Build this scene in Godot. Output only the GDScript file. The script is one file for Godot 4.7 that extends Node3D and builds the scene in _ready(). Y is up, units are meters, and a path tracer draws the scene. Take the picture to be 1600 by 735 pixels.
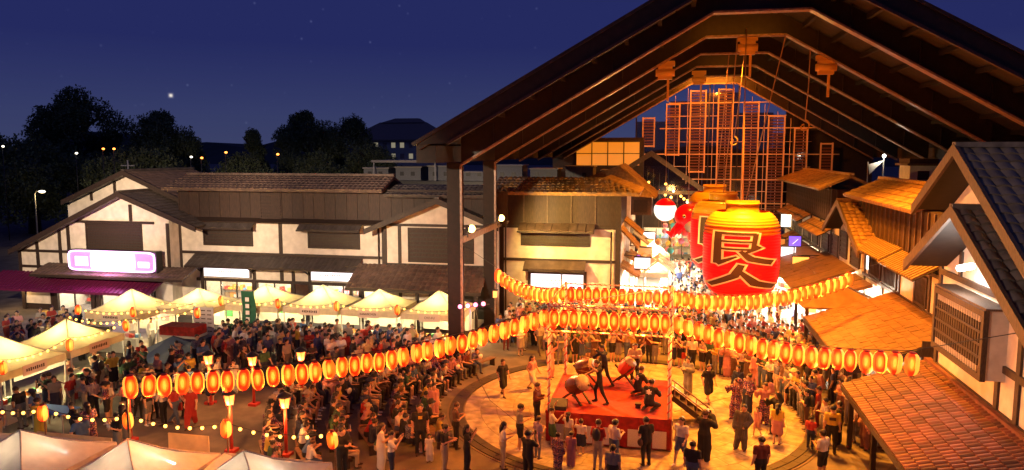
extends Node3D
# Night summer-festival plaza under a big gabled hall roof: y up, metres, the hall runs along -z.
var R := RandomNumberGenerator.new()
var names := {}
var O := Vector3.ZERO                     # base of the thing under construction; builders take place coordinates and subtract it
var unit := BoxMesh.new()
var M := {}                               # materials
var T := {}                               # noise textures
var meshes := {}

# ---------------------------------------------------------------- helpers
func numbered(n: String) -> String:
	var k: int = names.get(n, 0)
	names[n] = k + 1
	return n if k == 0 else "%s_%03d" % [n, k]

func tag(o: Node3D, label: String, category: String, group := "", kind := "") -> void:
	if label: o.set_meta("label", label)
	if category: o.set_meta("category", category)
	if group: o.set_meta("group", group)
	if kind: o.set_meta("kind", kind)

func thing(called: String, label: String, category: String, at := Vector3.ZERO, group := "", basis := Basis()) -> Node3D:
	var o := Node3D.new()
	o.name = numbered(called)
	add_child(o)
	o.transform = Transform3D(basis, at)
	tag(o, label, category, group)
	O = at
	return o

func part(p: Node, called: String, mesh: Mesh, m: Material, at := Vector3.ZERO, basis := Basis()) -> MeshInstance3D:
	var o := MeshInstance3D.new()
	o.mesh = mesh
	if m: o.material_override = m
	if p == self:
		o.name = numbered(called)
	else:
		o.name = called
	p.add_child(o, true)
	o.transform = Transform3D(basis, at)
	return o

func structure(called: String, mesh: Mesh, m: Material, at := Vector3.ZERO, label := "") -> MeshInstance3D:
	var o := part(self, called, mesh, m, at)
	tag(o, label, "", "", "structure")
	return o

# a box between two corners given in place coordinates
func box(p: Node, called: String, lo: Vector3, hi: Vector3, m: Material) -> MeshInstance3D:
	var s := (hi - lo).abs()
	return part(p, called, unit, m, (lo + hi) / 2.0 - O, Basis.from_scale(s))

# a bar of section w (sideways) x h between two points in place coordinates
func bar(p: Node, called: String, a: Vector3, b: Vector3, w: float, h: float, m: Material) -> MeshInstance3D:
	var d := (b - a)
	var zz := d.normalized()
	var u := Vector3.UP if absf(zz.y) < 0.98 else Vector3.RIGHT
	var xx := u.cross(zz).normalized()
	var yy := zz.cross(xx)
	return part(p, called, unit, m, (a + b) / 2.0 - O, Basis(xx * w, yy * h, zz * d.length()))

func lin(r: float, g: float, b: float) -> Color:
	return Color(r, g, b).linear_to_srgb()

func noise_tex(s: int, freq: float, lo: float, hi: float, oct := 4, size := 256, normal := false, kind := FastNoiseLite.TYPE_SIMPLEX_SMOOTH) -> NoiseTexture2D:
	var n := FastNoiseLite.new()
	n.seed = s
	n.noise_type = kind
	n.frequency = freq
	n.fractal_octaves = oct
	var t := NoiseTexture2D.new()
	t.width = size
	t.height = size
	t.seamless = true
	t.noise = n
	t.as_normal_map = normal
	if normal:
		t.bump_strength = 6.0
	else:
		var g := Gradient.new()
		g.set_color(0, Color(lo, lo, lo))
		g.set_color(1, Color(hi, hi, hi))
		t.color_ramp = g
	return t

func mat(key: String, c: Color, rough := 0.8, tex := "", scale := Vector3.ONE, bump := 0.0, extra := {}) -> StandardMaterial3D:
	var m := StandardMaterial3D.new()
	m.resource_name = key
	m.albedo_color = c
	m.roughness = rough
	if tex:
		m.albedo_texture = T[tex]
		m.uv1_triplanar = true
		m.uv1_world_triplanar = true
		m.uv1_scale = scale
		if bump > 0.0:
			m.heightmap_enabled = true
			m.heightmap_texture = T[tex]
			m.heightmap_scale = bump
	for k in extra: m.set(k, extra[k])
	M[key] = m
	return m

func glow(key: String, c: Color, e: float) -> StandardMaterial3D:
	var m := StandardMaterial3D.new()
	m.resource_name = key
	m.albedo_color = Color(0.5, 0.5, 0.5)
	m.emission_enabled = true
	m.emission = c
	m.emission_energy_multiplier = e
	M[key] = m
	return m

func omni(p: Node, called: String, at: Vector3, c: Color, e: float, size := 0.1) -> OmniLight3D:
	var l := OmniLight3D.new()
	l.name = called
	l.light_color = c
	l.light_energy = e
	l.light_size = size
	l.omni_range = 60.0
	l.omni_attenuation = 2.0
	l.shadow_enabled = true
	p.add_child(l, true)
	l.position = at - O
	return l

func spot(p: Node, called: String, at: Vector3, to: Vector3, c: Color, e: float, angle: float, size := 0.15) -> SpotLight3D:
	var l := SpotLight3D.new()
	l.name = called
	l.light_color = c
	l.light_energy = e
	l.light_size = size
	l.spot_range = 80.0
	l.spot_angle = angle
	l.spot_attenuation = 2.0
	l.spot_angle_attenuation = 0.8
	l.shadow_enabled = true
	p.add_child(l, true)
	l.transform = Transform3D(Basis.looking_at(to - at, Vector3(0.01, 1, 0.02)), at - O)
	return l

func begin() -> SurfaceTool:
	var st := SurfaceTool.new()
	st.begin(Mesh.PRIMITIVE_TRIANGLES)
	return st

func done(st: SurfaceTool, into: ArrayMesh = null) -> ArrayMesh:
	st.generate_normals()
	return st.commit(into)

# a flat face fanned so that it looks away from the point c
func face(st: SurfaceTool, pts: Array, c: Vector3) -> void:
	var n: Vector3 = (pts[0] - pts[2]).cross(pts[0] - pts[1])
	var flip: bool = n.dot(pts[0] - c) < 0.0
	st.set_smooth_group(-1)
	for i in range(1, pts.size() - 1):
		st.add_vertex(pts[0])
		st.add_vertex(pts[i + 1] if flip else pts[i])
		st.add_vertex(pts[i] if flip else pts[i + 1])

# a convex outline pushed along a vector
func prism(st: SurfaceTool, pts: Array, ext: Vector3) -> void:
	var c := Vector3.ZERO
	for p in pts: c += p
	c = c / pts.size() + ext / 2.0
	var top := []
	for p in pts: top.append(p + ext)
	face(st, pts, c)
	face(st, top, c)
	for i in pts.size():
		var j := (i + 1) % pts.size()
		face(st, [pts[i], pts[j], top[j], top[i]], c)

func prism_mesh(pts: Array, ext: Vector3) -> ArrayMesh:
	var st := begin()
	var q := []
	for p in pts: q.append(p - O)
	prism(st, q, ext)
	return done(st)

# a sheet with thickness th below its four corners
func slab(p: Node, called: String, pts: Array, th: float, m: Material) -> MeshInstance3D:
	var n: Vector3 = (pts[1] - pts[0]).cross(pts[2] - pts[0]).normalized()
	if n.y > 0.0: n = -n
	return part(p, called, prism_mesh(pts, n * th), m)

func lathe(st: SurfaceTool, prof: Array, segs: int, a0 := 0.0, a1 := TAU, at := Vector3.ZERO, basis := Basis()) -> void:
	st.set_smooth_group(1)
	for i in segs:
		var t0 := a0 + (a1 - a0) * i / segs
		var t1 := a0 + (a1 - a0) * (i + 1) / segs
		for j in prof.size() - 1:
			var p: Vector2 = prof[j]
			var q: Vector2 = prof[j + 1]
			var a := basis * Vector3(p.x * cos(t0), p.y, p.x * sin(t0)) + at
			var b := basis * Vector3(q.x * cos(t0), q.y, q.x * sin(t0)) + at
			var c := basis * Vector3(q.x * cos(t1), q.y, q.x * sin(t1)) + at
			var d := basis * Vector3(p.x * cos(t1), p.y, p.x * sin(t1)) + at
			if p.x > 0.0:
				for v in [a, d, c]: st.add_vertex(v)
			if q.x > 0.0:
				for v in [a, c, b]: st.add_vertex(v)

func tube(st: SurfaceTool, pts: Array, radii: Array, segs := 6) -> void:
	st.set_smooth_group(1)
	var rings := []
	for i in pts.size():
		var d: Vector3 = (pts[mini(i + 1, pts.size() - 1)] - pts[maxi(i - 1, 0)]).normalized()
		var u := Vector3.UP if absf(d.y) < 0.9 else Vector3.RIGHT
		var x := u.cross(d).normalized()
		var y := d.cross(x)
		var ring := []
		for k in segs:
			var t := TAU * k / segs
			ring.append(pts[i] + (x * cos(t) + y * sin(t)) * (radii[i] if radii.size() > 1 else radii[0]))
		rings.append(ring)
	for i in pts.size() - 1:
		for k in segs:
			var l := (k + 1) % segs
			for v in [rings[i][k], rings[i + 1][l], rings[i][l], rings[i][k], rings[i + 1][k], rings[i + 1][l]]: st.add_vertex(v)
	for k in range(1, segs - 1):
		for v in [rings[0][0], rings[0][k], rings[0][k + 1]]: st.add_vertex(v)
		for v in [rings[-1][0], rings[-1][k + 1], rings[-1][k]]: st.add_vertex(v)

func tube_mesh(pts: Array, radii: Array, segs := 6) -> ArrayMesh:
	var st := begin()
	tube(st, pts, radii, segs)
	return done(st)

func rel(pts: Array) -> Array:
	var q := []
	for p in pts: q.append(p - O)
	return q

func ellipsoid(st: SurfaceTool, at: Vector3, r: Vector3, segs := 10, rows := 7) -> void:
	var prof := []
	for j in rows + 1:
		var t := -PI / 2 + PI * j / rows
		prof.append(Vector2(maxf(0.0, cos(t)) if j > 0 and j < rows else 0.0, sin(t)))
	lathe(st, prof, segs, 0.0, TAU, at, Basis.from_scale(r))

func ball(r: float, segs := 10, rows := 7) -> ArrayMesh:
	var st := begin()
	ellipsoid(st, Vector3.ZERO, Vector3.ONE * r, segs, rows)
	return done(st)

func multi(p: Node, called: String, mesh: Mesh, m: Material, at: Array, colors := []) -> MultiMeshInstance3D:
	var mm := MultiMesh.new()
	mm.transform_format = MultiMesh.TRANSFORM_3D
	mm.use_colors = colors.size() > 0
	mm.mesh = mesh
	mm.instance_count = at.size()
	for i in at.size():
		mm.set_instance_transform(i, at[i])
		if colors: mm.set_instance_color(i, colors[i])
	var o := MultiMeshInstance3D.new()
	o.multimesh = mm
	if m: o.material_override = m
	o.name = numbered(called) if p == self else called
	p.add_child(o, true)
	o.set_meta("kind", "stuff")
	return o

# one barrel roof tile: x across (width 1), z down the slope (length 1), y proud
func tile_mesh(w: float, l: float, h: float, roll := true) -> ArrayMesh:
	var key := "tile%.2f%.2f%.2f%s" % [w, l, h, roll]
	if meshes.has(key): return meshes[key]
	var st := begin()
	var outline := []
	if roll:
		for k in 7:
			var t := float(k) / 6.0
			outline.append(Vector3((t - 0.5) * w, h * (0.25 + 0.75 * sin(PI * t)), 0))
	else:
		outline = [Vector3(-w * 0.485, 0, 0), Vector3(-w * 0.485, h, 0), Vector3(w * 0.485, h, 0), Vector3(w * 0.485, 0, 0)]
	var c := Vector3(0, -h, 0)
	for k in outline.size() - 1:
		var a: Vector3 = outline[k] + Vector3(0, h * 0.35, l * 0.5)
		var b: Vector3 = outline[k + 1] + Vector3(0, h * 0.35, l * 0.5)
		var d: Vector3 = outline[k] + Vector3(0, -h * 0.3, -l * 0.5)
		var e: Vector3 = outline[k + 1] + Vector3(0, -h * 0.3, -l * 0.5)
		face(st, [a, b, e, d], c)
		face(st, [a, b, Vector3(b.x, -0.02, l * 0.5), Vector3(a.x, -0.02, l * 0.5)], Vector3(0, 0, -l))
	meshes[key] = done(st)
	return meshes[key]

# tiles over the sheet eave0, eave1, ridge1, ridge0 (place coordinates); the first `single` nearest the camera are parts of their own
func tiles(p: Node3D, e0: Vector3, e1: Vector3, r0: Vector3, r1: Vector3, w: float, l: float, h: float, mats: Array, single := 0, roll := true) -> void:
	var along := (e1 - e0).normalized()
	var mid := ((r0 + r1) - (e0 + e1)) / 2.0
	var up := (mid - along * mid.dot(along))
	var rows := maxi(1, roundi(up.length() / l))
	up = up.normalized()
	var n := along.cross(up)
	if n.y < 0: n = -n
	var zz := -up
	var xx := n.cross(zz)
	var spots := []
	for j in rows:
		var t := (j + 0.5) / rows
		var a := e0.lerp(r0, t)
		var b := e1.lerp(r1, t)
		var len := (b - a).length()
		var cols := maxi(1, roundi(len / w))
		for i in cols:
			var q := a.lerp(b, (i + 0.5) / cols) - O
			var jig := Basis(n, R.randf_range(-0.03, 0.03)) * Basis(along, R.randf_range(-0.03, 0.03)) * Basis(xx, n, zz)
			spots.append(Transform3D(jig, q + n * R.randf_range(-0.008, 0.010)))
	var mesh := tile_mesh(w, l * 1.06, h, roll)
	if single:
		var eye := p.transform.affine_inverse() * Vector3(0, 10.5, 0)
		spots.sort_custom(func(s, t): return s.origin.distance_squared_to(eye) < t.origin.distance_squared_to(eye))
		spots.reverse()
		while single > 0 and spots:
			var s: Transform3D = spots.pop_back()
			part(p, "roof_tile", mesh, mats[R.randi() % mats.size()], s.origin, s.basis)
			single -= 1
	if spots:
		var groups := []
		for m in mats: groups.append([])
		for s in spots: groups[R.randi() % mats.size()].append(s)
		for k in mats.size():
			if groups[k]: multi(p, "roof_tiles", mesh, mats[k], groups[k])

# ---------------------------------------------------------------- air, lens, materials
func dusk_sky() -> ImageTexture:
	var w := 4096
	var h := 2048
	var im := Image.create(w, h, false, Image.FORMAT_RGB8)
	var stops := [[0.0, Color8(20, 23, 62)], [0.30, Color8(24, 28, 78)], [0.40, Color8(36, 42, 98)], [0.455, Color8(36, 42, 95)], [0.485, Color8(54, 61, 103)], [0.5, Color8(60, 66, 102)], [0.52, Color8(24, 24, 34)], [1.0, Color8(10, 10, 14)]]
	for y in h:
		var t := float(y) / h
		for k in stops.size() - 1:
			if t >= stops[k][0] and t <= stops[k + 1][0]:
				var c: Color = stops[k][1].lerp(stops[k + 1][1], (t - stops[k][0]) / (stops[k + 1][0] - stops[k][0]))
				im.fill_rect(Rect2i(0, y, w, 1), c)
	for i in 5200:                                   # stars
		var y := int(acos(R.randf_range(0.02, 1.0)) / PI * h)
		var b := pow(R.randf(), 6.0) * 0.22 + 0.02
		var x := R.randi() % (w - 2)
		var c := im.get_pixel(x, y)
		im.set_pixel(x, y, c + Color(b, b, b * 0.95))
		if b > 0.3: im.set_pixel(x + 1, y, c + Color(b, b, b) * 0.5)
	var px := int(0.89852 * w)                       # the evening planet
	var py := int(0.47845 * h)
	for dx in range(-1, 3):
		for dy in range(-1, 3):
			var far := Vector2(dx - 0.5, dy - 0.5).length()
			im.set_pixel(px + dx, py + dy, Color(1, 0.96, 0.9) if far < 0.8 else Color(0.34, 0.35, 0.5))
	return ImageTexture.create_from_image(im)

func make_materials() -> void:
	T.fine = noise_tex(1, 0.09, 0.72, 1.0, 4)
	T.patch = noise_tex(2, 0.012, 0.62, 1.0, 5, 512)
	T.grain = noise_tex(3, 0.03, 0.5, 1.0, 4)
	T.soft = noise_tex(5, 0.02, 0.87, 1.0, 5)
	T.speck = noise_tex(4, 0.2, 0.55, 1.0, 2)
	var v1 := Vector3.ONE
	mat("ground", lin(0.20, 0.17, 0.15), 0.75, "patch", v1 * 0.11, 0.6)
	mat("paver", lin(0.50, 0.42, 0.33), 0.62, "patch", v1 * 0.31, 0.5)
	mat("paver_b", lin(0.46, 0.38, 0.30), 0.66, "patch", v1 * 0.27, 0.5)
	mat("paver_c", lin(0.53, 0.45, 0.36), 0.6, "patch", v1 * 0.23, 0.5)
	mat("joint", lin(0.15, 0.115, 0.09), 0.9)
	mat("kerb", lin(0.055, 0.045, 0.04), 0.7, "fine", v1 * 1.5, 0.5)
	mat("plaster", lin(0.72, 0.66, 0.58), 0.85, "soft", v1 * 0.3, 0.3)
	mat("plaster_b", lin(0.68, 0.61, 0.53), 0.85, "soft", v1 * 0.37, 0.3)
	mat("timber", lin(0.050, 0.028, 0.020), 0.6, "grain", Vector3(3, 0.4, 3), 0.4)
	mat("timber_b", lin(0.075, 0.046, 0.034), 0.62, "grain", Vector3(3, 0.5, 3), 0.4)
	mat("clad", lin(0.054, 0.026, 0.018), 0.65, "grain", Vector3(2.5, 0.25, 2.5), 0.5)
	mat("clad_b", lin(0.066, 0.032, 0.022), 0.65, "grain", Vector3(2.1, 0.22, 2.1), 0.5)
	mat("shutter", lin(0.045, 0.036, 0.03), 0.6, "grain", Vector3(0.4, 4, 0.4), 0.3)
	mat("batten", lin(0.16, 0.10, 0.07), 0.6, "grain", Vector3(3, 0.4, 3), 0.3)
	mat("rooftile", lin(0.19, 0.125, 0.10), 0.6, "patch", v1 * 0.26, 0.3)
	mat("rooftile_b", lin(0.22, 0.14, 0.11), 0.58, "patch", v1 * 0.30, 0.3)
	mat("rooftile_c", lin(0.165, 0.11, 0.09), 0.62, "patch", v1 * 0.22, 0.3)
	mat("darktile", lin(0.10, 0.08, 0.074), 0.55, "patch", v1 * 0.26, 0.3)
	mat("darktile_b", lin(0.13, 0.105, 0.094), 0.55, "patch", v1 * 0.31, 0.3)
	mat("bluetile", lin(0.26, 0.205, 0.15), 0.5, "patch", v1 * 0.26, 0.3)
	mat("bluetile_b", lin(0.31, 0.25, 0.19), 0.5, "patch", v1 * 0.29, 0.3)
	mat("redtile", lin(0.27, 0.085, 0.058), 0.55, "patch", v1 * 0.21, 0.3)
	mat("redtile_b", lin(0.225, 0.07, 0.05), 0.6, "patch", v1 * 0.25, 0.3)
	mat("redtile_d", lin(0.16, 0.06, 0.045), 0.7, "patch", v1 * 0.21, 0.3)
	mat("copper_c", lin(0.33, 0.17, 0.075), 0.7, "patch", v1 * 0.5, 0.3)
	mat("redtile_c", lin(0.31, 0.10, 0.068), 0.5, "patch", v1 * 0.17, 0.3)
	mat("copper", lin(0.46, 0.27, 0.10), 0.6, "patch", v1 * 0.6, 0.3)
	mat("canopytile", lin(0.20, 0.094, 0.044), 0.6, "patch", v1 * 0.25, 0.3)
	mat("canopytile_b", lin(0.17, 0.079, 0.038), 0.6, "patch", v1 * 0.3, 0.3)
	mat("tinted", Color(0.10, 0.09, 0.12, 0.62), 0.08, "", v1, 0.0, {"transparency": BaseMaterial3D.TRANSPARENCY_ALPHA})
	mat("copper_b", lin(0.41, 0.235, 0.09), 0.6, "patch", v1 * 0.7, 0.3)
	mat("maroon", lin(0.15, 0.014, 0.075), 0.42, "fine", v1, 0.2)
	mat("steel", lin(0.023, 0.012, 0.009), 0.40, "patch", v1 * 0.4, 0.2)
	mat("pillar", lin(0.018, 0.010, 0.008), 0.75, "patch", v1 * 0.4, 0.2)
	mat("gabletile", lin(0.20, 0.17, 0.155), 0.6, "patch", v1 * 0.26, 0.4)
	mat("gabletile_b", lin(0.26, 0.22, 0.20), 0.6, "patch", v1 * 0.30, 0.4)
	mat("lantern_lit_orange", lin(0.75, 0.16, 0.01), 0.34, "fine", v1)  # fading lamplight on the giant lantern tops, put into the colour
	mat("flange", lin(0.42, 0.27, 0.19), 0.35, "patch", v1 * 0.5, 0.1)
	mat("soffit", lin(0.018, 0.011, 0.009), 0.7, "grain", Vector3(0.3, 1, 2), 0.2)
	mat("hallroof", lin(0.05, 0.04, 0.038), 0.85, "patch", v1 * 0.3, 0.3)
	mat("lattice", lin(0.72, 0.48, 0.32), 0.45)
	mat("lattice_fill", lin(0.26, 0.09, 0.055), 0.6, "grain", Vector3(1, 3, 1), 0.3)
	mat("cable", lin(0.32, 0.18, 0.10), 0.55)
	mat("darkmetal", lin(0.03, 0.03, 0.032), 0.45)
	mat("greymetal", lin(0.34, 0.34, 0.35), 0.4)
	mat("hoist", lin(0.55, 0.30, 0.06), 0.5)
	mat("redpaint", lin(0.42, 0.03, 0.02), 0.5)
	mat("redcloth", lin(0.42, 0.014, 0.012), 0.8, "patch", v1 * 0.5, 2.5)
	mat("whitecloth", lin(0.66, 0.62, 0.6), 0.85, "fine", v1 * 1.4, 0.4)
	mat("ropered", lin(0.5, 0.03, 0.03), 0.8)
	mat("ropewhite", lin(0.72, 0.66, 0.6), 0.8)
	mat("canvas", lin(0.70, 0.66, 0.60), 0.8, "soft", v1 * 0.5, 0.3, {"backlight_enabled": true, "backlight": Color(0.75, 0.68, 0.5)})
	mat("canvas_b", lin(0.74, 0.69, 0.55), 0.8, "soft", v1 * 0.4, 0.3, {"backlight_enabled": true, "backlight": Color(0.9, 0.86, 0.72)})
	mat("canvas_c", lin(0.72, 0.70, 0.68), 0.8, "soft", v1 * 0.5, 0.4, {"backlight_enabled": true, "backlight": Color(0.7, 0.68, 0.64)})
	mat("paper", lin(0.6, 0.5, 0.42), 0.8)
	mat("ink", lin(0.06, 0.03, 0.02), 0.7)
	mat("whiteink", lin(0.75, 0.72, 0.68), 0.7)
	mat("green", lin(0.02, 0.14, 0.07), 0.8, "fine", v1)
	mat("yellowplastic", lin(0.6, 0.42, 0.03), 0.5)
	mat("bluetarp", lin(0.015, 0.03, 0.13), 0.55, "fine", v1, 0.8)
	mat("bluesheet", lin(0.06, 0.2, 0.6), 0.6)
	mat("wood", lin(0.30, 0.16, 0.075), 0.5, "grain", Vector3(0.6, 3, 3), 0.3)
	mat("drumskin", lin(0.62, 0.50, 0.34), 0.6, "patch", v1)
	mat("drumbody", lin(0.17, 0.05, 0.025), 0.35, "grain", Vector3(1, 1, 3), 0.2)
	mat("lantern_red", lin(0.55, 0.004, 0.008), 0.30, "", v1, 0.0, {"emission_enabled": true, "emission": Color(1.0, 0.02, 0.06), "emission_energy_multiplier": 0.5, "metallic_specular": 0.3, "clearcoat_enabled": true, "clearcoat": 0.3, "clearcoat_roughness": 0.12})
	mat("lantern_gold_and_lit", lin(0.80, 0.46, 0.03), 0.36, "fine", v1)  # gold trim; on the shoulder it paints in the lamp-lit yellow
	mat("leaf", lin(0.085, 0.11, 0.055), 0.7, "", v1, 0.0, {"vertex_color_use_as_albedo": true})
	mat("bark", lin(0.05, 0.04, 0.03), 0.9, "grain", Vector3(2, 0.5, 2), 0.5)
	mat("hill", lin(0.03, 0.035, 0.03), 0.9)
	mat("farwall", lin(0.30, 0.28, 0.26), 0.8)
	mat("farroof", lin(0.17, 0.13, 0.12), 0.8)
	mat("unitwhite", lin(0.20, 0.21, 0.23), 0.6, "fine", v1 * 0.5)
	mat("glass", Color(0.5, 0.55, 0.6, 0.12), 0.05, "", v1, 0.0, {"transparency": BaseMaterial3D.TRANSPARENCY_ALPHA})
	mat("skin_a", lin(0.50, 0.30, 0.20), 0.6)
	mat("skin_b", lin(0.40, 0.23, 0.15), 0.6)
	mat("hair", lin(0.012, 0.010, 0.009), 0.45)
	mat("hair_b", lin(0.035, 0.018, 0.010), 0.45)
	mat("bottle", lin(0.3, 0.4, 0.3), 0.3)
	# things that give off light
	glow("bulb", Color(1.0, 0.70, 0.28), 7.0)
	glow("lantern_bulb", Color(1.0, 0.78, 0.26), 14.0)
	glow("flood", Color(1.0, 0.78, 0.40), 14.0)
	glow("sodium", Color(1.0, 0.55, 0.14), 60.0)
	glow("tube", Color(1.0, 0.88, 0.62), 6.0)
	glow("whitetube", Color(1.0, 0.97, 0.92), 12.0)
	glow("signwhite", Color(1.0, 0.95, 0.97), 1.9)
	glow("signpink", Color(0.85, 0.42, 0.85), 0.95)
	glow("neon", Color(1.0, 0.72, 1.0), 4.0)
	glow("shop_ceiling", Color(1.0, 0.88, 0.62), 3.2)
	glow("shop_white", Color(1.0, 0.96, 0.9), 4.0)
	glow("window_amber", Color(1.0, 0.55, 0.12), 0.75)
	glow("window_dim", Color(0.9, 0.85, 0.7), 0.3)
	glow("town", Color(1.0, 0.55, 0.22), 6.0)
	glow("town_white", Color(1.0, 0.95, 0.85), 4.0)
	glow("pinklamp", Color(1.0, 0.45, 0.62), 6.0)
	glow("bonbori", Color(1.0, 0.62, 0.25), 2.4)
	glow("screen", Color(0.35, 0.25, 1.0), 1.4)
	var paper := {"transparency": BaseMaterial3D.TRANSPARENCY_ALPHA, "emission_enabled": true}
	mat("shade_red", Color(lin(0.55, 0.03, 0.015), 0.86), 0.6, "", v1, 0.0, paper.merged({"emission": Color(1.0, 0.17, 0.015), "emission_energy_multiplier": 1.15}))
	mat("shade_cream", Color(lin(0.7, 0.55, 0.35), 0.86), 0.6, "", v1, 0.0, paper.merged({"emission": Color(1.0, 0.72, 0.20), "emission_energy_multiplier": 1.3}))
	mat("added_glow_globe", Color(lin(0.8, 0.6, 0.3), 0.5), 0.6, "", v1, 0.0, paper.merged({"emission": Color(1.0, 0.62, 0.12), "emission_energy_multiplier": 4.6}))  # emitting shell added round the bulb for a softer glow
	for k in 2:                                          # a few lamps burn weaker or stronger
		for c in ["shade_red", "shade_cream"]:
			M[c + str(k)] = M[c].duplicate()
			M[c + str(k)].emission_energy_multiplier *= [0.72, 1.2][k]

func setup() -> void:
	var cam := Camera3D.new()
	cam.name = "camera"
	add_child(cam)
	cam.position = Vector3(0, 10.5, 0)
	cam.rotation = Vector3(deg_to_rad(-6.45), deg_to_rad(12.0), 0)
	cam.fov = rad_to_deg(2.0 * atan(367.5 / 1155.0))
	cam.near = 0.1
	cam.far = 4000.0
	cam.current = true
	var e := Environment.new()
	e.background_mode = Environment.BG_SKY
	var sm := PanoramaSkyMaterial.new()
	sm.panorama = dusk_sky()
	e.sky = Sky.new()
	e.sky.sky_material = sm
	e.background_energy_multiplier = 1.0
	e.tonemap_mode = Environment.TONE_MAPPER_LINEAR
	e.tonemap_exposure = 1.0
	e.sdfgi_enabled = true
	e.ssao_enabled = true
	e.ssil_enabled = true
	var w := WorldEnvironment.new()
	w.name = "world"
	w.environment = e
	add_child(w)
	var s := DirectionalLight3D.new()               # what is left of the twilight
	s.name = "twilight"
	s.light_color = Color(0.62, 0.70, 1.0)
	s.light_energy = 0.03
	s.light_angular_distance = 20.0
	s.shadow_enabled = true
	add_child(s)
	s.rotation = Vector3(deg_to_rad(-38), deg_to_rad(28), 0)

# ---------------------------------------------------------------- ground, hills, plaza
const PC := Vector3(-1.4, 0, -29.7)

func wedge(r0: float, r1: float, a: float, h: float) -> ArrayMesh:
	var st := begin()
	var n := 3
	for k in n:
		var t0 := -a / 2 + a * k / n
		var t1 := -a / 2 + a * (k + 1) / n
		var q := []
		for p in [[r0, t0], [r1, t0], [r1, t1], [r0, t1]]: q.append(Vector3(p[0] * cos(p[1]), 0, p[0] * sin(p[1])))
		prism(st, q, Vector3(0, h, 0))
	return done(st)

func ground() -> void:
	O = Vector3.ZERO
	var pm := PlaneMesh.new()
	pm.size = Vector2(3000, 3000)
	structure("ground", pm, M.ground)
	var cyl := CylinderMesh.new()
	cyl.top_radius = 7.45
	cyl.bottom_radius = 7.45
	cyl.height = 0.02
	cyl.radial_segments = 96
	var plaza := structure("plaza", cyl, M.joint, PC + Vector3(0, 0.012, 0), "round paved dance ground of sandy slabs around the red stage")
	var stones := [M.paver, M.paver, M.paver_b, M.paver_c]
	var r := 0.15
	while r < 6.7:
		var w := 0.66
		var n := maxi(6, roundi(TAU * (r + w / 2) / 0.98))
		var mesh := wedge(r + 0.006, r + w - 0.006, TAU / n - 0.012 / (r + w * 0.6), 0.018)
		for k in n:
			part(plaza, "paving_slab", mesh, stones[R.randi() % 4], Vector3(0, 0.012, 0), Basis(Vector3.UP, TAU * k / n + r))
		r += w
	var kerb := wedge(6.80, 7.08, TAU / 60 - 0.002, 0.05)
	var kerb2 := wedge(7.09, 7.36, TAU / 60 - 0.002, 0.03)
	for k in 60:
		part(plaza, "kerb_stone", kerb, M.kerb, Vector3(0, 0.012, 0), Basis(Vector3.UP, TAU * k / 60))
		part(plaza, "kerb_stone", kerb2, M.kerb, Vector3(0, 0.012, 0), Basis(Vector3.UP, TAU * (k + 0.5) / 60))
	# far hills
	var st := begin()
	var prof := [Vector2(-660, 10), Vector2(-600, 24), Vector2(-556, 33), Vector2(-520, 22), Vector2(-470, 15), Vector2(-400, 17), Vector2(-330, 19), Vector2(-270, 16), Vector2(-190, 15), Vector2(-120, 16), Vector2(0, 13), Vector2(120, 15), Vector2(300, 13)]
	for k in prof.size() - 1:
		for s in 6:
			var a: Vector2 = prof[k].lerp(prof[k + 1], s / 6.0)
			var b: Vector2 = prof[k].lerp(prof[k + 1], (s + 1) / 6.0)
			prism(st, [Vector3(a.x, 0, -560), Vector3(b.x, 0, -560), Vector3(b.x, b.y + 3 * sin(b.x * 0.07), -620), Vector3(a.x, a.y + 3 * sin(a.x * 0.07), -620)], Vector3(0, -1, -60))
	structure("hills", done(st), M.hill)

# ---------------------------------------------------------------- buildings
var goods := []
const RB := Basis(Vector3(0, 0, 1), Vector3(0, 1, 0), Vector3(-1, 0, 0))   # houses that face -x: place coordinates are (world z, y, metres out of the wall)

func v3(x: float, y: float, z: float) -> Vector3:
	return Vector3(x, y, z)

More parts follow.
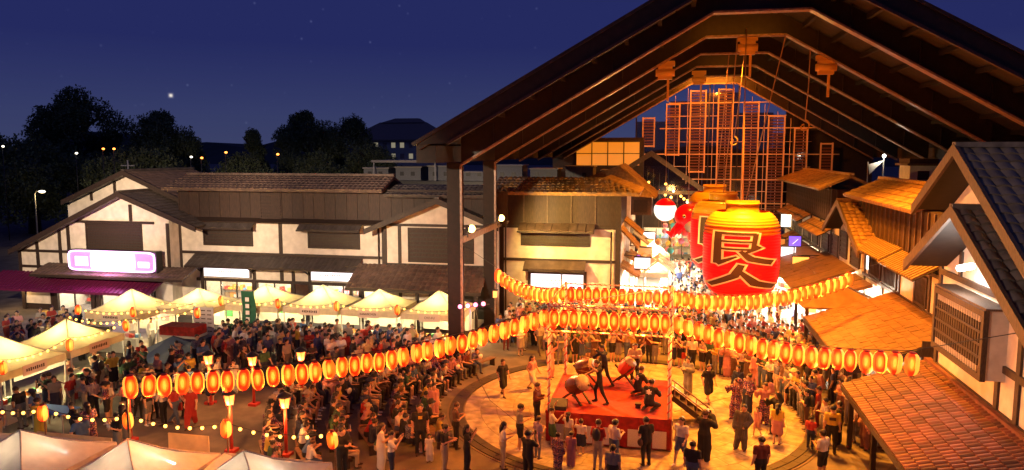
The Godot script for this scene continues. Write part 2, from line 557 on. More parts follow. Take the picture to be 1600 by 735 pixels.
# lit shop room behind an opening in a wall at depth z
func shop(p: Node, x0: float, x1: float, y0: float, y1: float, z: float, deep: float, panes: int, bright := "shop_ceiling") -> void:
	box(p, "shop_back_wall", v3(x0, y0, z - deep - 0.1), v3(x1, y1, z - deep), M.plaster)
	box(p, "shop_side_wall", v3(x0 - 0.1, y0, z - deep), v3(x0, y1, z - 0.05), M.plaster)
	box(p, "shop_side_wall", v3(x1, y0, z - deep), v3(x1 + 0.1, y1, z - 0.05), M.plaster)
	box(p, "shop_ceiling", v3(x0, y1, z - deep), v3(x1, y1 + 0.1, z - 0.05), M.plaster)
	box(p, "ceiling_lamp", v3(x0 + 0.2, y1 - 0.07, z - deep + 0.2), v3(x1 - 0.2, y1 - 0.03, z - 0.4), M[bright])
	omni(p, "shop_light", v3((x0 + x1) / 2.0, y1 - 0.3, z - 0.9), Color(1, 0.92, 0.78), 7.0 if bright == "shop_white" else 5.0, 0.3)
	for k in 3:
		var y := y0 + 0.15 + (y1 - y0 - 0.5) * k / 3.0
		box(p, "shelf", v3(x0 + 0.05, y, z - deep), v3(x1 - 0.05, y + 0.04, z - deep + 0.45), M.wood)
		var x := x0 + 0.15
		while x < x1 - 0.4:
			var w := R.randf_range(0.15, 0.42)
			if R.randf() < 0.85: box(p, "goods", v3(x, y + 0.04, z - deep + 0.08), v3(x + w, y + 0.04 + R.randf_range(0.15, 0.42) * (y1 - y0) / 2.6, z - deep + 0.38), goods[R.randi() % goods.size()])
			x += w + 0.04
	for k in panes + 1:
		var x := lerpf(x0, x1, float(k) / panes)
		box(p, "mullion", v3(x - 0.035, y0, z - 0.06), v3(x + 0.035, y1, z + 0.02), M.timber)
	for k in panes:
		box(p, "pane", v3(lerpf(x0, x1, float(k) / panes) + 0.036, y0, z - 0.03), v3(lerpf(x0, x1, (k + 1.0) / panes) - 0.036, y1, z - 0.02), M.glass)

# shuttered dark window with horizontal slats and a frame
func shutter(p: Node, x0: float, x1: float, y0: float, y1: float, z: float, slats := 6, upright := false) -> void:
	var f := box(p, "window", v3(x0, y0, z - 0.02), v3(x1, y1, z + 0.03), M.shutter)
	f.name = "window"
	for e in [[x0 - 0.09, x0, y0 - 0.09, y1 + 0.09], [x1, x1 + 0.09, y0 - 0.09, y1 + 0.09], [x0, x1, y0 - 0.09, y0], [x0, x1, y1, y1 + 0.09]]:
		box(p, "window_frame", v3(e[0], e[2], z - 0.02), v3(e[1], e[3], z + 0.10), M.timber)
	for k in slats:
		if upright:
			var x := lerpf(x0, x1, (k + 0.5) / slats)
			box(p, "slat", v3(x - 0.03, y0, z + 0.035), v3(x + 0.03, y1, z + 0.075), M.timber_b)
		else:
			var y := lerpf(y0, y1, (k + 0.5) / slats)
			box(p, "slat", v3(x0, y - (y1 - y0) / slats * 0.32, z + 0.035), v3(x1, y + (y1 - y0) / slats * 0.32, z + 0.07), M.clad)

# lean-to roof: top edge on the wall at (y1, z1), lower edge at (y0, z0)
func pent(p: Node3D, called: String, x0: float, x1: float, y1: float, z1: float, y0: float, z0: float, th: float, m: Material, mats: Array, w: float, l: float, h: float, single := 0, roll := true) -> void:
	slab(p, called, [v3(x0, y1, z1), v3(x1, y1, z1), v3(x1, y0, z0), v3(x0, y0, z0)], th, m)
	box(p, "fascia", v3(x0 - 0.02, y0 - th - 0.06, z0 - 0.03), v3(x1 + 0.02, y0 - 0.01, z0 + 0.05), M.timber)
	if mats: tiles(p, v3(x0, y0, z0), v3(x1, y0, z0), v3(x0, y1, z1), v3(x1, y1, z1), w, l, h, mats, single, roll)

# gable roof whose ridge runs along z from za (front) to zb (back)
func gable(p: Node3D, xl: float, yl: float, xp: float, yp: float, xr: float, yr: float, za: float, zb: float, mats: Array, base: Material, w := 0.3, l := 0.4, h := 0.06, single := 0, bargem: Material = null) -> void:
	var bm: Material = bargem if bargem else M.timber
	slab(p, "roof", [v3(xl, yl, za), v3(xp, yp, za), v3(xp, yp, zb), v3(xl, yl, zb)], 0.14, base)
	slab(p, "roof", [v3(xr, yr, za), v3(xp, yp, za), v3(xp, yp, zb), v3(xr, yr, zb)], 0.14, base)
	tiles(p, v3(xl, yl, zb), v3(xl, yl, za), v3(xp, yp, zb), v3(xp, yp, za), w, l, h, mats, single)
	tiles(p, v3(xr, yr, za), v3(xr, yr, zb), v3(xp, yp, za), v3(xp, yp, zb), w, l, h, mats, single)
	part(p, "barge_board", prism_mesh([v3(xl - 0.1, yl + 0.04, za), v3(xp, yp + 0.10, za), v3(xp, yp - 0.24, za), v3(xl - 0.1, yl - 0.28, za)], v3(0, 0, 0.09)), bm)
	part(p, "barge_board", prism_mesh([v3(xr + 0.1, yr + 0.04, za), v3(xp, yp + 0.10, za), v3(xp, yp - 0.24, za), v3(xr + 0.1, yr - 0.28, za)], v3(0, 0, 0.09)), bm)
	box(p, "ridge_cap", v3(xp - 0.13, yp, zb), v3(xp + 0.13, yp + 0.16, za + 0.04), base)

func left_houses() -> void:
	var dark := [M.darktile, M.darktile_b]
	var brown := [M.rooftile, M.rooftile_b, M.rooftile_c]
	# the gabled shop with the pink sign
	var a := thing("gabled_shop", "white half-timbered shop with stepped gables above a glowing pink sign", "shop", v3(-36.795, 0, -41))
	part(a, "front_wall", prism_mesh([v3(-42.367, 2.195, -41), v3(-30.908, 2.195, -41), v3(-30.908, 6.242, -41), v3(-34.545, 7.577, -41), v3(-42.367, 4.035, -41)], v3(0, 0, -0.3)), M.plaster)
	box(a, "side_wall", v3(-31.223, 0, -47.308), v3(-30.929, 5.979, -41.315), M.plaster_b)
	box(a, "side_wall", v3(-42.367, 0, -48.359), v3(-42.051, 3.877, -41.315), M.plaster_b)
	box(a, "corner_wall", v3(-32.169, 0, -41.315), v3(-30.908, 2.195, -41.011), M.plaster)
	gable(a, -42.327, 4.047, -33.923, 7.899, -28.597, 5.854, -40.264, -48.359, dark, M.darktile, 0.3, 0.4, 0.05)
	part(a, "upper_gable_wall", prism_mesh([v3(-40.895, 5.244, -43.733), v3(-31.538, 5.244, -43.733), v3(-31.538, 6.821, -43.733), v3(-36.374, 8.871, -43.733), v3(-40.895, 7.031, -43.733)], v3(0, 0, -0.3)), M.plaster)
	gable(a, -40.571, 7.145, -35.719, 9.158, -30.144, 6.783, -42.997, -50.462, brown, M.darktile, 0.3, 0.4, 0.05)
	for x in [-40.25, -38.9, -37.2, -36.55, -29.5]:
		box(a, "post", v3((x - 0.1) * 1.0513, 2.195, -41), v3((x + 0.1) * 1.0513, (minf(6.2, 4.35 + (x + 40.3) * 0.44)) * 1.0513 + -0.5385, -40.926), M.timber)
	box(a, "post", v3(-33.746, 6.085, -41), v3(-33.536, 7.136, -40.926), M.timber)
	box(a, "beam", v3(-38.424, 5.895, -41), v3(-31.959, 6.064, -40.905), M.timber)
	box(a, "beam", v3(-42.314, 3.877, -41), v3(-38.477, 4.045, -40.905), M.timber)
	box(a, "beam", v3(-42.314, 2.826, -41), v3(-30.96, 2.994, -40.905), M.timber)
	for x in [-38.8, -37.0, -35.2, -31.0]:
		box(a, "post", v3((x - 0.09) * 1.0513, (7.0 if x < -38 else 7.3) * 1.0513 + -0.5385, -43.733), v3((x + 0.09) * 1.0513, (9.0 - absf(x + 34.6) * 0.40) * 1.0513 + -0.5385, -43.66), M.timber)
	shutter(a, -36.953, -32.958, 4.192, 5.79, -41, 9)
	pent(a, "tiled_canopy", -40.159, -29.121, 3.194, -41, 2.668, -39.528, 0.1, M.rooftile_c, brown, 0.3, 0.35, 0.05)
	shop(a, -39.528, -37.005, 0, 2.037, -41, 2.6, 2, "shop_white")
	shop(a, -36.164, -32.379, 0, 2.037, -41, 2.6, 3, "shop_white")
	box(a, "dark_bay", v3(-42.051, 0, -41.315), v3(-39.686, 2.195, -41.021), M.clad)
	box(a, "doorway", v3(-42.051, 0.408, -41), v3(-40.159, 1.879, -40.947), M.plaster_b)
	for x in [-40.1, -37.68, -35.0, -34.6, -30.7]: box(a, "post", v3((x - 0.12) * 1.0513, 0, -41), v3((x + 0.12) * 1.0513, 2.195, -40.853), M.timber)
	for x in [-40.4, -33.9]: part(a, "wall_lamp", ball(0.12), M.bulb, v3((x) * 1.0513, 1.564, -40.579) - O)
	omni(a, "wall_lamp_light", v3(-42.472, 1.459, -40.369), Color(1, 0.8, 0.5), 2.0)
	omni(a, "shop_light", v3(-34.692, 1.774, -39.844), Color(1, 0.92, 0.85), 5.0)
	var aw := thing("shop_awning", "maroon ribbed metal awning over the shop front below the pink sign", "awning", v3(-37.321, 1.985, -40.264))
	slab(aw, "awning_sheet", [v3(-43.733, 2.563, -40.947), v3(-31.118, 2.563, -40.947), v3(-31.118, 1.722, -39.108), v3(-43.733, 1.722, -39.108)], 0.04, M.maroon)
	for k in 40:
		var x := -41.5 + 11.8 * k / 39.0
		bar(aw, "rib", v3((x) * 1.0513, 2.589, -40.947), v3((x) * 1.0513, 1.748, -39.108), 0.05, 0.05, M.maroon)
	box(aw, "front_edge", v3(-43.786, 1.596, -39.129), v3(-31.065, 1.743, -39.045), M.maroon)
	var sg := thing("illuminated_sign", "long glowing pink and white sign board above the maroon awning", "sign", v3(-34.4, 2.95, -39.95))
	box(sg, "sign_case", v3(-37.6, 2.93, -40.6), v3(-31.2, 4.27, -40.02), M.darkmetal)
	box(sg, "sign_panel", v3(-37.5, 3.03, -40.02), v3(-31.3, 4.17, -39.99), M.signpink)
	box(sg, "centre_panel", v3(-35.75, 3.12, -39.99), v3(-32.85, 4.10, -39.96), M.signwhite)
	box(sg, "side_panel", v3(-37.1, 3.25, -39.99), v3(-36.15, 3.85, -39.96), M.signwhite)
	box(sg, "side_panel", v3(-32.5, 3.25, -39.99), v3(-31.7, 3.62, -39.96), M.neon)
	for r in [[-37.52, -31.28, 2.99, 4.21], [-35.86, -32.72, 3.06, 4.15]]:
		var pts := []
		for k in 41:
			var t := TAU * k / 40
			var e := Vector2(signf(cos(t)) * pow(absf(cos(t)), 0.16), signf(sin(t)) * pow(absf(sin(t)), 0.3))
			pts.append(v3(lerpf(r[0], r[1], e.x * 0.5 + 0.5), lerpf(r[2], r[3], e.y * 0.5 + 0.5), -39.93) - O)
		part(sg, "neon_tube", tube_mesh(pts, [0.055], 6), M.neon)
	omni(sg, "sign_light", v3(-34.4, 3.5, -39.4), Color(1, 0.62, 0.95), 9.0, 0.5)

	# the long two-storey block
	var b := thing("long_shop_block", "long white two-storey block with a dark boarded upper floor and tiled ridge roof", "building", v3(-24.267, 0, -42))
	box(b, "upper_wall", v3(-30.987, 6.113, -42.56), v3(-9.893, 8.213, -42.112), M.clad)
	for k in 30:
		var x := -33.1 + k * 0.775
		box(b, "board", v3((x) * 0.9333, 6.16, -42.112), v3((x + 0.76) * 0.9333, 8.167, (-45.08 + R.randf_range(-0.012, 0.012)) * 0.9333), [M.clad, M.clad_b][R.randi() % 2])
		if k % 2 == 0: box(b, "batten", v3((x - 0.03) * 0.9333, 6.16, -42.075), v3((x + 0.03) * 0.9333, 8.167, -42.028), M.clad_b)
	for k in 9: box(b, "louvre", v3(-25.06, (6.0 + k * 0.22) * 0.9333 + 0.7000, -42.056), v3(-23.707, (6.1 + k * 0.22) * 0.9333 + 0.7000, -42), M.clad_b)
	slab(b, "ledge", [v3(-31.08, 6.347, -42.093), v3(-16.8, 6.347, -42.093), v3(-16.8, 6.132, -41.58), v3(-31.08, 6.132, -41.58)], 0.08, M.timber)
	box(b, "middle_wall", v3(-30.987, 4.013, -42.373), v3(-16.8, 6.113, -42), M.plaster)
	box(b, "lower_wall", v3(-30.987, 2.333, -42.373), v3(-16.24, 4.013, -42.009), M.plaster_b)
	for x in [-33.1, -25.45, -18.1]: box(b, "post", v3((x - 0.12) * 0.9333, 2.333, -42), v3((x + 0.12) * 0.9333, 6.113, -41.925), M.timber)
	box(b, "beam", v3(-30.8, 3.967, -42), v3(-16.8, 4.135, -41.907), M.timber)
	box(b, "beam", v3(-29.773, 2.212, -42), v3(-16.427, 2.399, -41.888), M.timber)
	for x in [-31.5, -27.5, -24.6, -23.4, -19.75]: box(b, "post", v3((x - 0.1) * 0.9333, 0, -42), v3((x + 0.1) * 0.9333, 3.407, -41.907), M.timber)
	shutter(b, -29.073, -25.76, 4.62, 5.787, -42, 6)
	shutter(b, -21.793, -18.527, 4.62, 5.787, -42, 6)
	for w in [[-31.7, -27.2], [-23.9, -19.5]]:
		pent(b, "window_hood", (w[0]) * 0.9333, (w[1]) * 0.9333, 6.253, -41.991, 5.74, -41.3, 0.05, M.darktile, [M.darktile], 0.3, 0.35, 0.03)
	pent(b, "long_awning", -29.867, -18.293, 3.967, -41.991, 3.36, -40.88, 0.06, M.darktile, [M.darktile], 0.3, 0.4, 0.03)
	for x in [-31.5, -27.5, -23.4, -19.8]: bar(b, "bracket", v3((x) * 0.9333, 2.753, -41.953), v3((x) * 0.9333, 3.36, -41.02), 0.07, 0.07, M.timber)
	for w in [[-31.2, -27.7], [-23.2, -19.9]]:
		box(b, "light_box", v3((w[0]) * 0.9333, 2.52, -41.907), v3((w[1]) * 0.9333, 3.267, -41.72), M.greymetal)
		box(b, "sign_light", v3((w[0] + 0.05) * 0.9333, 2.567, -41.72), v3((w[1] - 0.05) * 0.9333, 3.22, -41.701), M.signwhite)
		for k in 14: box(b, "letter", v3((w[0] + 0.5 + k * 0.17) * 0.9333, 2.847, -41.701), v3((w[0] + 0.6 + k * 0.17) * 0.9333, 2.949, -41.697), M.paper)
	shop(b, -29.213, -25.853, 0, 2.193, -42, 2.2, 3)
	shop(b, -25.48, -23.147, 0, 2.193, -42, 2.2, 2)
	shop(b, -21.747, -18.573, 0, 2.193, -42, 2.2, 3, "shop_white")
	shop(b, -18.293, -16.24, 0, 2.193, -42, 2.2, 2)
	box(b, "shop_wall", v3(-30.987, 0, -42.373), v3(-29.493, 2.333, -42.009), M.plaster)
	slab(b, "roof", [v3(-31.64, 8.185, -41.347), v3(-16.707, 8.185, -41.347), v3(-16.707, 8.96, -43.493), v3(-31.267, 8.96, -43.493)], 0.16, M.rooftile_c)
	tiles(b, v3(-31.64, 8.185, -41.347), v3(-16.707, 8.185, -41.347), v3(-31.267, 8.96, -43.493), v3(-16.707, 8.96, -43.493), 0.3, 0.4, 0.07, brown)
	slab(b, "roof", [v3(-31.267, 8.96, -43.493), v3(-16.707, 8.96, -43.493), v3(-16.707, 8.073, -45.92), v3(-31.64, 8.073, -45.92)], 0.16, M.rooftile_c)
	box(b, "ridge_cap", v3(-31.173, 8.969, -43.633), v3(-16.707, 9.119, -43.353), M.rooftile)
	slab(b, "rear_roof", [v3(-16.688, 7.933, -41.533), v3(-9.8, 7.933, -41.533), v3(-9.8, 8.447, -43.68), v3(-16.688, 8.447, -43.68)], 0.16, M.darktile)
	tiles(b, v3(-16.688, 7.933, -41.533), v3(-9.8, 7.933, -41.533), v3(-16.688, 8.447, -43.68), v3(-9.8, 8.447, -43.68), 0.3, 0.4, 0.05, dark)
	slab(b, "rear_roof", [v3(-16.688, 8.447, -43.68), v3(-9.8, 8.447, -43.68), v3(-9.8, 7.887, -45.92), v3(-16.688, 7.887, -45.92)], 0.16, M.darktile)

	# the gable with the tiled porch
	var c := thing("porch_house", "white gabled house with a brown tiled porch roof behind the pillars", "house", v3(-13.544, 0, -41.6))
	part(c, "front_wall", prism_mesh([v3(-16.737, 0, -41.6), v3(-10.177, 0, -41.6), v3(-10.177, 6.243, -41.6), v3(-13.157, 7.501, -41.6), v3(-16.737, 6.098, -41.6)], v3(0, 0, -0.3)), M.plaster)
	box(c, "side_wall", v3(-16.737, 0, -43.922), v3(-16.447, 6.05, -41.89), M.plaster_b)
	box(c, "side_wall", v3(-10.448, 0, -44.115), v3(-10.187, 6.05, -41.89), M.plaster_b)
	gable(c, -17.607, 5.876, -13.157, 7.714, -9.578, 6.243, -40.923, -44.115, dark, M.darktile, 0.3, 0.4, 0.05)
	box(c, "beam", v3(-16.64, 6.069, -41.6), v3(-10.255, 6.224, -41.523), M.timber)
	for x in [-17.2, -16.25, -10.65]: box(c, "post", v3((x - 0.1) * 0.9674, 0, -41.6), v3((x + 0.1) * 0.9674, 6.069, -41.532), M.timber)
	box(c, "post", v3(-12.577, 6.224, -41.6), v3(-12.383, 7.114, -41.532), M.timber)
	box(c, "beam", v3(-16.64, 3.68, -41.6), v3(-10.255, 3.825, -41.523), M.timber)
	shutter(c, -15.092, -11.222, 4.018, 5.905, -41.6, 8)
	pent(c, "porch_roof", -18.381, -10.255, 3.728, -41.552, 2.615, -39.568, 0.12, M.rooftile_c, brown, 0.3, 0.36, 0.06)
	box(c, "dark_shop_window", v3(-13.931, 0.632, -41.6), v3(-10.448, 2.567, -41.542), M.darkmetal)
	for x in [-18.7, -14.5, -10.9]: box(c, "porch_post", v3((x - 0.09) * 0.9674, 0, -39.859), v3((x + 0.09) * 0.9674, 2.567, -39.665), M.timber)

	# the corner house at the mouth of the market street
	var d := thing("corner_house", "cream corner house with battened dark upper floor at the mouth of the market street", "house", v3(-6.7, 0, -45.5))
	box(d, "upper_wall", v3(-10.5, 5.8, -46.0), v3(-2.95, 8.0, -45.52), M.clad)
	for k in 5:
		var x := -10.4 + k * 1.5
		box(d, "board", v3(x + 0.04, 5.85, -45.52), v3(x + 1.46, 7.95, -45.46), [M.clad, M.clad_b][k % 2])
		box(d, "batten", v3(x - 0.04, 5.82, -45.5), v3(x + 0.04, 7.98, -45.40), M.batten)
	box(d, "middle_wall", v3(-10.5, 0, -45.9), v3(-2.95, 5.8, -45.5), M.plaster)
	box(d, "side_wall", v3(-3.25, 0, -60), v3(-2.94, 5.8, -45.9), M.plaster_b)
	box(d, "side_upper_wall", v3(-3.25, 5.8, -60), v3(-2.93, 8.0, -46.0), M.clad)
	box(d, "corner_post", v3(-3.15, 0, -45.6), v3(-2.83, 8.0, -45.36), M.timber)
	box(d, "post", v3(-10.5, 0, -45.5), v3(-10.2, 5.8, -45.4), M.timber)
	box(d, "beam", v3(-10.4, 3.62, -45.5), v3(-2.9, 3.8, -45.40), M.timber)
	box(d, "beam", v3(-10.4, 5.72, -45.52), v3(-2.9, 5.88, -45.38), M.timber)
	pent(d, "window_hood", -9.15, -4.4, 6.02, -45.45, 5.62, -44.6, 0.05, M.batten, [M.rooftile], 0.5, 0.9, 0.06, 12, false)
	shutter(d, -9.0, -4.8, 4.7, 5.3, -45.5, 3)
	pent(d, "sign_hood", -8.8, -4.95, 3.65, -45.4, 3.2, -44.7, 0.05, M.batten, [M.rooftile_c], 0.4, 0.8, 0.06, 10, false)
	box(d, "sign_frame", v3(-8.6, 1.85, -45.5), v3(-4.9, 3.05, -45.3), M.timber)
	box(d, "sign_light", v3(-8.4, 2.0, -45.3), v3(-5.1, 2.85, -45.27), M.signwhite)
	box(d, "sign_frame", v3(-6.5, 2.0, -45.27), v3(-6.4, 2.85, -45.24), M.greymetal)
	for k in 13: box(d, "letter", v3(-8.2 + k * 0.13, 2.4 - 0.2 * (k % 2), -45.27), v3(-8.1 + k * 0.13, 2.5 - 0.2 * (k % 2), -45.265), M.paper)
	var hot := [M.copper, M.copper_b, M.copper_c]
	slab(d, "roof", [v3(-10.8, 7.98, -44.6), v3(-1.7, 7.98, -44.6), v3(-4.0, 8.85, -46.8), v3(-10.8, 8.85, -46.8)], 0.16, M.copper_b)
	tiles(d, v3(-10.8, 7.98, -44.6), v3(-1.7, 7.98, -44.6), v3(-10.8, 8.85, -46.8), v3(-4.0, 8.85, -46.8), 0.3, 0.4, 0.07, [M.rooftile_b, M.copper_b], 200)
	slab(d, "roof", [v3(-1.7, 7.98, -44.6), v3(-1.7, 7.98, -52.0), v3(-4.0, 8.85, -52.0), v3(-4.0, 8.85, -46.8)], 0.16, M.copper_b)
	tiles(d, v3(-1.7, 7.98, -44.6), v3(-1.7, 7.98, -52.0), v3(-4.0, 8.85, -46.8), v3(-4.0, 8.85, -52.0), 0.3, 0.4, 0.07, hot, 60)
	slab(d, "roof", [v3(-10.8, 8.85, -46.8), v3(-4.0, 8.85, -46.8), v3(-4.0, 8.0, -52.0), v3(-10.8, 8.0, -52.0)], 0.14, M.darktile)
	# hoods along the side street
	for h in [[-46.4, -48.6, 5.7, 4.5, 1.1], [-50.2, -53.0, 5.9, 4.9, 1.2], [-46.6, -49.4, 3.3, 2.6, 1.2], [-51, -55, 3.4, 2.7, 1.3]]:
		slab(d, "street_hood", [v3(-2.9, h[2], h[0]), v3(-2.9, h[2], h[1]), v3(-2.9 + h[4], h[3], h[1]), v3(-2.9 + h[4], h[3], h[0])], 0.08, M.copper_b)
		tiles(d, v3(-2.9 + h[4], h[3], h[0]), v3(-2.9 + h[4], h[3], h[1]), v3(-2.9, h[2], h[0]), v3(-2.9, h[2], h[1]), 0.32, 0.4, 0.06, hot, 20)
	# the taller house behind it
	var g := thing("street_house", "orange-lit house with a small attic box stepping up behind the corner house", "house", v3(-3, 0, -56))
	box(g, "wall", v3(-6, 0, -62), v3(-2.7, 8.2, -53.2), M.plaster_b)
	box(g, "attic_box", v3(-2.7, 5.9, -56.2), v3(-1.2, 7.3, -54.4), M.batten)
	box(g, "attic_window", v3(-2.5, 6.1, -54.4), v3(-1.5, 7.0, -54.34), M.timber)
	slab(g, "roof", [v3(-0.9, 7.2, -54.0), v3(-0.9, 7.2, -62), v3(-3.6, 9.5, -62), v3(-3.6, 9.5, -54.0)], 0.15, M.copper_b)
	tiles(g, v3(-0.9, 7.2, -54.0), v3(-0.9, 7.2, -62), v3(-3.6, 9.5, -54.0), v3(-3.6, 9.5, -62), 0.32, 0.4, 0.07, hot, 60)
	slab(g, "roof", [v3(-0.9, 7.2, -54.0), v3(-3.6, 9.5, -54.0), v3(-6.5, 8.4, -53.0), v3(-6.0, 7.6, -52.8)], 0.15, M.copper_b)
	for h in [[-57, -60.5, 4.4, 3.4]]:
		slab(g, "street_hood", [v3(-2.7, h[2], h[0]), v3(-2.7, h[2], h[1]), v3(-1.4, h[3], h[1]), v3(-1.4, h[3], h[0])], 0.08, M.copper)
	for k in 4: box(g, "window", v3(-2.7, 3.6, -55.2 - k * 1.8), v3(-2.64, 5.0, -54.2 - k * 1.8), M.timber_b)

	for q in [[b, -17.2, -41.9, 5.9], [b, -31.2, -41.9, 5.9], [d, -10.05, -45.35, 7.9], [d, -3.4, -45.3, 5.6]]:
		part(q[0], "downpipe", tube_mesh([v3(q[1], 0, q[2]) - q[0].position, v3(q[1], q[3], q[2]) - q[0].position], [0.05], 6), M.timber_b)

func right_thing(called: String, label: String, cat: String, x0: float, zc: float) -> Node3D:
	var o := thing(called, label, cat, Vector3(x0, 0, zc), "", RB)
	O = Vector3(zc, 0, 0)
	return o

# gable whose ridge runs away from the plaza; s along the wall, n out of it
func side_gable(p: Node3D, sf: float, yf: float, sp: float, yp: float, sn: float, yn: float, n0: float, n1: float, mats: Array, base: Material, w: float, l: float, h: float, single: int, roll := true) -> void:
	slab(p, "roof", [v3(sf, yf, n0), v3(sp, yp, n0), v3(sp, yp, n1), v3(sf, yf, n1)], 0.12, M.soffit)
	slab(p, "roof", [v3(sn, yn, n0), v3(sp, yp, n0), v3(sp, yp, n1), v3(sn, yn, n1)], 0.12, base)
	tiles(p, v3(sn, yn, n1), v3(sn, yn, n0), v3(sp, yp, n1), v3(sp, yp, n0), w, l, h, mats, single, roll)
	tiles(p, v3(sf, yf, n0), v3(sf, yf, n1), v3(sp, yp, n0), v3(sp, yp, n1), w, l, h, mats, 0, roll)
	for e in [[sf, yf], [sn, yn]]:
		var d: float = signf(e[0] - sp)
		part(p, "barge_board", prism_mesh([v3(e[0] + d * 0.1, e[1] + 0.05, n1), v3(sp, yp + 0.12, n1), v3(sp, yp - 0.24, n1), v3(e[0] + d * 0.1, e[1] - 0.30, n1)], v3(0, 0, 0.10)), M.batten)
	box(p, "ridge_cap", v3(sp - 0.14, yp, n0), v3(sp + 0.14, yp + 0.15, n1 + 0.08), base)

func right_houses() -> void:
	var red := [M.redtile, M.redtile_b, M.redtile_c, M.redtile, M.redtile_d]
	var hot := [M.copper, M.copper_b, M.copper_c]
	var gt := [M.gabletile, M.gabletile_b]
	# nearest house with two stepped gables
	var a := right_thing("gabled_house", "nearest white timbered house with two stepped gables and a lattice bay window", "house", 9.0, -22)
	part(a, "front_wall", prism_mesh([v3(-26.95, 0, 0), v3(-10, 0, 0), v3(-10, 3.0, 0), v3(-23.4, 10.45, 0), v3(-26.95, 8.45, 0)], v3(0, 0, -0.3)), M.plaster)
	box(a, "end_wall", v3(-26.95, 0, -5), v3(-26.65, 8.3, -0.3), M.plaster_b)
	for s in [-26.85, -22.1, -20.9, -18.2, -15.6]: box(a, "post", v3(s - 0.11, 2.9, 0), v3(s + 0.11, minf(6.55, 8.6 - absf(s + 22.7) * 0.5), 0.07), M.timber_b)
	box(a, "beam", v3(-26.9, 6.45, 0), v3(-18.3, 6.63, 0.09), M.timber_b)
	box(a, "beam", v3(-26.9, 3.32, 0), v3(-12, 3.44, 0.08), M.timber_b)
	box(a, "beam", v3(-22.0, 4.55, 0), v3(-12, 4.75, 0.08), M.timber_b)
	box(a, "post", v3(-25.3, 6.63, 0), v3(-25.12, 7.4, 0.07), M.timber_b)
	side_gable(a, -26.5, 6.85, -22.7, 8.9, -10.5, 2.8, 0.02, 1.2, gt, M.gabletile, 0.36, 0.42, 0.09, 160)
	# the bay window with its lattice
	var bay := box(a, "bay_window", v3(-25.5, 4.3, 0), v3(-21.75, 6.25, 0.52), M.plaster_b)
	bay.name = "bay_window"
	box(a, "bay_roof", v3(-25.6, 6.25, 0), v3(-21.65, 6.31, 0.62), M.batten)
	box(a, "bay_glass", v3(-25.4, 4.4, 0.52), v3(-21.85, 6.15, 0.54), M.shutter)
	for e in [[-25.55, -21.7, 6.05, 6.24], [-25.55, -21.7, 4.28, 4.46], [-25.55, -25.38, 4.46, 6.05], [-21.87, -21.7, 4.46, 6.05]]:
		box(a, "bay_frame", v3(e[0], e[2], 0.5), v3(e[1], e[3], 0.64), M.timber_b)
	for k in 20:
		var s := -25.28 + k * 0.176
		box(a, "lattice_slat", v3(s - 0.03, 5.86, 0.545), v3(s + 0.03, 6.05, 0.60), M.plaster_b)
		box(a, "lattice_slat", v3(s - 0.03, 4.46, 0.545), v3(s + 0.03, 4.64, 0.60), M.plaster_b)
		box(a, "lattice_slat", v3(s - 0.045, 4.64, 0.545), v3(s + 0.045, 5.86, 0.60), M.timber_b)
	for y in [4.9, 5.25, 5.6]: box(a, "lattice_rail", v3(-25.38, y - 0.03, 0.6), v3(-21.87, y + 0.03, 0.625), M.timber_b)
	# white lamp under the gable
	part(a, "gable_lamp", tube_mesh([v3(-24.0, 7.05, 0.5) - O, v3(-23.1, 7.25, 0.5) - O], [0.10], 8), M.whitetube)
	omni(a, "gable_lamp_light", v3(-23.5, 7.1, 0.75), Color(1, 0.95, 0.9), 5.0, 0.2)
	# upper gable behind
	side_gable(a, -26.7, 8.7, -23.4, 10.62, -10.5, 3.3, -8.0, 1.0, [M.bluetile, M.bluetile_b], M.bluetile, 0.36, 0.42, 0.06, 260)
	box(a, "upper_beam", v3(-26.9, 8.22, 0), v3(-19.6, 8.4, 0.09), M.timber_b)
	box(a, "upper_post", v3(-21.9, 8.4, 0), v3(-21.72, 9.4, 0.07), M.timber_b)
	box(a, "upper_post", v3(-26.92, 6.6, 0), v3(-26.72, 8.25, 0.07), M.timber_b)
	# lower tiled roof over the walkway
	pent(a, "walkway_roof", -27.45, -10.5, 3.33, 0.02, 2.25, 2.8, 0.14, M.redtile_b, red, 0.215, 0.34, 0.075, 300)
	box(a, "flashing", v3(-27.4, 3.30, 0.0), v3(-10.5, 3.42, 0.22), M.redtile_b)
	for s in [-27.2, -24.2, -21.2, -18.0]: box(a, "walkway_post", v3(s - 0.08, 0, 2.45), v3(s + 0.08, 2.2, 2.6), M.timber)
	# walkway roof of the next house
	var b := right_thing("walkway_canopy", "broad orange-lit tiled lean-to canopy beyond the nearest house", "canopy", 10.6, -32)
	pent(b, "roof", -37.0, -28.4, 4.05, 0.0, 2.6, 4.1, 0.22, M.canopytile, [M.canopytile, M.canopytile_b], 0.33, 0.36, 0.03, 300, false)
	box(b, "side_fascia", v3(-28.4, 3.0, 0.0), v3(-28.32, 3.75, 1.6), M.timber)
	part(b, "verge_board", prism_mesh([v3(-28.4, 4.02, 0), v3(-28.4, 3.72, 0), v3(-28.4, 2.30, 4.1), v3(-28.4, 2.60, 4.1)], v3(0.08, 0, 0)), M.timber_b)
	for s in [-36.6, -32.6, -28.8]: box(b, "post", v3(s - 0.09, 0, 3.6), v3(s + 0.09, 2.55, 3.78), M.timber)
	# battened house
	var c := right_thing("battened_house", "house with dark battened upper floor and orange-lit roof beside the near gables", "house", 10.4, -39.5)
	box(c, "wall", v3(-46, 0, -0.3), v3(-31, 5.7, 0), M.plaster)
	box(c, "upper_wall", v3(-45.4, 5.7, -0.5), v3(-31, 8.05, -0.12), M.clad)
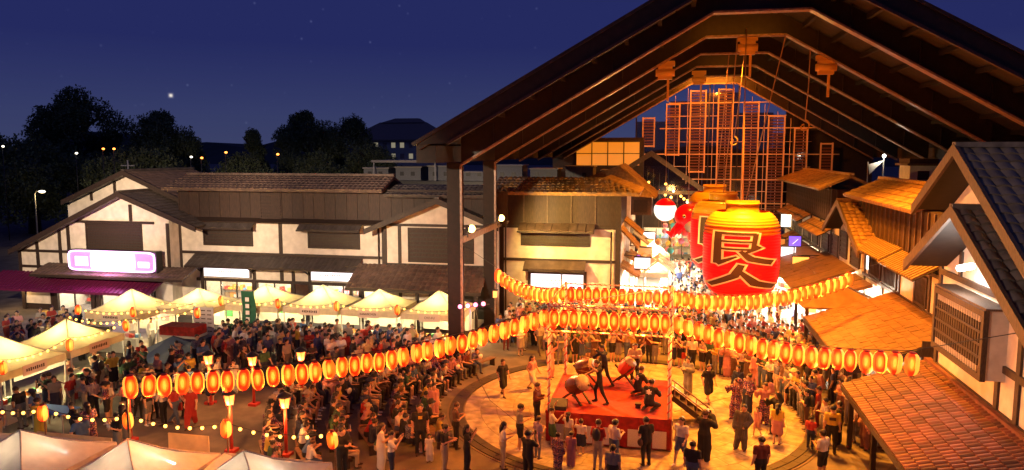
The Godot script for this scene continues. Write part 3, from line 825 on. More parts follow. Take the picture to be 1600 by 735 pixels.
	box(c, "upper_end_wall", v3(-45.42, 5.7, -6), v3(-45.1, 8.0, -0.5), M.clad_b)
	for k in 19:
		var s := -45.2 + k * 0.76
		box(c, "board", v3(s + 0.02, 5.75, -0.12), v3(s + 0.74, 8.0, -0.08 + R.randf_range(-0.012, 0.01)), [M.clad, M.clad_b][R.randi() % 2])
		box(c, "batten", v3(s - 0.045, 5.7, -0.12), v3(s + 0.045, 8.0, 0.0), M.batten)
	slab(c, "roof", [v3(-45.6, 8.05, 0.6), v3(-33.2, 8.05, 0.6), v3(-33.2, 8.95, -1.4), v3(-45.6, 8.95, -1.4)], 0.14, M.copper_b)
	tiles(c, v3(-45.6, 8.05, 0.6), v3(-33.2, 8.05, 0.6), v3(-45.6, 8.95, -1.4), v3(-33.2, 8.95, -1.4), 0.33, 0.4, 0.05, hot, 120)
	slab(c, "roof", [v3(-45.6, 8.95, -1.4), v3(-33.2, 8.95, -1.4), v3(-33.2, 7.9, -4), v3(-45.6, 7.9, -4)], 0.14, M.copper_b)
	box(c, "ridge_cap", v3(-45.7, 8.95, -1.55), v3(-33.1, 9.1, -1.25), M.copper)
	for s in [-45.9, -42.2, -38.8, -36.2, -34, -32.2]: box(c, "post", v3(s - 0.1, 0, 0), v3(s + 0.1, 5.7, 0.07), M.timber_b)
	box(c, "beam", v3(-46, 5.55, 0), v3(-31, 5.72, 0.09), M.timber_b)
	box(c, "beam", v3(-46, 3.9, 0), v3(-31, 4.05, 0.09), M.timber_b)
	for w in [[-41.2, -39.2, 4.2, 5.5], [-38.4, -36.6, 4.2, 5.5], [-33.8, -32.5, 4.2, 5.3]]: shutter(c, w[0], w[1], w[2], w[3], 0.0, 8, true)
	box(c, "lit_window_lamp", v3(-42.0, 4.3, 0.0), v3(-41.5, 5.4, 0.03), M.shop_white)
	for h in [[-41.4, -36.0, 6.1, 5.55, 1.0], [-36.4, -31.2, 6.0, 5.45, 1.0]]:
		slab(c, "window_hood", [v3(h[0], h[2], 0.02), v3(h[1], h[2], 0.02), v3(h[1], h[3], h[4]), v3(h[0], h[3], h[4])], 0.04, M.timber)
		for k in 16:
			var s := lerpf(h[0], h[1], (k + 0.5) / 16.0)
			bar(c, "slat", v3(s, h[2] + 0.05, 0.02), v3(s, h[3] + 0.05, h[4]), 0.16, 0.06, M.copper_b)
	side_gable(c, -48.3, 5.9, -44.8, 7.7, -39.6, 5.5, -1.0, 1.0, hot, M.copper_b, 0.34, 0.4, 0.06, 100)
	part(c, "dormer_wall", prism_mesh([v3(-48.0, 3.9, 0.1), v3(-42.6, 3.9, 0.1), v3(-42.6, 6.6, 0.1), v3(-44.8, 7.5, 0.1), v3(-48.0, 5.9, 0.1)], v3(0, 0, -0.3)), M.plaster)
	shutter(c, -44.9, -43.0, 4.2, 6.0, 0.1, 5)
	shutter(c, -47.6, -46.0, 4.3, 5.7, 0.1, 5)
	for h in [[-52, -44, 3.9, 2.7, 3.4], [-44, -40.2, 3.7, 2.6, 3.6]]:
		slab(c, "stall_roof", [v3(h[0], h[2], 0.12), v3(h[1], h[2], 0.12), v3(h[1], h[3], h[4]), v3(h[0], h[3], h[4])], 0.1, M.canopytile)
		tiles(c, v3(h[0], h[3], h[4]), v3(h[1], h[3], h[4]), v3(h[0], h[2], 0.12), v3(h[1], h[2], 0.12), 0.9, 0.9, 0.03, [M.canopytile, M.canopytile_b], 60, false)
	# small pyramid roof
	var top := v3(-38.6, 4.1, 2.2)
	for q in [[v3(-40.3, 3.1, 4.0), v3(-36.9, 3.1, 4.0)], [v3(-36.9, 3.1, 4.0), v3(-36.9, 3.1, 0.1)], [v3(-40.3, 3.1, 0.1), v3(-40.3, 3.1, 4.0)]]:
		part(c, "porch_roof", prism_mesh([q[0], q[1], top], v3(0, -0.08, 0)), M.canopytile)
	for s in [-40.1, -37.1]: box(c, "porch_post", v3(s - 0.08, 0, 3.7), v3(s + 0.08, 3.05, 3.86), M.timber)
	# far house of the row
	var d := right_thing("far_battened_house", "farther battened house with small tiled window hoods along the market street", "house", 10.4, -61)
	box(d, "wall", v3(-71, 0, -0.3), v3(-46.2, 5.7, 0), M.plaster)
	box(d, "upper_wall", v3(-70.6, 5.9, -0.5), v3(-52.4, 8.05, -0.12), M.clad)
	box(d, "upper_end_wall", v3(-52.4, 5.9, -5), v3(-52.1, 8.0, -0.12), M.clad_b)
	for k in 26:
		var s := -70.5 + k * 0.72
		box(d, "batten", v3(s - 0.045, 5.9, -0.12), v3(s + 0.045, 8.0, 0.0), M.batten)
	for k in 6: box(d, "batten", v3(-52.1, 5.9, -0.5 - k * 0.7), v3(-52.02, 8.0, -0.42 - k * 0.7), M.batten)
	slab(d, "roof", [v3(-71.4, 8.05, 0.8), v3(-51.8, 8.05, 0.8), v3(-51.8, 8.95, -1.2), v3(-69.0, 8.95, -1.2)], 0.14, M.copper_b)
	tiles(d, v3(-71.4, 8.05, 0.8), v3(-51.8, 8.05, 0.8), v3(-69, 8.95, -1.2), v3(-51.8, 8.95, -1.2), 0.4, 0.45, 0.05, hot)
	slab(d, "roof", [v3(-69, 8.95, -1.2), v3(-51.8, 8.95, -1.2), v3(-51.8, 7.9, -3.6), v3(-69, 7.9, -3.6)], 0.14, M.copper_b)
	box(d, "ridge_cap", v3(-69, 8.95, -1.35), v3(-51.7, 9.1, -1.05), M.copper)
	for s in [-70.5, -66, -62, -58, -54.5, -51, -48.4]: box(d, "post", v3(s - 0.1, 0, 0), v3(s + 0.1, 5.9, 0.08), M.timber_b)
	box(d, "beam", v3(-71, 3.7, 0), v3(-46.2, 3.85, 0.09), M.timber_b)
	for h in [[-68.5, -58.0, 5.9, 5.3, 1.1], [-57.6, -50.0, 5.7, 5.1, 1.1], [-66, -60, 3.9, 3.4, 1.0]]:
		slab(d, "window_hood", [v3(h[0], h[2], 0.02), v3(h[1], h[2], 0.02), v3(h[1], h[3], h[4]), v3(h[0], h[3], h[4])], 0.05, M.timber)
		tiles(d, v3(h[0], h[3], h[4]), v3(h[1], h[3], h[4]), v3(h[0], h[2], 0.02), v3(h[1], h[2], 0.02), 0.4, 0.5, 0.04, hot)
	for w in [[-65, -62.6, 4.0, 5.1], [-60.8, -58.6, 4.0, 5.0], [-57, -55.2, 4.0, 5.0], [-53.6, -51.6, 4.0, 5.0], [-50.4, -48.8, 4.0, 5.2], [-65, -62.6, 1.6, 3.3], [-57, -55, 1.6, 3.3]]: shutter(d, w[0], w[1], w[2], w[3], 0.0, 4)
	slab(d, "stall_roof", [v3(-66, 3.6, 0.12), v3(-52.5, 3.6, 0.12), v3(-52.5, 2.6, 3.2), v3(-66, 2.6, 3.2)], 0.1, M.canopytile)
	# little tower on a roof behind
	var t := thing("roof_turret", "small cream turret with a dark window standing on a roof behind the battened house", "turret", v3(14.1, 0, -47))
	box(t, "wall", v3(13.4, 0, -48), v3(14.8, 9.7, -46), M.plaster_b)
	box(t, "window", v3(13.8, 8.9, -46), v3(14.4, 9.4, -45.96), M.timber)
	box(t, "cap", v3(13.2, 9.7, -48.2), v3(15.0, 9.82, -45.8), M.batten)
	box(t, "cap", v3(13.35, 9.82, -48.0), v3(14.85, 10.1, -46.0), M.clad)
	var f := thing("work_lamp", "small white work lamp with a triangular pale flag under the far hall roof", "lamp", v3(14.5, 8, -56))
	part(f, "lamp_head", ball(0.12), M.whitetube, v3(14.6, 10.2, -56) - O)
	part(f, "flag", prism_mesh([v3(13.6, 9.6, -56), v3(14.6, 9.9, -56), v3(13.7, 8.9, -56)], v3(0, 0, 0.03)), M.whitecloth)
	bar(f, "pole", v3(13.6, 8, -56.05), v3(13.6, 9.8, -56.05), 0.06, 0.06, M.greymetal)
	bar(f, "pole", v3(14.6, 8, -56.05), v3(14.6, 10.1, -56.05), 0.06, 0.06, M.greymetal)
	omni(f, "lamp_light", v3(14.3, 10.0, -55.7), Color(1, 0.95, 0.85), 1.5)

# ---------------------------------------------------------------- the hall
func hall() -> void:
	var h := thing("hall_roof", "huge dark gabled hall roof on steel portal frames over the market street", "roof", v3(3.7, 0, -52))
	var z0 := -31.0
	var z1 := -73.0
	slab(h, "roof_slope", [v3(-10.9, 10.83, z0), v3(3.7, 18.98, z0), v3(3.7, 18.98, z1), v3(-10.9, 10.83, z1)], 0.3, M.hallroof)
	slab(h, "roof_slope", [v3(18.3, 10.83, z0), v3(3.7, 18.98, z0), v3(3.7, 18.98, z1), v3(18.3, 10.83, z1)], 0.3, M.hallroof)
	for s in [-1.0, 1.0]:
		part(h, "verge_board", prism_mesh([v3(3.7 + s * 14.7, 10.80, z0), v3(3.7, 19.02, z0), v3(3.7, 18.15, z0), v3(3.7 + s * 13.1, 10.86, z0)], v3(0, 0, 0.12)), M.pillar)
		part(h, "verge_cap", prism_mesh([v3(3.7 + s * 14.75, 10.86, z0 - 0.1), v3(3.7, 19.10, z0 - 0.1), v3(3.7, 18.98, z0 - 0.1), v3(3.7 + s * 14.65, 10.74, z0 - 0.1)], v3(0, 0, 0.3)), M.hallroof)
		part(h, "verge_trim", prism_mesh([v3(3.7 + s * 13.1, 10.92, z0), v3(3.7, 18.21, z0), v3(3.7, 18.08, z0), v3(3.7 + s * 13.1, 10.79, z0)], v3(0, 0, 0.2)), M.clad_b)
		box(h, "eave_beam", v3(3.7 + s * 14.2 - 0.45, 10.0, z1), v3(3.7 + s * 14.2 + 0.45, 10.75, z0 - 0.2), M.pillar)
		for k in 9:
			var t := (k + 0.6) / 9.4
			var a := v3(3.7 + s * lerpf(13.6, 0.3, t), lerpf(11.05, 18.35, t), 0)
			box(h, "purlin", v3(a.x - 0.09, a.y - 0.20, z1), v3(a.x + 0.09, a.y, z0 - 0.2), M.soffit)
	for i in 6:
		var z := -34.0 - 7.0 * i
		var f := part(h, "portal_frame", prism_mesh([v3(1.72, 16.55, z), v3(5.68, 16.55, z), v3(5.68, 17.45, z), v3(3.7, 18.5, z), v3(1.72, 17.45, z)], v3(0, 0, -0.25)), M.steel)
		for s in [-1.0, 1.0]:
			var c := 3.7
			part(f, "web", prism_mesh([v3(c + s * 13.4, 9.95, z), v3(c + s * 1.98, 16.55, z), v3(c + s * 1.98, 17.45, z), v3(c + s * 13.4, 11.15, z)], v3(0, 0, -0.25)), M.steel)
			part(f, "flange", prism_mesh([v3(c + s * 13.4, 9.93, z + 0.16), v3(c + s * 1.98, 16.53, z + 0.16), v3(c + s * 1.98, 16.44, z + 0.16), v3(c + s * 13.4, 9.84, z + 0.16)], v3(0, 0, -0.55)), M.flange)
			for k in 4:
				var t := (k + 0.5) / 4.0
				var x: float = c + s * lerpf(13.2, 2.2, t)
				var y := lerpf(10.05, 16.4, t)
				box(f, "stiffener", v3(x - 0.03, y + 0.1, z), v3(x + 0.03, y + 1.0, z + 0.12), M.steel)
		box(f, "flange", v3(1.70, 16.44, z - 0.39), v3(5.70, 16.53, z + 0.16), M.flange)
	# cable from the pillar and hanging ropes are things of their own
	for k in 2:
		var z := -34.0 - 7.0 * k
		var p := thing("hall_pillar", ["dark steel pillar nearest the plaza, with its lit edge painted pale", "second dark steel pillar, farther from the plaza"][k], "pillar", v3(-10, 0, z), "pillars under the hall roof")
		box(p, "web", v3(-10.12, 0, z - 0.28), v3(-9.88, 9.98, z + 0.28), M.pillar)
		box(p, "flange", v3(-10.32, 0, z + 0.28), v3(-9.68, 9.98, z + 0.33), M.pillar)
		box(p, "flange", v3(-10.32, 0, z - 0.33), v3(-9.68, 9.98, z - 0.28), M.pillar)
		box(p, "painted_lit_edge", v3(-9.68, 0, z + 0.24), v3(-9.58, 9.9, z + 0.34), M.flange)  # pale strip paints the lamplit edge of the pillar
		box(p, "base_plate", v3(-10.6, 0.0, z - 0.6), v3(-9.4, 0.4, z + 0.6), M.kerb)
	var bmr := thing("floodlight_beam", "pale cross beam between the two pillars carrying two floodlights", "beam", v3(-9.6, 6.2, -37.5))
	bar(bmr, "beam", v3(-9.55, 6.35, -33.6), v3(-9.55, 6.35, -41.2), 0.14, 0.32, M.flange)
	for q in [v3(-9.3, 6.85, -34.0), v3(-9.3, 6.80, -40.4)]:
		var fl := thing("floodlight", "small round floodlight on the %s end of the beam between the pillars" % ["near", "far"][0 if q.z > -36 else 1], "floodlight", q, "floodlights on the pillars")
		part(fl, "housing", tube_mesh([v3(-0.16, 0.03, 0), v3(0.04, -0.01, 0.02)], [0.12, 0.18], 10), M.darkmetal)
		part(fl, "lens_lamp", ball(0.19), M.flood, v3(0.10, -0.02, 0.03))
		bar(fl, "bracket", q + v3(-0.1, -0.45, 0), q + v3(-0.1, -0.05, 0), 0.06, 0.06, M.darkmetal)
		spot(fl, "flood_light", q + v3(0.34, -0.05, 0.1), v3(9, 3.5, -24) if q.z > -36 else v3(-1.5, 3.0, -47), Color(1.0, 0.66, 0.34) if q.z > -36 else Color(1.0, 0.80, 0.42), 420.0 if q.z > -36 else 170.0, 42.0 if q.z > -36 else 58.0, 0.12)
	# high lamps hidden behind the first, third and last frames
	var bays := [[v3(2.5, 17.15, -35.2), "left of the pair behind the first frame"], [v3(4.9, 17.15, -35.2), "right of the pair behind the first frame"], [v3(3.7, 17.0, -49.2), "alone behind the third frame"], [v3(2.7, 17.0, -64.0), "left of the pair near the end screen"], [v3(4.7, 17.0, -64.0), "right of the pair near the end screen"]]
	for bay in bays:
		var q: Vector3 = bay[0]
		var hl := thing("high_bay_lamp", "amber high-bay lamp under the ridge, " + bay[1], "lamp", q, "lamps under the hall ridge")
		part(hl, "lamp_dish", tube_mesh([v3(0, 0.28, 0), v3(0, 0.02, 0)], [0.08, 0.24], 10), M.darkmetal)
		part(hl, "lamp_bulb", ball(0.15), M.sodium, v3(0, -0.10, 0))
		bar(hl, "hanger", q + v3(0, 0.25, 0), q + v3(0, 0.9, 0), 0.05, 0.05, M.darkmetal)
		if q.z > -60:
			spot(hl, "lamp_light", q + v3(0, -0.30, 0), q + v3(0.25, -10, 0.6), Color(1.0, 0.59, 0.145), 800.0 if q.z > -40 else 420.0, 54.0, 0.2)
			omni(hl, "lamp_spill", q + v3(0, -0.34, 0), Color(1.0, 0.55, 0.12), 4.0, 0.2)
		else: omni(hl, "lamp_light", q + v3(0, -0.34, 0), Color(1.0, 0.52, 0.12), 70.0, 0.2)
	# gable screen at the far end
	var g := thing("gable_screen", "tall gable screen of slatted panels in pale frames ending the hall", "screen", v3(5, 0, -72))
	var cols := [[-2.57, -1.5, 13.63, 11.0], [-0.4, 0.8, 14.9, 10.2], [1.79, 3.16, 16.1, 8.6], [4.3, 5.6, 16.2, 5.2], [6.6, 7.9, 15.0, 4.6], [8.8, 10.2, 13.7, 4.6], [11.1, 12.2, 12.6, 4.6], [13.4, 14.4, 11.2, 4.6]]
	for c in cols:
		for x in [c[0], c[1]]: box(g, "panel_frame", v3(x - 0.065, c[3] - 0.1, -72.0), v3(x + 0.065, c[2] + 0.1, -71.86), M.lattice)
		for y in [c[2], c[3]]: box(g, "panel_frame", v3(c[0], y - 0.07, -72.0), v3(c[1], y + 0.07, -71.88), M.lattice)
		var y: float = c[3] + 0.25
		while y < c[2] - 0.15:
			box(g, "slat", v3(c[0] + 0.07, y - 0.075, -72.0), v3(c[1] - 0.07, y + 0.075, -71.95), M.lattice_fill)
			y += 0.27
	for y in [15.0, 12.65, 10.25, 7.9, 5.7]:
		var half: float = (18.4 - y) / 0.62
		box(g, "rail", v3(maxf(3.7 - half, [0.8, 0.0, -2.5, 2.2, 3.6][int((15.0 - y) / 2.3)] - 1.0), y - 0.05, -72.0), v3(minf(3.7 + half, 15.0), y + 0.05, -71.9), M.lattice)
	for x in [-3.2, 3.5, 6.1, 11.0]: box(g, "mullion", v3(x - 0.06, 9.0 if x < 0 else 4.6, -72.05), v3(x + 0.06, 18.0 - absf(x - 3.7) * 0.56, -71.93), M.steel)
	box(g, "sill_beam", v3(3.0, 4.2, -72.3), v3(16, 4.75, -71.8), M.clad_b)
	for k in 5: box(g, "glass", v3(-3.2 + k * 3.12, 4.8, -72.16), v3(-0.14 + k * 3.12, 16.5 - absf(-1.6 + k * 3.12 - 3.7) * 0.6, -72.13), M.tinted)
	for k in 11:
		var x := 0.4 + k * 1.15
		box(g, "mullion", v3(x - 0.025, 4.7 if x > 3.4 else 9.0 - x, -72.12), v3(x + 0.025, 17.6 - absf(x - 3.7) * 0.58, -72.05), M.lattice)
	for y in [5.2, 6.8, 9.1, 11.4, 13.8]: box(g, "rail", v3(3.0 if y < 7 else 0.3 if y < 10 else -0.3, y - 0.025, -72.12), v3(minf(12.6, 3.7 + (17.8 - y) / 0.6), y + 0.025, -72.06), M.lattice)
	part(g, "end_wall", prism_mesh([v3(10.4, 4.2, -72.6), v3(18, 4.2, -72.6), v3(18, 10.6, -72.6), v3(10.4, 14.9, -72.6)], v3(0, 0, -0.2)), M.soffit)
	# hoists, ropes and hooks
	var ho := [[v3(3.85, 16.3, -41.3), "amber-lit chain hoist under the middle of the second frame"], [v3(7.75, 15.2, -41.3), "amber-lit chain hoist on the right slope of the second frame"], [v3(-0.35, 15.1, -41.3), "hoist box on the left slope of the second frame"], [v3(1.9, 16.0, -55.3), "small hoist hanging from the fourth frame"]]
	for q in ho:
		var k := thing("chain_hoist", q[1], "hoist", q[0], "hoists on the hall frames")
		var b: Vector3 = q[0]
		box(k, "motor", b + v3(-0.38, -0.75, -0.2), b + v3(0.38, -0.05, 0.2), M.hoist)
		box(k, "trolley", b + v3(-0.5, -0.05, -0.12), b + v3(0.5, 0.22, 0.12), M.hoist)
		part(k, "drum", tube_mesh([v3(-0.5, -0.4, 0.1), v3(0.5, -0.4, 0.1)], [0.2], 10), M.hoist)
		box(k, "chain_bag", b + v3(0.1, -1.9, -0.06), b + v3(0.22, -0.75, 0.06), M.hoist)
	var ropes := [[v3(5.68, 16.4, -41), v3(4.5, 3.4, -54), "slack rope slanting down from the second frame past the big lanterns"], [v3(6.95, 15.7, -41.2), v3(7.15, 12.2, -43), "short rope with an iron hook hanging right of the lanterns"], [v3(4.3, 16.4, -48), v3(4.2, 11.5, -52), "thin cable with a loop hanging near the middle of the hall"], [v3(3.4, 16.4, -48), v3(3.3, 8.0, -55), "cable carrying the rearmost big lantern"], [v3(3.3, 16.4, -41), v3(3.2, 8.0, -46), "cable carrying the middle big lantern"]]
	for q in ropes:
		var k := thing("hanging_cable", q[2], "cable", q[1], "cables in the hall")
		part(k, "rope", tube_mesh([q[0] - q[1], (q[0] - q[1]) * 0.5 + v3(0.04, -0.05, 0), Vector3.ZERO], [0.03], 5), M.cable)
		if "hook" in q[2] or "loop" in q[2]:
			var pts := []
			for i in 12: pts.append(v3(0.22 * sin(i * 0.55), -0.22 + 0.22 * cos(i * 0.55) - 0.02 * i, 0))
			part(k, "hook", tube_mesh(pts, [0.045], 6), M.hoist)
	# pavilion gable at the far end of the street
	var pv := thing("street_gate", "small dark gabled gate roof spanning the far end of the market street", "gate", v3(0, 0, -64))
	for s in [[v3(-1.54, 10.5, -64), v3(-4.0, 8.9, -64)], [v3(-1.54, 10.5, -64), v3(3.2, 7.15, -64)]]:
		slab(pv, "roof", [s[0], s[1], s[1] + v3(0, 0, -4), s[0] + v3(0, 0, -4)], 0.15, M.clad)
		part(pv, "barge_board", prism_mesh([s[0] + v3(0, 0.1, 0), s[1] + v3(0, 0.1, 0), s[1] + v3(0, -0.4, 0), s[0] + v3(0, -0.4, 0)], v3(0, 0, 0.14)), M.batten)
	box(pv, "post", v3(2.6, 0, -64.3), v3(2.9, 7.3, -64), M.timber_b)
	box(pv, "cross_beam", v3(-2.8, 6.9, -64.2), v3(2.8, 7.2, -63.95), M.batten)
	for k in 26:
		var x := R.randf_range(-2.4, 2.2)
		var yt := minf(9.4, 10.0 - maxf(0.0, (x + 1.54) * 0.7))
		var y := R.randf_range(5.0, maxf(5.2, yt - 0.3))
		part(pv, "festoon_bulb", ball(0.11, 6, 4), M.bulb if k % 3 else M.town_white, v3(x, y, -63.2 + R.randf_range(-0.8, 0.4)) - O)
	for k in 9:
		var x := -2.3 + k * 0.5
		bar(pv, "festoon_cord", v3(x, 9.2 - absf(x + 1.54) * 0.65, -63.3), v3(x, 5.0, -63.3), 0.02, 0.02, M.darkmetal)
	omni(pv, "festoon_light", v3(0.2, 6.5, -62.2), Color(1, 0.75, 0.4), 18.0, 0.4)

	# tall unseen mast added outside the picture, behind the near tents, that washes the left fronts and the tent tops
	var ms := thing("added_floodlight_mast", "tall unseen mast with two floodlights, added behind the near row of tents", "mast", v3(-21, 0, -3))
	part(ms, "mast", tube_mesh([Vector3.ZERO, v3(0, 14, 0)], [0.16, 0.09], 8), M.greymetal)
	for s in [-0.6, 0.6]:
		box(ms, "lamp_housing", v3(-21 + s - 0.3, 13.6, -3.1), v3(-21 + s + 0.3, 14.0, -2.8), M.darkmetal)
		box(ms, "lamp_lens", v3(-21 + s - 0.26, 13.64, -3.13), v3(-21 + s + 0.26, 13.96, -3.105), M.flood)

	for k in 4: spot(ms, "flood_light", v3(-21.9 + 0.6 * k, 13.8, -3.35), v3(-39.5 + 9.0 * k, 5.4, -42), Color(1.0, 0.86, 0.70), [2000.0, 1550.0, 1400.0, 1200.0][k], 12.5, 0.3)
	spot(ms, "flood_light", v3(-20.2, 13.8, -3.3), v3(11, 7.5, -21), Color(1.0, 0.84, 0.70), 420.0, 14.0, 0.3)  # added spot that lifts the nearest right house, standing in for sky glow
	# the end of the market street
	var es := thing("street_end_house", "lit shop front closing the far end of the market street under the gate", "house", v3(3, 0, -74))
	box(es, "wall", v3(-2.6, 3.0, -74.6), v3(12.0, 5.4, -74.3), M.clad)
	shop(es, -2.4, 2.6, 0, 2.9, -74.3, 2.0, 4)
	shop(es, 3.2, 9.6, 0, 2.9, -74.3, 2.0, 5)
	for x in [-2.5, 0.2, 2.9, 6.0, 9.8]: box(es, "post", v3(x - 0.12, 0, -74.3), v3(x + 0.12, 5.4, -74.2), M.timber_b)
	omni(es, "shop_light", v3(1.5, 3.2, -71.5), Color(1, 0.8, 0.5), 30.0, 0.3)

# ---------------------------------------------------------------- lanterns
const ORD := ["first", "second", "third", "fourth", "fifth", "sixth", "seventh", "eighth", "ninth", "tenth", "eleventh", "twelfth", "thirteenth", "fourteenth", "fifteenth", "sixteenth", "seventeenth", "eighteenth", "nineteenth", "twentieth"]
const TENS := ["", "", "twenty", "thirty", "forty", "fifty", "sixty"]

func ordinal(k: int) -> String:              # 0 is the first
	if k < 20: return ORD[k]
	var t := int((k + 1) / 10.0)
	var u := (k + 1) % 10
	return ["", "", "twentieth", "thirtieth", "fortieth", "fiftieth", "sixtieth"][t] if u == 0 else TENS[t] + "-" + ORD[u - 1]

func paper_shade() -> ArrayMesh:
	if meshes.has("shade"): return meshes.shade
	var prof := []
	for j in 25:
		var y := -0.29 + 0.58 * j / 24.0
		var e := pow(maxf(0.0, 1.0 - pow(absf(y) / 0.315, 3.2)), 0.5)
		prof.append(Vector2(0.185 * e * (1.0 - (0.035 if j % 2 else 0.0)) , y))
	var m: ArrayMesh = null
	for s in 2:                                      # two broad red faces, two pale seams between
		var st := begin()
		for k in 2:
			var a := PI * k
			if s == 0: lathe(st, prof, 8, a - deg_to_rad(58), a + deg_to_rad(58))
			else: lathe(st, prof, 4, a + deg_to_rad(58), a + deg_to_rad(122))
		m = done(st, m)
	m.surface_set_material(0, M.shade_red)
	m.surface_set_material(1, M.shade_cream)
	meshes.shade = m
	var st2 := begin()
	lathe(st2, [Vector2(0.0, 0.0), Vector2(0.085, 0.0), Vector2(0.085, 0.035), Vector2(0.0, 0.035)], 10)
	meshes.cap = done(st2)
	meshes.lbulb = ball(0.05, 8, 6)
	return m

func lantern(at: Vector3, label: String, group: String, size := 1.0, lit := 0.0, along := Vector3.RIGHT) -> void:
	var l := thing("paper_lantern", label, "lantern", at, group)
	var q := Basis(Vector3.UP, R.randf_range(-0.3, 0.3) - PI / 2 - atan2(along.z, along.x)) * Basis(Vector3.RIGHT, R.randf_range(-0.09, 0.09)) * Basis(Vector3.BACK, R.randf_range(-0.07, 0.07)) * Basis.from_scale(v3(size * R.randf_range(0.95, 1.04), size * R.randf_range(0.96, 1.03), size * R.randf_range(0.95, 1.04)))
	var shade := part(l, "paper_shade", paper_shade(), null, Vector3.ZERO, q)
	var dim := R.randi() % 6
	if dim < 2:
		shade.set_surface_override_material(0, M["shade_red%d" % dim])
		shade.set_surface_override_material(1, M["shade_cream%d" % dim])
	part(l, "cap", meshes.cap, M.ropered, Vector3(0, 0.285 * size, 0), Basis.from_scale(Vector3.ONE * size))
	part(l, "cap", meshes.cap, M.ropered, Vector3(0, -0.315 * size, 0), Basis.from_scale(Vector3.ONE * size))
	part(l, "lamp_bulb", meshes.lbulb, M.lantern_bulb, Vector3(0, 0.0, 0), Basis.from_scale(Vector3(1, 2.7, 1) * size))
	part(l, "added_glow_globe", meshes.lbulb, M.added_glow_globe, Vector3.ZERO, Basis.from_scale(Vector3(2.1, 4.0, 2.1) * size))  # added shell, spreads the hot spot seen through the paper
	if lit > 0.0: omni(l, "lantern_light", at + Vector3(0, -0.42 * size, 0), Color(1.0, 0.52, 0.14), lit, 0.08)

func cord(label: String, pts: Array, m: Material, r := 0.012) -> void:
	var c := thing("lantern_string", label, "string", pts[0])
	part(c, "cord", tube_mesh(rel(pts), [r], 4), m)

func sagged(a: Vector3, b: Vector3, sag: float, n: int) -> Array:
	var pts := []
	for k in n + 1:
		var t := float(k) / n
		pts.append(a.lerp(b, t) - Vector3(0, sag * 4 * t * (1 - t), 0))
	return pts

func lantern_string(a: Vector3, b: Vector3, sag: float, n: int, where: String, group: String, before := Vector3.ZERO, after := Vector3.ZERO) -> void:
	var pts := sagged(a, b, sag, n - 1)
	var line := pts.duplicate()
	if before: line.push_front(before)
	if after: line.push_back(after)
	cord("thin cord carrying the paper lanterns " + where, line, M.darkmetal)
	for k in n:
		lantern(pts[k] - Vector3(0, 0.34 + R.randf_range(-0.025, 0.03), 0) + (b - a).normalized() * R.randf_range(-0.03, 0.03), "lantern, %s from the left on the string %s" % [ordinal(k), where], group, 1.0, 5.0 if k % 4 == 1 else 0.0, b - a)

func bulb_string(label: String, anchors: Array, sag: float, gap: float) -> void:
	var s := thing("bulb_string", label, "string lights", anchors[0], "bulb strings on the stall tents")
	var line := []
	for k in anchors.size() - 1:
		var n := maxi(2, roundi((anchors[k + 1] - anchors[k]).length() / gap))
		var pts := sagged(anchors[k], anchors[k + 1], sag, n)
		for i in n: line.append(pts[i])
	line.append(anchors[-1])
	part(s, "cord", tube_mesh(rel(line), [0.012], 4), M.darkmetal)
	for p in line: part(s, "bulb", meshes.bulb, M.bulb, p - O - Vector3(0, 0.06, 0))

# one character stroke laid on the round of a lantern: centre line in unit coordinates, half widths
func stroke(st: SurfaceTool, pts: Array, widths: Array, rad: float, grow: float, r_y: Callable) -> void:
	var c := Curve2D.new()
	for p in pts: c.add_point(p)
	var fine := []
	for k in pts.size() - 1:
		for s in 5:
			var t := s / 5.0
			fine.append([pts[k].lerp(pts[k + 1], t), lerpf(widths[k], widths[k + 1], t)])
	fine.append([pts[-1], widths[-1]])
	var d0: Vector2 = (pts[1] - pts[0]).normalized() * grow
	var d1: Vector2 = (pts[-1] - pts[-2]).normalized() * grow
	fine[0][0] -= d0
	fine[-1][0] += d1
	st.set_smooth_group(-1)
	var prev := []
	for i in fine.size():
		var p: Vector2 = fine[i][0]
		var a: Vector2 = fine[maxi(i - 1, 0)][0]
		var b: Vector2 = fine[mini(i + 1, fine.size() - 1)][0]
		var n := (b - a).normalized().orthogonal()
		var w: float = fine[i][1] + grow
		var row := []
		for k in 3:
			var q: Vector2 = p + n * w * (k - 1)
			var r: float = rad * r_y.call(q.y) + (0.035 if grow > 0 else 0.05)
			var an := asin(clampf(q.x, -0.98, 0.98))
			row.append(Vector3(sin(an) * r, q.y, cos(an) * r))
		if prev:
			for k in 2: face(st, [prev[k], prev[k + 1], row[k + 1], row[k]], Vector3(0, p.y, 0))
		prev = row

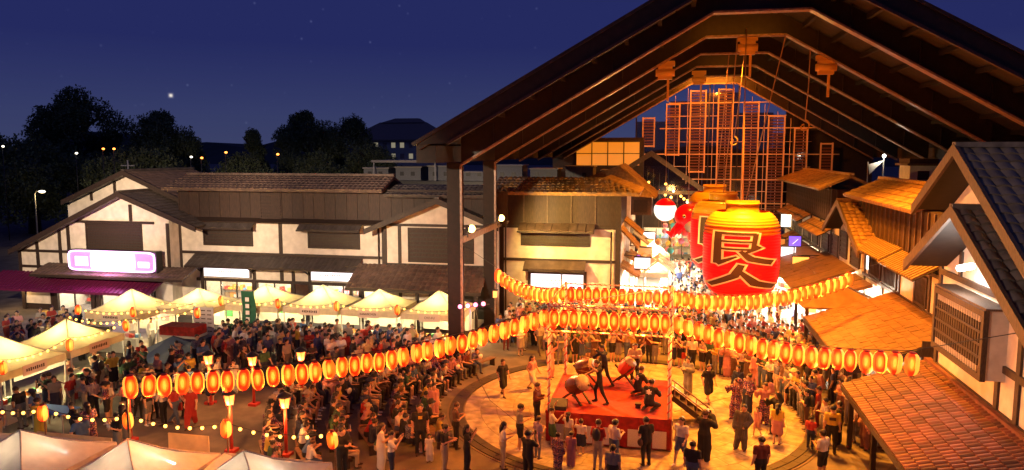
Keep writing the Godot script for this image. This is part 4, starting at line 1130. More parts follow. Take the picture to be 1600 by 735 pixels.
func giant_lantern(at: Vector3, label: String, turn: float) -> void:
	var l := thing("giant_lantern", label, "lantern", at, "giant lanterns in the hall", Basis(Vector3.UP, turn))
	var shape := func(y: float) -> float: return pow(maxf(0.0, 1.0 - pow(absf(y) / 2.32, 4.6)), 0.42)
	var prof := []
	for j in 67:
		var y := -2.12 + 3.12 * j / 66.0
		prof.append(Vector2(1.88 * shape.call(y) * (1.0 - (0.028 if j % 3 == 0 else 0.0)), y))
	var st := begin()
	lathe(st, prof, 40)
	part(l, "red_shade", done(st), M.lantern_red)
	for band in [[1.0, 0.36, 8, "lit_tint_band", M.lantern_lit_orange], [1.36, 0.72, 17, "lit_tint_shoulder", M.lantern_gold_and_lit]]:  # both bands paint the overhead lamplight and its fade onto the red shade
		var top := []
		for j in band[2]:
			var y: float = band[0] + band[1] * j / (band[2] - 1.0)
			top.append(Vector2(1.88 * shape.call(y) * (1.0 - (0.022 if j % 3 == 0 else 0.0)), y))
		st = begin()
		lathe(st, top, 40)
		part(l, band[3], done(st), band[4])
	st = begin()
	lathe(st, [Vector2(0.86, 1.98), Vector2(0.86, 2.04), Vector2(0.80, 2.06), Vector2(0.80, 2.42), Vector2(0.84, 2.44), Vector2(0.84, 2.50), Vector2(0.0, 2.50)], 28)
	part(l, "top_collar", done(st), M.lantern_gold_and_lit)
	st = begin()
	lathe(st, [Vector2(0.0, -2.32), Vector2(0.8, -2.32), Vector2(0.86, -2.28), Vector2(0.86, -2.05)], 28)
	part(l, "bottom_collar", done(st), M.ink)
	var strokes := [
		[[Vector2(-0.58, 0.98), Vector2(0.36, 0.96)], [0.055, 0.055]], [[Vector2(0.35, 0.99), Vector2(0.28, 0.18)], [0.06, 0.05]],
		[[Vector2(-0.50, 0.58), Vector2(0.28, 0.58)], [0.04, 0.04]], [[Vector2(-0.50, 0.20), Vector2(0.26, 0.20)], [0.045, 0.045]],
		[[Vector2(-0.57, 1.04), Vector2(-0.58, -0.56)], [0.08, 0.09]], [[Vector2(-0.60, -0.56), Vector2(-0.10, -0.16)], [0.09, 0.03]],
		[[Vector2(0.44, 0.36), Vector2(0.08, 0.0)], [0.09, 0.035]], [[Vector2(-0.02, 0.12), Vector2(0.24, -0.26), Vector2(0.76, -0.46)], [0.05, 0.11, 0.10]],
		[[Vector2(0.02, -0.56), Vector2(-0.14, -1.12), Vector2(-0.80, -1.72)], [0.08, 0.11, 0.07]], [[Vector2(-0.02, -0.90), Vector2(0.36, -1.48), Vector2(0.86, -1.70)], [0.06, 0.13, 0.09]]]
	for pass_no in 2:
		if pass_no == 0:
			for s in strokes:                            # both characters stand a little above the middle
				for i in s[0].size(): s[0][i].y = s[0][i].y * 0.97 + 0.17
		for half in [strokes.slice(0, 8), strokes.slice(8)]:
			var s2 := begin()
			for s in half: stroke(s2, s[0], s[1].map(func(w): return w * 1.12), 1.88, 0.06 if pass_no == 0 else 0.0, shape)
			part(l, "character_outline" if pass_no == 0 else "character", done(s2), M.whiteink if pass_no == 0 else M.ink)
	bar(l, "hanger_bar", at + v3(-0.8, 2.56, 0), at + v3(0.8, 2.56, 0), 0.12, 0.1, M.lantern_gold_and_lit)

# ---------------------------------------------------------------- stage
func striped_pole(p: Node, a: Vector3, b: Vector3, turns: float, r := 0.05, called := "pole") -> void:
	part(p, called, tube_mesh(rel([a, b]), [r], 8), M.ropewhite)
	var d := (b - a)
	var z := d.normalized()
	var x := (Vector3.UP if absf(z.y) < 0.9 else Vector3.RIGHT).cross(z).normalized()
	var y := z.cross(x)
	var pts := []
	var n := int(turns * 8)
	for k in n + 1:
		var t := TAU * k / 8.0
		pts.append(a + d * (float(k) / n) + (x * cos(t) + y * sin(t)) * r * 0.8)
	part(p, "red_ribbon", tube_mesh(rel(pts), [r * 0.62], 5), M.ropered)

func drum(label: String, at: Vector3, axis: Vector3, r: float, l: float, m: Material, stand: float) -> void:
	var d := thing("taiko_drum", label, "drum", at - v3(0, stand, 0), "drums on the stage")
	var prof := []
	for k in 9:
		var t := k / 8.0
		prof.append(Vector2(r * (0.84 + 0.16 * sin(PI * t)), (t - 0.5) * l))
	var y := axis.normalized()
	var x := y.cross(Vector3.UP).normalized()
	var q := Basis(x, y, x.cross(y))
	var st := begin()
	lathe(st, prof, 20)
	part(d, "barrel", done(st), m, at - O, q)
	for s in [-1.0, 1.0]:
		st = begin()
		lathe(st, [Vector2(0, 0.0), Vector2(r * 0.84, 0.0), Vector2(r * 0.86, 0.03), Vector2(0, 0.032)], 20)
		part(d, "drum_skin", done(st), M.drumskin, at - O + y * s * l * 0.5, q)
		for k in 14:
			var t := TAU * k / 14
			part(d, "stud", meshes.stud, M.darkmetal, at - O + q * v3(r * 0.88 * cos(t), s * l * 0.46, r * 0.88 * sin(t)))
	var side := v3(-axis.z, 0, axis.x).normalized()
	var ax := v3(axis.x, 0, axis.z).normalized()
	for s in [-1.0, 1.0]:
		var b: Vector3 = at + side * s * r * 0.6
		bar(d, "stand_leg", b - ax * 0.55 - v3(0, stand, 0), b + ax * 0.42 + v3(0, 0.05, 0), 0.07, 0.07, M.timber_b)
		bar(d, "stand_leg", b + ax * 0.55 - v3(0, stand, 0), b - ax * 0.42 + v3(0, 0.05, 0), 0.065, 0.065, M.timber_b)
	bar(d, "stand_rail", at - side * r * 0.6 - v3(0, stand * 0.45, 0), at + side * r * 0.6 - v3(0, stand * 0.45, 0), 0.06, 0.06, M.timber_b)

func stage() -> void:
	var s := thing("drum_stage", "red cloth covered square stage with striped corner poles, white panels and rope rails", "stage", v3(-1.95, 0, -27.7))
	var x0 := -4.15
	var x1 := 0.25
	var z0 := -30.0
	var z1 := -25.45
	box(s, "deck", v3(x0 + 0.05, 1.08, z0 + 0.05), v3(x1 - 0.05, 1.17, z1 - 0.05), M.wood)
	box(s, "deck_cloth", v3(x0, 1.17, z0), v3(x1, 1.20, z1), M.redcloth)
	# hanging skirts with shallow folds
	for e in [[v3(x0, 0, z1), v3(x1, 0, z1), v3(0, 0, 1)], [v3(x1, 0, z1), v3(x1, 0, z0), v3(1, 0, 0)], [v3(x0, 0, z0), v3(x0, 0, z1), v3(-1, 0, 0)], [v3(x1, 0, z0), v3(x0, 0, z0), v3(0, 0, -1)]]:
		var st := begin()
		st.set_smooth_group(1)
		var n := 60
		var out: Vector3 = e[2]
		for k in n:
			var q := []
			for g in [[k, 0], [k + 1, 0], [k + 1, 1], [k, 1]]:
				var t: float = float(g[0]) / n
				var low: float = 1.0 - g[1]
				q.append(e[0].lerp(e[1], t) + out * (0.015 + (0.012 + 0.03 * low) * sin(t * 58.0 + 1.5 * sin(t * 23.0))) + v3(0, 0.10 if low else 1.19, 0) - O)
			for v in [q[0], q[2], q[1], q[0], q[3], q[2]]: st.add_vertex(v)
		part(s, "skirt", done(st), M.redcloth)
	for k in 5:
		var a := x0 + 0.34 + k * 0.86
		var st := begin()
		prism(st, rel([v3(a, 0.16, z1 + 0.07), v3(a + 0.48, 0.16, z1 + 0.07), v3(a + 0.48, 0.78, z1 + 0.06), v3(a, 0.78, z1 + 0.06)]), v3(0, 0, 0.012))
		part(s, "white_panel", done(st), M.whitecloth)
	for k in 5:
		var a := z0 + 0.3 + k * 0.9
		box(s, "white_panel", v3(x1 + 0.06, 0.16, a), v3(x1 + 0.072, 0.78, a + 0.48), M.whitecloth)
	for x in [x0, x1]:
		box(s, "deck_edge", v3(x - 0.03, 1.14, z0), v3(x + 0.03, 1.225, z1), M.redcloth)
	for x in [x0 + 0.08, x1 - 0.08]:
		for z in [z0 + 0.08, z1 - 0.08]: striped_pole(s, v3(x, 1.18, z), v3(x, 5.15, z), 13)
	for y in [5.06, 4.16]:
		for e in [[v3(x0, y, z1), v3(x1, y, z1)], [v3(x0, y, z0), v3(x1, y, z0)], [v3(x0, y, z0), v3(x0, y, z1)], [v3(x1, y, z0), v3(x1, y, z1)]]:
			striped_pole(s, e[0], e[1], 22, 0.026, "rope_rail")
	striped_pole(s, v3(x0, 5.06, z1), v3(x1, 5.06, z0), 30, 0.022, "rope_rail")
	box(s, "corner_panel", v3(-3.86, 4.3, z0 + 0.02), v3(-3.72, 4.95, z0 + 0.06), M.redcloth)
	for k in 12:
		var x := lerpf(x0 + 0.28, x1 - 0.28, k / 11.0)
		lantern(v3(x, 4.62, z1), "paper lantern, %s from the left along the front of the stage" % ordinal(k), "lanterns around the stage", 1.0, 3.0 if k % 4 == 1 else 0.0)
		lantern(v3(x, 4.62, z0), "paper lantern, %s from the left along the back of the stage" % ordinal(k), "lanterns around the stage", 1.0, 3.0 if k % 4 == 2 else 0.0)
	drum("large dark-skinned barrel drum on a crossed wooden stand at the front of the stage", v3(-3.2, 1.84, -26.75), v3(0.62, 0.42, 0.62), 0.36, 0.72, M.drumbody, 0.64)
	drum("purple-brown barrel drum tilted up at the back left of the stage", v3(-3.1, 2.0, -28.6), v3(0.85, 0.3, 0.35), 0.33, 0.62, M.drumbody, 0.80)
	drum("red barrel drum with a pale skin at the back right of the stage", v3(-1.5, 1.92, -29.2), v3(0.5, 0.75, 0.3), 0.31, 0.58, M.redpaint, 0.72)
	var w := thing("stage_speaker", "black wedge speaker lying on the front left corner of the red stage", "speaker", v3(-3.75, 1.2, -25.85))
	part(w, "cabinet", prism_mesh([v3(-4.05, 1.2, -25.6), v3(-4.05, 1.2, -26.1), v3(-4.05, 1.5, -26.1), v3(-4.05, 1.35, -25.6)], v3(0.6, 0, 0)), M.darkmetal)
	var t := thing("stage_steps", "dark metal steps with a side rail leading down from the right side of the stage", "stairs", v3(0.9, 0, -28.6))
	for z in [-29.0, -28.2]:
		bar(t, "stringer", v3(0.3, 1.1, z), v3(1.75, 0.05, z), 0.06, 0.2, M.clad)
		bar(t, "hand_rail", v3(0.3, 1.55, z), v3(1.75, 0.5, z), 0.05, 0.05, M.flange)
		for k in 4: bar(t, "baluster", v3(0.4 + k * 0.42, 1.02 - k * 0.3, z), v3(0.4 + k * 0.42, 1.5 - k * 0.3, z), 0.035, 0.035, M.flange)
	for k in 5: box(t, "tread", v3(0.32 + k * 0.28, 0.93 - k * 0.2, -28.98), v3(0.60 + k * 0.28, 0.97 - k * 0.2, -28.22), M.clad_b)

# ---------------------------------------------------------------- stalls
func words_on(p: Node, text: String, at: Vector3, size: float, m: Material, basis := Basis()) -> void:
	var tm := TextMesh.new()
	var f := SystemFont.new()
	f.font_names = PackedStringArray(["Droid Sans"])
	tm.font = f
	tm.text = text
	tm.font_size = 32
	tm.pixel_size = size / 32.0
	tm.depth = 0.01
	part(p, "lettering", tm, m, at - O, basis)

# pop-up tent: centre, width, eave height, peak height; open towards the direction `front` (1 z, -1 x ...)
func tent(label: String, c: Vector3, w: float, eave: float, peak: float, sign_text: String, front: Vector3, canvas: Material, light: float, lamp_col := Color(1.0, 0.80, 0.42)) -> void:
	var t := thing("stall_tent", label, "tent", c, "pop-up stall tents")
	var k := w / 2
	eave += R.randf_range(-0.05, 0.05)
	peak += R.randf_range(-0.08, 0.08)
	var wr := R.randf() * 6.0
	var cs := [c + v3(-k, eave, k), c + v3(k, eave, k), c + v3(k, eave, -k), c + v3(-k, eave, -k)]
	var top := c + v3(0, peak, 0)
	for i in 4:
		var a: Vector3 = cs[i]
		var b: Vector3 = cs[(i + 1) % 4]
		var st := begin()
		st.set_smooth_group(1)
		var n := 6                                   # sagging canvas between the frame bars
		var grid := []
		for u in n + 1:
			var row := []
			for v in n + 1:
				var base := a.lerp(b, float(v) / n)
				var q := base.lerp(top, float(u) / n)
				var sag := sin(PI * u / n) * 0.12 + sin(PI * v / n) * (1.0 - float(u) / n) * 0.05 * (1.0 + 0.6 * sin(v * 2.1 + i)) + 0.022 * sin(u * 1.9 + v * 1.3 + wr + i) * sin(PI * u / n)
				row.append(q - v3(0, sag, 0) - O)
			grid.append(row)
		for u in n:
			for v in n:
				for q in [grid[u][v], grid[u + 1][v + 1], grid[u][v + 1], grid[u][v], grid[u + 1][v], grid[u + 1][v + 1]]: st.add_vertex(q)
		part(t, "canopy", done(st), canvas)
		part(t, "seam", tube_mesh(rel([a + v3(0, 0.01, 0), a.lerp(top, 0.33) - v3(0, 0.085, 0), a.lerp(top, 0.66) - v3(0, 0.085, 0), top + v3(0, 0.02, 0)]), [0.018], 4), M.whitecloth)
		if R.randf() < 0.7: bar(t, "guy_rope", a - v3(0, 0.05, 0), a + (a - c - v3(0, eave, 0)).normalized() * 0.45 - v3(0, eave, 0), 0.012, 0.012, M.greymetal)
		var d := (b - a).normalized()
		var out := v3(d.z, 0, -d.x) * -1.0
		if out.dot((a + b) / 2.0 - c) < 0: out = -out
		part(t, "valance", prism_mesh([a + out * 0.01, b + out * 0.01, b + out * 0.03 - v3(0, 0.30, 0), a + out * 0.03 - v3(0, 0.30, 0)], out * 0.012), canvas)
		bar(t, "pole", a - v3(d.x, 0, d.z) * -0.04 - v3(0, eave, 0), a + v3(d.x, 0, d.z) * 0.04 - v3(0, 0.02, 0), 0.05, 0.05, M.greymetal)
		bar(t, "frame_bar", a - v3(0, 0.04, 0), b - v3(0, 0.04, 0), 0.03, 0.03, M.greymetal)
	if canvas == M.canvas_c: part(t, "tube_lamp", tube_mesh([v3(0.40, peak - 0.41, -0.15), v3(1.05, peak - 0.755, -0.40)], [0.035], 6), M.whitetube)
	else: part(t, "tube_lamp", tube_mesh([v3(-0.6, peak - 0.75, 0), v3(0.6, peak - 0.75, 0)], [0.03], 6), M.tube)
	omni(t, "tent_light", c + v3(0, peak - 0.95, 0), lamp_col, light, 0.25)
	var s := v3(front.z, 0, -front.x)
	var fc := c + front * (k + 0.06)
	var q := Basis(s if front.z >= 0 else -s, Vector3.UP, front)
	if sign_text:
		part(t, "sign_board", unit, M.paper, fc + v3(0, eave - 0.16, 0) - O, q * Basis.from_scale(v3(1.15, 0.42, 0.02)))
		if sign_text == "~":
			for i in 9: part(t, "letter", unit, M.ink, fc + v3(0, eave - 0.16, 0) + front * 0.015 + s * (i - 4) * 0.1 - O, q * Basis.from_scale(v3(0.06, 0.10 + 0.02 * (i % 3), 0.01)))
		else: words_on(t, sign_text, fc + v3(0, eave - 0.16, 0) + front * 0.02, 0.16, M.ink, q)
	part(t, "counter", unit, M.whitecloth, c + front * (k - 0.35) + v3(0, 0.4, 0) - O, q * Basis.from_scale(v3(w - 0.5, 0.78, 0.55)))
	for i in 9:
		part(t, "goods", unit, goods[R.randi() % goods.size()], c + front * (k - 0.35 + R.randf_range(-0.15, 0.15)) + s * (-w * 0.36 + w * 0.09 * i) + v3(0, 0.88, 0) - O, q * Basis.from_scale(v3(R.randf_range(0.12, 0.24), 0.18, 0.2)))
	part(t, "back_sheet", unit, M.whitecloth, c - front * (k - 0.05) + v3(0, 1.15, 0) - O, q * Basis.from_scale(v3(w - 0.3, 1.2, 0.02)))
	for i in 3:
		part(t, "poster", unit, goods[R.randi() % goods.size()], c - front * (k - 0.08) + s * (i - 1) * 0.8 + v3(0, 1.3, 0) - O, q * Basis.from_scale(v3(0.5, 0.45, 0.02)))

func bonbori(at: Vector3, label: String) -> void:
	var b := thing("lantern_post", label, "lamp post", at, "red lantern posts among the crowd")
	part(b, "post", tube_mesh([Vector3.ZERO, v3(0, 1.72, 0)], [0.06], 8), M.redpaint)
	box(b, "foot", at + v3(-0.18, 0, -0.18), at + v3(0.18, 0.1, 0.18), M.redpaint)
	var st := begin()
	lathe(st, [Vector2(0.0, 1.72), Vector2(0.12, 1.72), Vector2(0.21, 2.10), Vector2(0.0, 2.10)], 6)
	part(b, "lamp_shade", done(st), M.bonbori)
	st = begin()
	lathe(st, [Vector2(0.0, 2.105), Vector2(0.30, 2.105), Vector2(0.27, 2.15), Vector2(0.06, 2.27), Vector2(0.0, 2.29)], 6)
	part(b, "cap", done(st), M.darkmetal)
	for k in 6:
		var t := TAU * k / 6
		bar(b, "rib", at + v3(0.125 * cos(t), 1.70, 0.125 * sin(t)), at + v3(0.222 * cos(t), 2.11, 0.222 * sin(t)), 0.02, 0.02, M.redpaint)
	omni(b, "lamp_light", at + v3(0.02, 1.62, 0.27), Color(1.0, 0.62, 0.3), 4.0, 0.1)

func festival() -> void:
	meshes.bulb = ball(0.05, 7, 5)
	meshes.stud = ball(0.022, 5, 4)
	giant_lantern(v3(3.62, 5.46, -38.5), "nearest giant red lantern with two dark brush characters and a gold collar", -0.09)
	giant_lantern(v3(3.2, 5.5, -46.0), "middle giant red lantern half hidden behind the nearest one", -0.05)
	giant_lantern(v3(3.2, 5.55, -55.0), "rearmost giant red lantern at the back of the row of three", -0.03)
	var fr := thing("hanging_cable", "cable carrying the nearest giant lantern", "cable", v3(3.62, 7.85, -38.5), "cables in the hall")
	part(fr, "rope", tube_mesh([Vector3.ZERO, v3(0.1, 9.0, -2.4)], [0.03], 5), M.cable)
	stage()
	lantern_string(v3(-13.85, 4.66, -16.5), v3(-4.25, 4.98, -25.4), 0.52, 33, "left of the stage", "lanterns on the long left string")
	lantern_string(v3(0.45, 4.98, -25.4), v3(6.35, 5.3, -20.75), 0.32, 20, "right of the stage front", "lanterns on the right front string", Vector3.ZERO, v3(8.5, 6.1, -19.9))
	lantern_string(v3(-7.65, 5.1, -33.0), v3(-4.2, 4.95, -30.0), 0.36, 14, "by the pillar", "lanterns on the back left string", v3(-9.7, 6.0, -34.2))
	lantern_string(v3(0.4, 4.95, -30.0), v3(7.85, 5.2, -34.6), 0.50, 26, "reaching the right houses", "lanterns on the back right string", Vector3.ZERO, v3(10.4, 5.8, -36))
	var lp := thing("lantern_pole", "thin dark pole holding the left end of the long lantern string", "pole", v3(-13.95, 0, -16.45))
	part(lp, "pole", tube_mesh([Vector3.ZERO, v3(0, 4.75, 0)], [0.035, 0.03], 7), M.darkmetal)
	# stalls along the back
	var yl := Color(1.0, 0.89, 0.62)
	var rows := [[-12.0, -37.5, "CHO-FU", "rightmost of the back row, signed CHO-FU"], [-15.4, -37.5, "KANANCHEN", "second from the right, signed KANANCHEN"], [-18.75, -37.5, "~", "third from the right in the back row"], [-22.2, -37.4, "~", "fourth from the right at the back, beside the green banner"], [-25.4, -35.9, "", "fifth from the right, behind the tall price board"], [-28.3, -34.2, "~", "leftmost at the back, before the maroon awning"]]
	for r in rows:
		tent("white stall tent glowing yellow, " + r[3], v3(r[0], 0, r[1]), 3.15, 2.1, 3.05, r[2], v3(0, 0, 1), M.canvas_b, 15.0, yl)
	tent("white stall tent, farther of the pair at the left edge", v3(-26.1, 0, -27.4), 3.15, 2.15, 3.1, "~", v3(1, 0, 0), M.canvas_b, 15.0, yl)
	tent("white stall tent, nearer of the pair at the left edge", v3(-26.2, 0, -24.1), 3.15, 2.15, 3.1, "~", v3(1, 0, 0), M.canvas_b, 15.0, yl)
	for r in [[-20.4, "leftmost of the near row"], [-17.05, "second from the left in the near row"], [-13.7, "third from the left in the near row"], [-10.35, "rightmost of the near row"]]:
		tent("grey-white stall tent top seen from above, " + r[1], v3(r[0], 0, -16.1), 3.2, 2.15, 3.05, "", v3(0, 0, -1), M.canvas_c, 4.0, Color(1.0, 0.88, 0.72))
	bulb_string("string of warm bulbs along the back row of stall tents", [v3(-26.9, 2.5, -34.2), v3(-23.8, 2.5, -35.6), v3(-20.5, 2.5, -35.7), v3(-17.1, 2.5, -35.75), v3(-13.7, 2.5, -35.75), v3(-10.3, 2.5, -35.75)], 0.22, 0.36)
	bulb_string("string of warm bulbs along the leftmost back tent", [v3(-30.0, 2.35, -32.4), v3(-26.8, 2.35, -32.45), v3(-24.2, 2.6, -33.8)], 0.15, 0.36)
	bulb_string("string of warm bulbs over the pair of tents at the left edge", [v3(-24.45, 2.7, -20.2), v3(-24.45, 2.7, -22.5), v3(-24.45, 2.75, -25.7), v3(-24.4, 2.8, -29.0)], 0.22, 0.36)
	bulb_string("string of warm bulbs behind the tents at the left edge", [v3(-27.6, 2.75, -29.2), v3(-24.4, 2.8, -29.0), v3(-23.0, 2.7, -32.4)], 0.2, 0.36)
	bulb_string("string of warm bulbs along the near row of tents", [v3(-20.6, 2.95, -17.85), v3(-18.0, 2.95, -17.85), v3(-15.1, 2.95, -17.85), v3(-11.95, 2.95, -17.85), v3(-8.7, 2.95, -17.85)], 0.2, 0.4)
	for q in [[v3(-18.0, 2.8, -17.8), "at the far left of the near tents"], [v3(-15.1, 2.8, -17.8), "second along the near tents"], [v3(-11.95, 2.8, -17.8), "third along the near tents"], [v3(-8.75, 2.75, -17.8), "at the right end of the near tents"], [v3(-24.4, 2.5, -29.0), "on the far corner of the left edge tents"], [v3(-24.4, 2.45, -25.7), "between the two left edge tents"], [v3(-24.4, 2.4, -22.5), "on the near corner of the left edge tents"], [v3(-23.0, 2.45, -32.3), "on the cord right of the left edge tents"], [v3(-13.7, 2.3, -35.7), "between the two rightmost back tents"], [v3(-17.1, 2.35, -35.7), "between the second and third back tents"], [v3(-20.5, 2.35, -35.7), "beside the green banner"], [v3(-23.8, 2.4, -35.5), "above the tall price board"], [v3(-26.8, 2.3, -32.4), "on the front corner of the leftmost back tent"], [v3(-30.0, 2.3, -32.3), "on the left corner of the leftmost back tent"]]:
		lantern(q[0], "small paper lantern hanging " + q[1], "lanterns on the tents", 0.82)
	for q in [v3(-18.0, 0, -17.85), v3(-15.1, 0, -17.85), v3(-11.95, 0, -17.85), v3(-8.7, 0, -17.85)]:
		var p := thing("string_pole", "thin pole holding the bulb string, %s" % (["leftmost", "second", "third", "rightmost"][roundi((q.x + 18.0) / 3.1)] + " along the near tents"), "pole", q, "poles of the near bulb string")
		part(p, "pole", tube_mesh([Vector3.ZERO, v3(0, 3.15, 0)], [0.025], 6), M.wood)
	# boards behind the near tents
	for q in [[v3(-17.2, 1.0, -18.05), 2.6, "wide yellow-lit board standing behind the near tents on the left"], [v3(-13.3, 1.35, -18.0), 1.3, "small pale board behind the near tents in the middle"]]:
		var b := thing("back_board", q[2], "board", v3(q[0].x, 0, q[0].z))
		box(b, "panel", q[0] + v3(-q[1] / 2, 0, -0.02), q[0] + v3(q[1] / 2, 1.1, 0.02), M.canvas_b)
		for s in [-0.48, 0.48]: box(b, "leg", v3(q[0].x + q[1] * s - 0.02, 0, q[0].z - 0.05), v3(q[0].x + q[1] * s + 0.02, 1.9, q[0].z - 0.021), M.wood)
	# lantern posts
	for q in [[v3(-18.6, 0, -26.7), "in the far row, left, near the blue tarpaulin"], [v3(-16.7, 0, -26.9), "in the far row, middle"], [v3(-15.1, 0, -28.0), "in the far row, right"], [v3(-12.8, 0, -22.5), "in the near row, right, before the seats"], [v3(-14.85, 0, -22.4), "in the near row, middle"], [v3(-19.0, 0, -22.5), "in the near row, left, beside the string end"]]:
		bonbori(q[0], "red post with a flared glowing lantern, " + q[1])
	# things among the crowd
	var gb := thing("banner", "tall green vertical banner with pale writing in front of the back stalls", "banner", v3(-22.0, 0, -35.3))
	part(gb, "pole", tube_mesh([v3(-0.42, 0, 0), v3(-0.42, 3.1, 0), v3(0.4, 3.1, 0)], [0.02], 5), M.greymetal)
	var st := begin()
	for k in 10:
		var a := 0.05 * sin(k * 0.8)
		var b2 := 0.05 * sin((k + 1) * 0.8)
		prism(st, [v3(-0.4, 0.85 + k * 0.22, a), v3(0.38, 0.85 + k * 0.22, a * 1.6), v3(0.38, 1.07 + k * 0.22, b2 * 1.6), v3(-0.4, 1.07 + k * 0.22, b2)], v3(0, 0, 0.008))
	part(gb, "cloth", done(st), M.green)
	for k in 4: box(gb, "letter", v3(-22.12, 2.5 - k * 0.36, -35.18), v3(-21.9, 2.72 - k * 0.36, -35.17), M.whiteink)
	var pb := thing("price_board", "tall white price board with rows of small black print", "board", v3(-24.0, 0, -34.2))
	box(pb, "panel", v3(-24.6, 0.3, -34.23), v3(-23.4, 2.3, -34.2), M.whitecloth)
	for k in 8:
		for i in 3: box(pb, "print", v3(-24.5 + i * 0.36, 2.1 - k * 0.22, -34.2), v3(-24.25 + i * 0.36, 2.15 - k * 0.22, -34.195), M.ink)
	for x in [-24.55, -23.45]: box(pb, "leg", v3(x - 0.02, 0, -34.26), v3(x + 0.02, 2.35, -34.23), M.greymetal)
	var tp := thing("covered_stack", "stack under a dark blue tarpaulin with a red and white cloth on top", "tarpaulin", v3(-24.3, 0, -32.4))
	part(tp, "tarpaulin", prism_mesh([v3(-25.9, 0, -31.4), v3(-22.9, 0, -31.4), v3(-22.9, 1.05, -31.7), v3(-24.2, 1.3, -31.9), v3(-25.9, 0.5, -31.5)], v3(0, 0, -1.6)), M.bluetarp)
	box(tp, "red_cloth", v3(-25.0, 1.28, -33.0), v3(-23.0, 1.75, -32.0), M.redcloth)
	box(tp, "white_band", v3(-25.02, 1.18, -33.02), v3(-22.98, 1.3, -31.98), M.whitecloth)
	var cr := thing("clothes_rack", "rack of black garments beside the leftmost back tent", "rack", v3(-28.9, 0, -31.9))
	part(cr, "rail", tube_mesh([v3(-1.1, 0, 0), v3(-1.1, 1.6, 0), v3(1.1, 1.6, 0), v3(1.1, 0, 0)], [0.025], 6), M.greymetal)
	for k in 12: box(cr, "garment", v3(-29.9 + k * 0.17, 0.55 + 0.1 * (k % 3), -32.2), v3(-29.78 + k * 0.17, 1.56, -31.6), M.darkmetal)
	var tb := thing("blue_table", "small table covered with a bright blue sheet among the crowd on the left", "table", v3(-22.6, 0, -23.0))
	part(tb, "sheet", prism_mesh([v3(-23.4, 0.72, -22.5), v3(-21.9, 0.72, -22.5), v3(-21.9, 0.72, -23.4), v3(-23.4, 0.72, -23.4)], v3(0, 0.04, 0)), M.bluesheet)
	for x in [-23.3, -22.0]:
		for z in [-22.6, -23.3]: box(tb, "leg", v3(x - 0.02, 0, z - 0.02), v3(x + 0.02, 0.72, z + 0.02), M.greymetal)
	var yb := thing("refuse_sack", "yellow sack in a frame by the dark bay of the gabled shop", "sack", v3(-36.6, 0, -36.9))
	part(yb, "sack", tube_mesh([v3(0, 0.02, 0), v3(0.02, 0.4, 0), v3(0, 0.85, 0), v3(0.02, 0.95, 0)], [0.28, 0.36, 0.30, 0.2], 9), M.yellowplastic)
	var pl := thing("stage_light_bar", "bar of pink stage lamps on a stand between the two pillars", "lights", v3(-9.0, 0, -32.9))
	part(pl, "stand", tube_mesh([v3(0, 0, 0), v3(0, 3.15, 0)], [0.035], 6), M.greymetal)
	bar(pl, "bar", v3(-9.6, 3.2, -32.75), v3(-8.1, 3.4, -33.0), 0.05, 0.05, M.darkmetal)
	for k in 4:
		var q := v3(-9.42, 3.30, -32.7).lerp(v3(-8.35, 3.44, -32.9), k / 3.0)
		part(pl, "lamp_housing", tube_mesh([q + v3(0, 0, -0.16) - O, q + v3(0, 0, -0.02) - O], [0.08, 0.13], 8), M.darkmetal)
		part(pl, "lamp_lens", ball(0.10, 8, 6), M.pinklamp, q - O + v3(0, 0, 0.05))
	omni(pl, "pink_light", v3(-8.9, 3.3, -32.35), Color(1, 0.5, 0.65), 2.0, 0.3)
	var wl := thing("wall_lantern", "small square lamp on the wall beside the second pillar", "lamp", v3(-9.6, 2.2, -40.5))
	box(wl, "lamp_glass", v3(-9.7, 2.2, -40.6), v3(-9.5, 2.6, -40.4), M.bonbori)
	box(wl, "cap", v3(-9.75, 2.6, -40.65), v3(-9.45, 2.66, -40.35), M.darkmetal)
	# market street: bright stalls, balloons
	var wh := Color(1.0, 0.93, 0.8)
	for r in [[-1.2, -50.0, "nearest"], [-1.2, -54.0, "middle"], [-1.1, -58.0, "farthest"]]:
		tent("dazzling white stall tent, %s on the left of the market street" % r[2], v3(r[0], 0, r[1]), 2.5, 2.6, 3.6, "", v3(1, 0, 0), M.canvas, 100.0, wh)
	for r in [[8.6, -42.0, "beside the small pyramid roof"], [8.6, -48.0, "under the stall roof"], [8.5, -56.0, "far down the right side"]]:
		var s := thing("market_counter", "brightly lit market counter " + r[2], "stall", v3(r[0], 0, r[1]), "market counters")
		box(s, "counter", v3(r[0] - 1.0, 0, r[1] - 1.6), v3(r[0] + 0.5, 0.85, r[1] + 1.6), M.whitecloth)
		for k in 10: box(s, "goods", v3(r[0] - 0.9 + R.randf() * 0.8, 0.86, r[1] - 1.5 + k * 0.3), v3(r[0] - 0.3 + R.randf() * 0.6, 1.1 + R.randf() * 0.2, r[1] - 1.28 + k * 0.3), goods[k % goods.size()])
		box(s, "back_sheet", v3(r[0] + 1.2, 0, r[1] - 1.6), v3(r[0] + 1.24, 2.4, r[1] + 1.6), M.whitecloth)
		part(s, "tube_lamp", tube_mesh([v3(-0.6, 2.35, -1.2), v3(-0.6, 2.35, 1.2)], [0.04], 6), M.whitetube)
		omni(s, "counter_light", v3(r[0] - 0.7, 2.15, r[1]), wh, 110.0, 0.3)
	var oc := thing("octopus_lantern", "red octopus shaped hanging lantern with a pale snout and short curling arms", "lantern", v3(1.35, 5.75, -53.0))
	st = begin()
	ellipsoid(st, v3(0, 0.25, 0), v3(0.95, 0.85, 0.9), 18, 12)
	part(oc, "head", done(st), M.lantern_red)
	st = begin()
	ellipsoid(st, v3(0.35, -0.35, 0.45), v3(0.62, 0.55, 0.55), 14, 10)
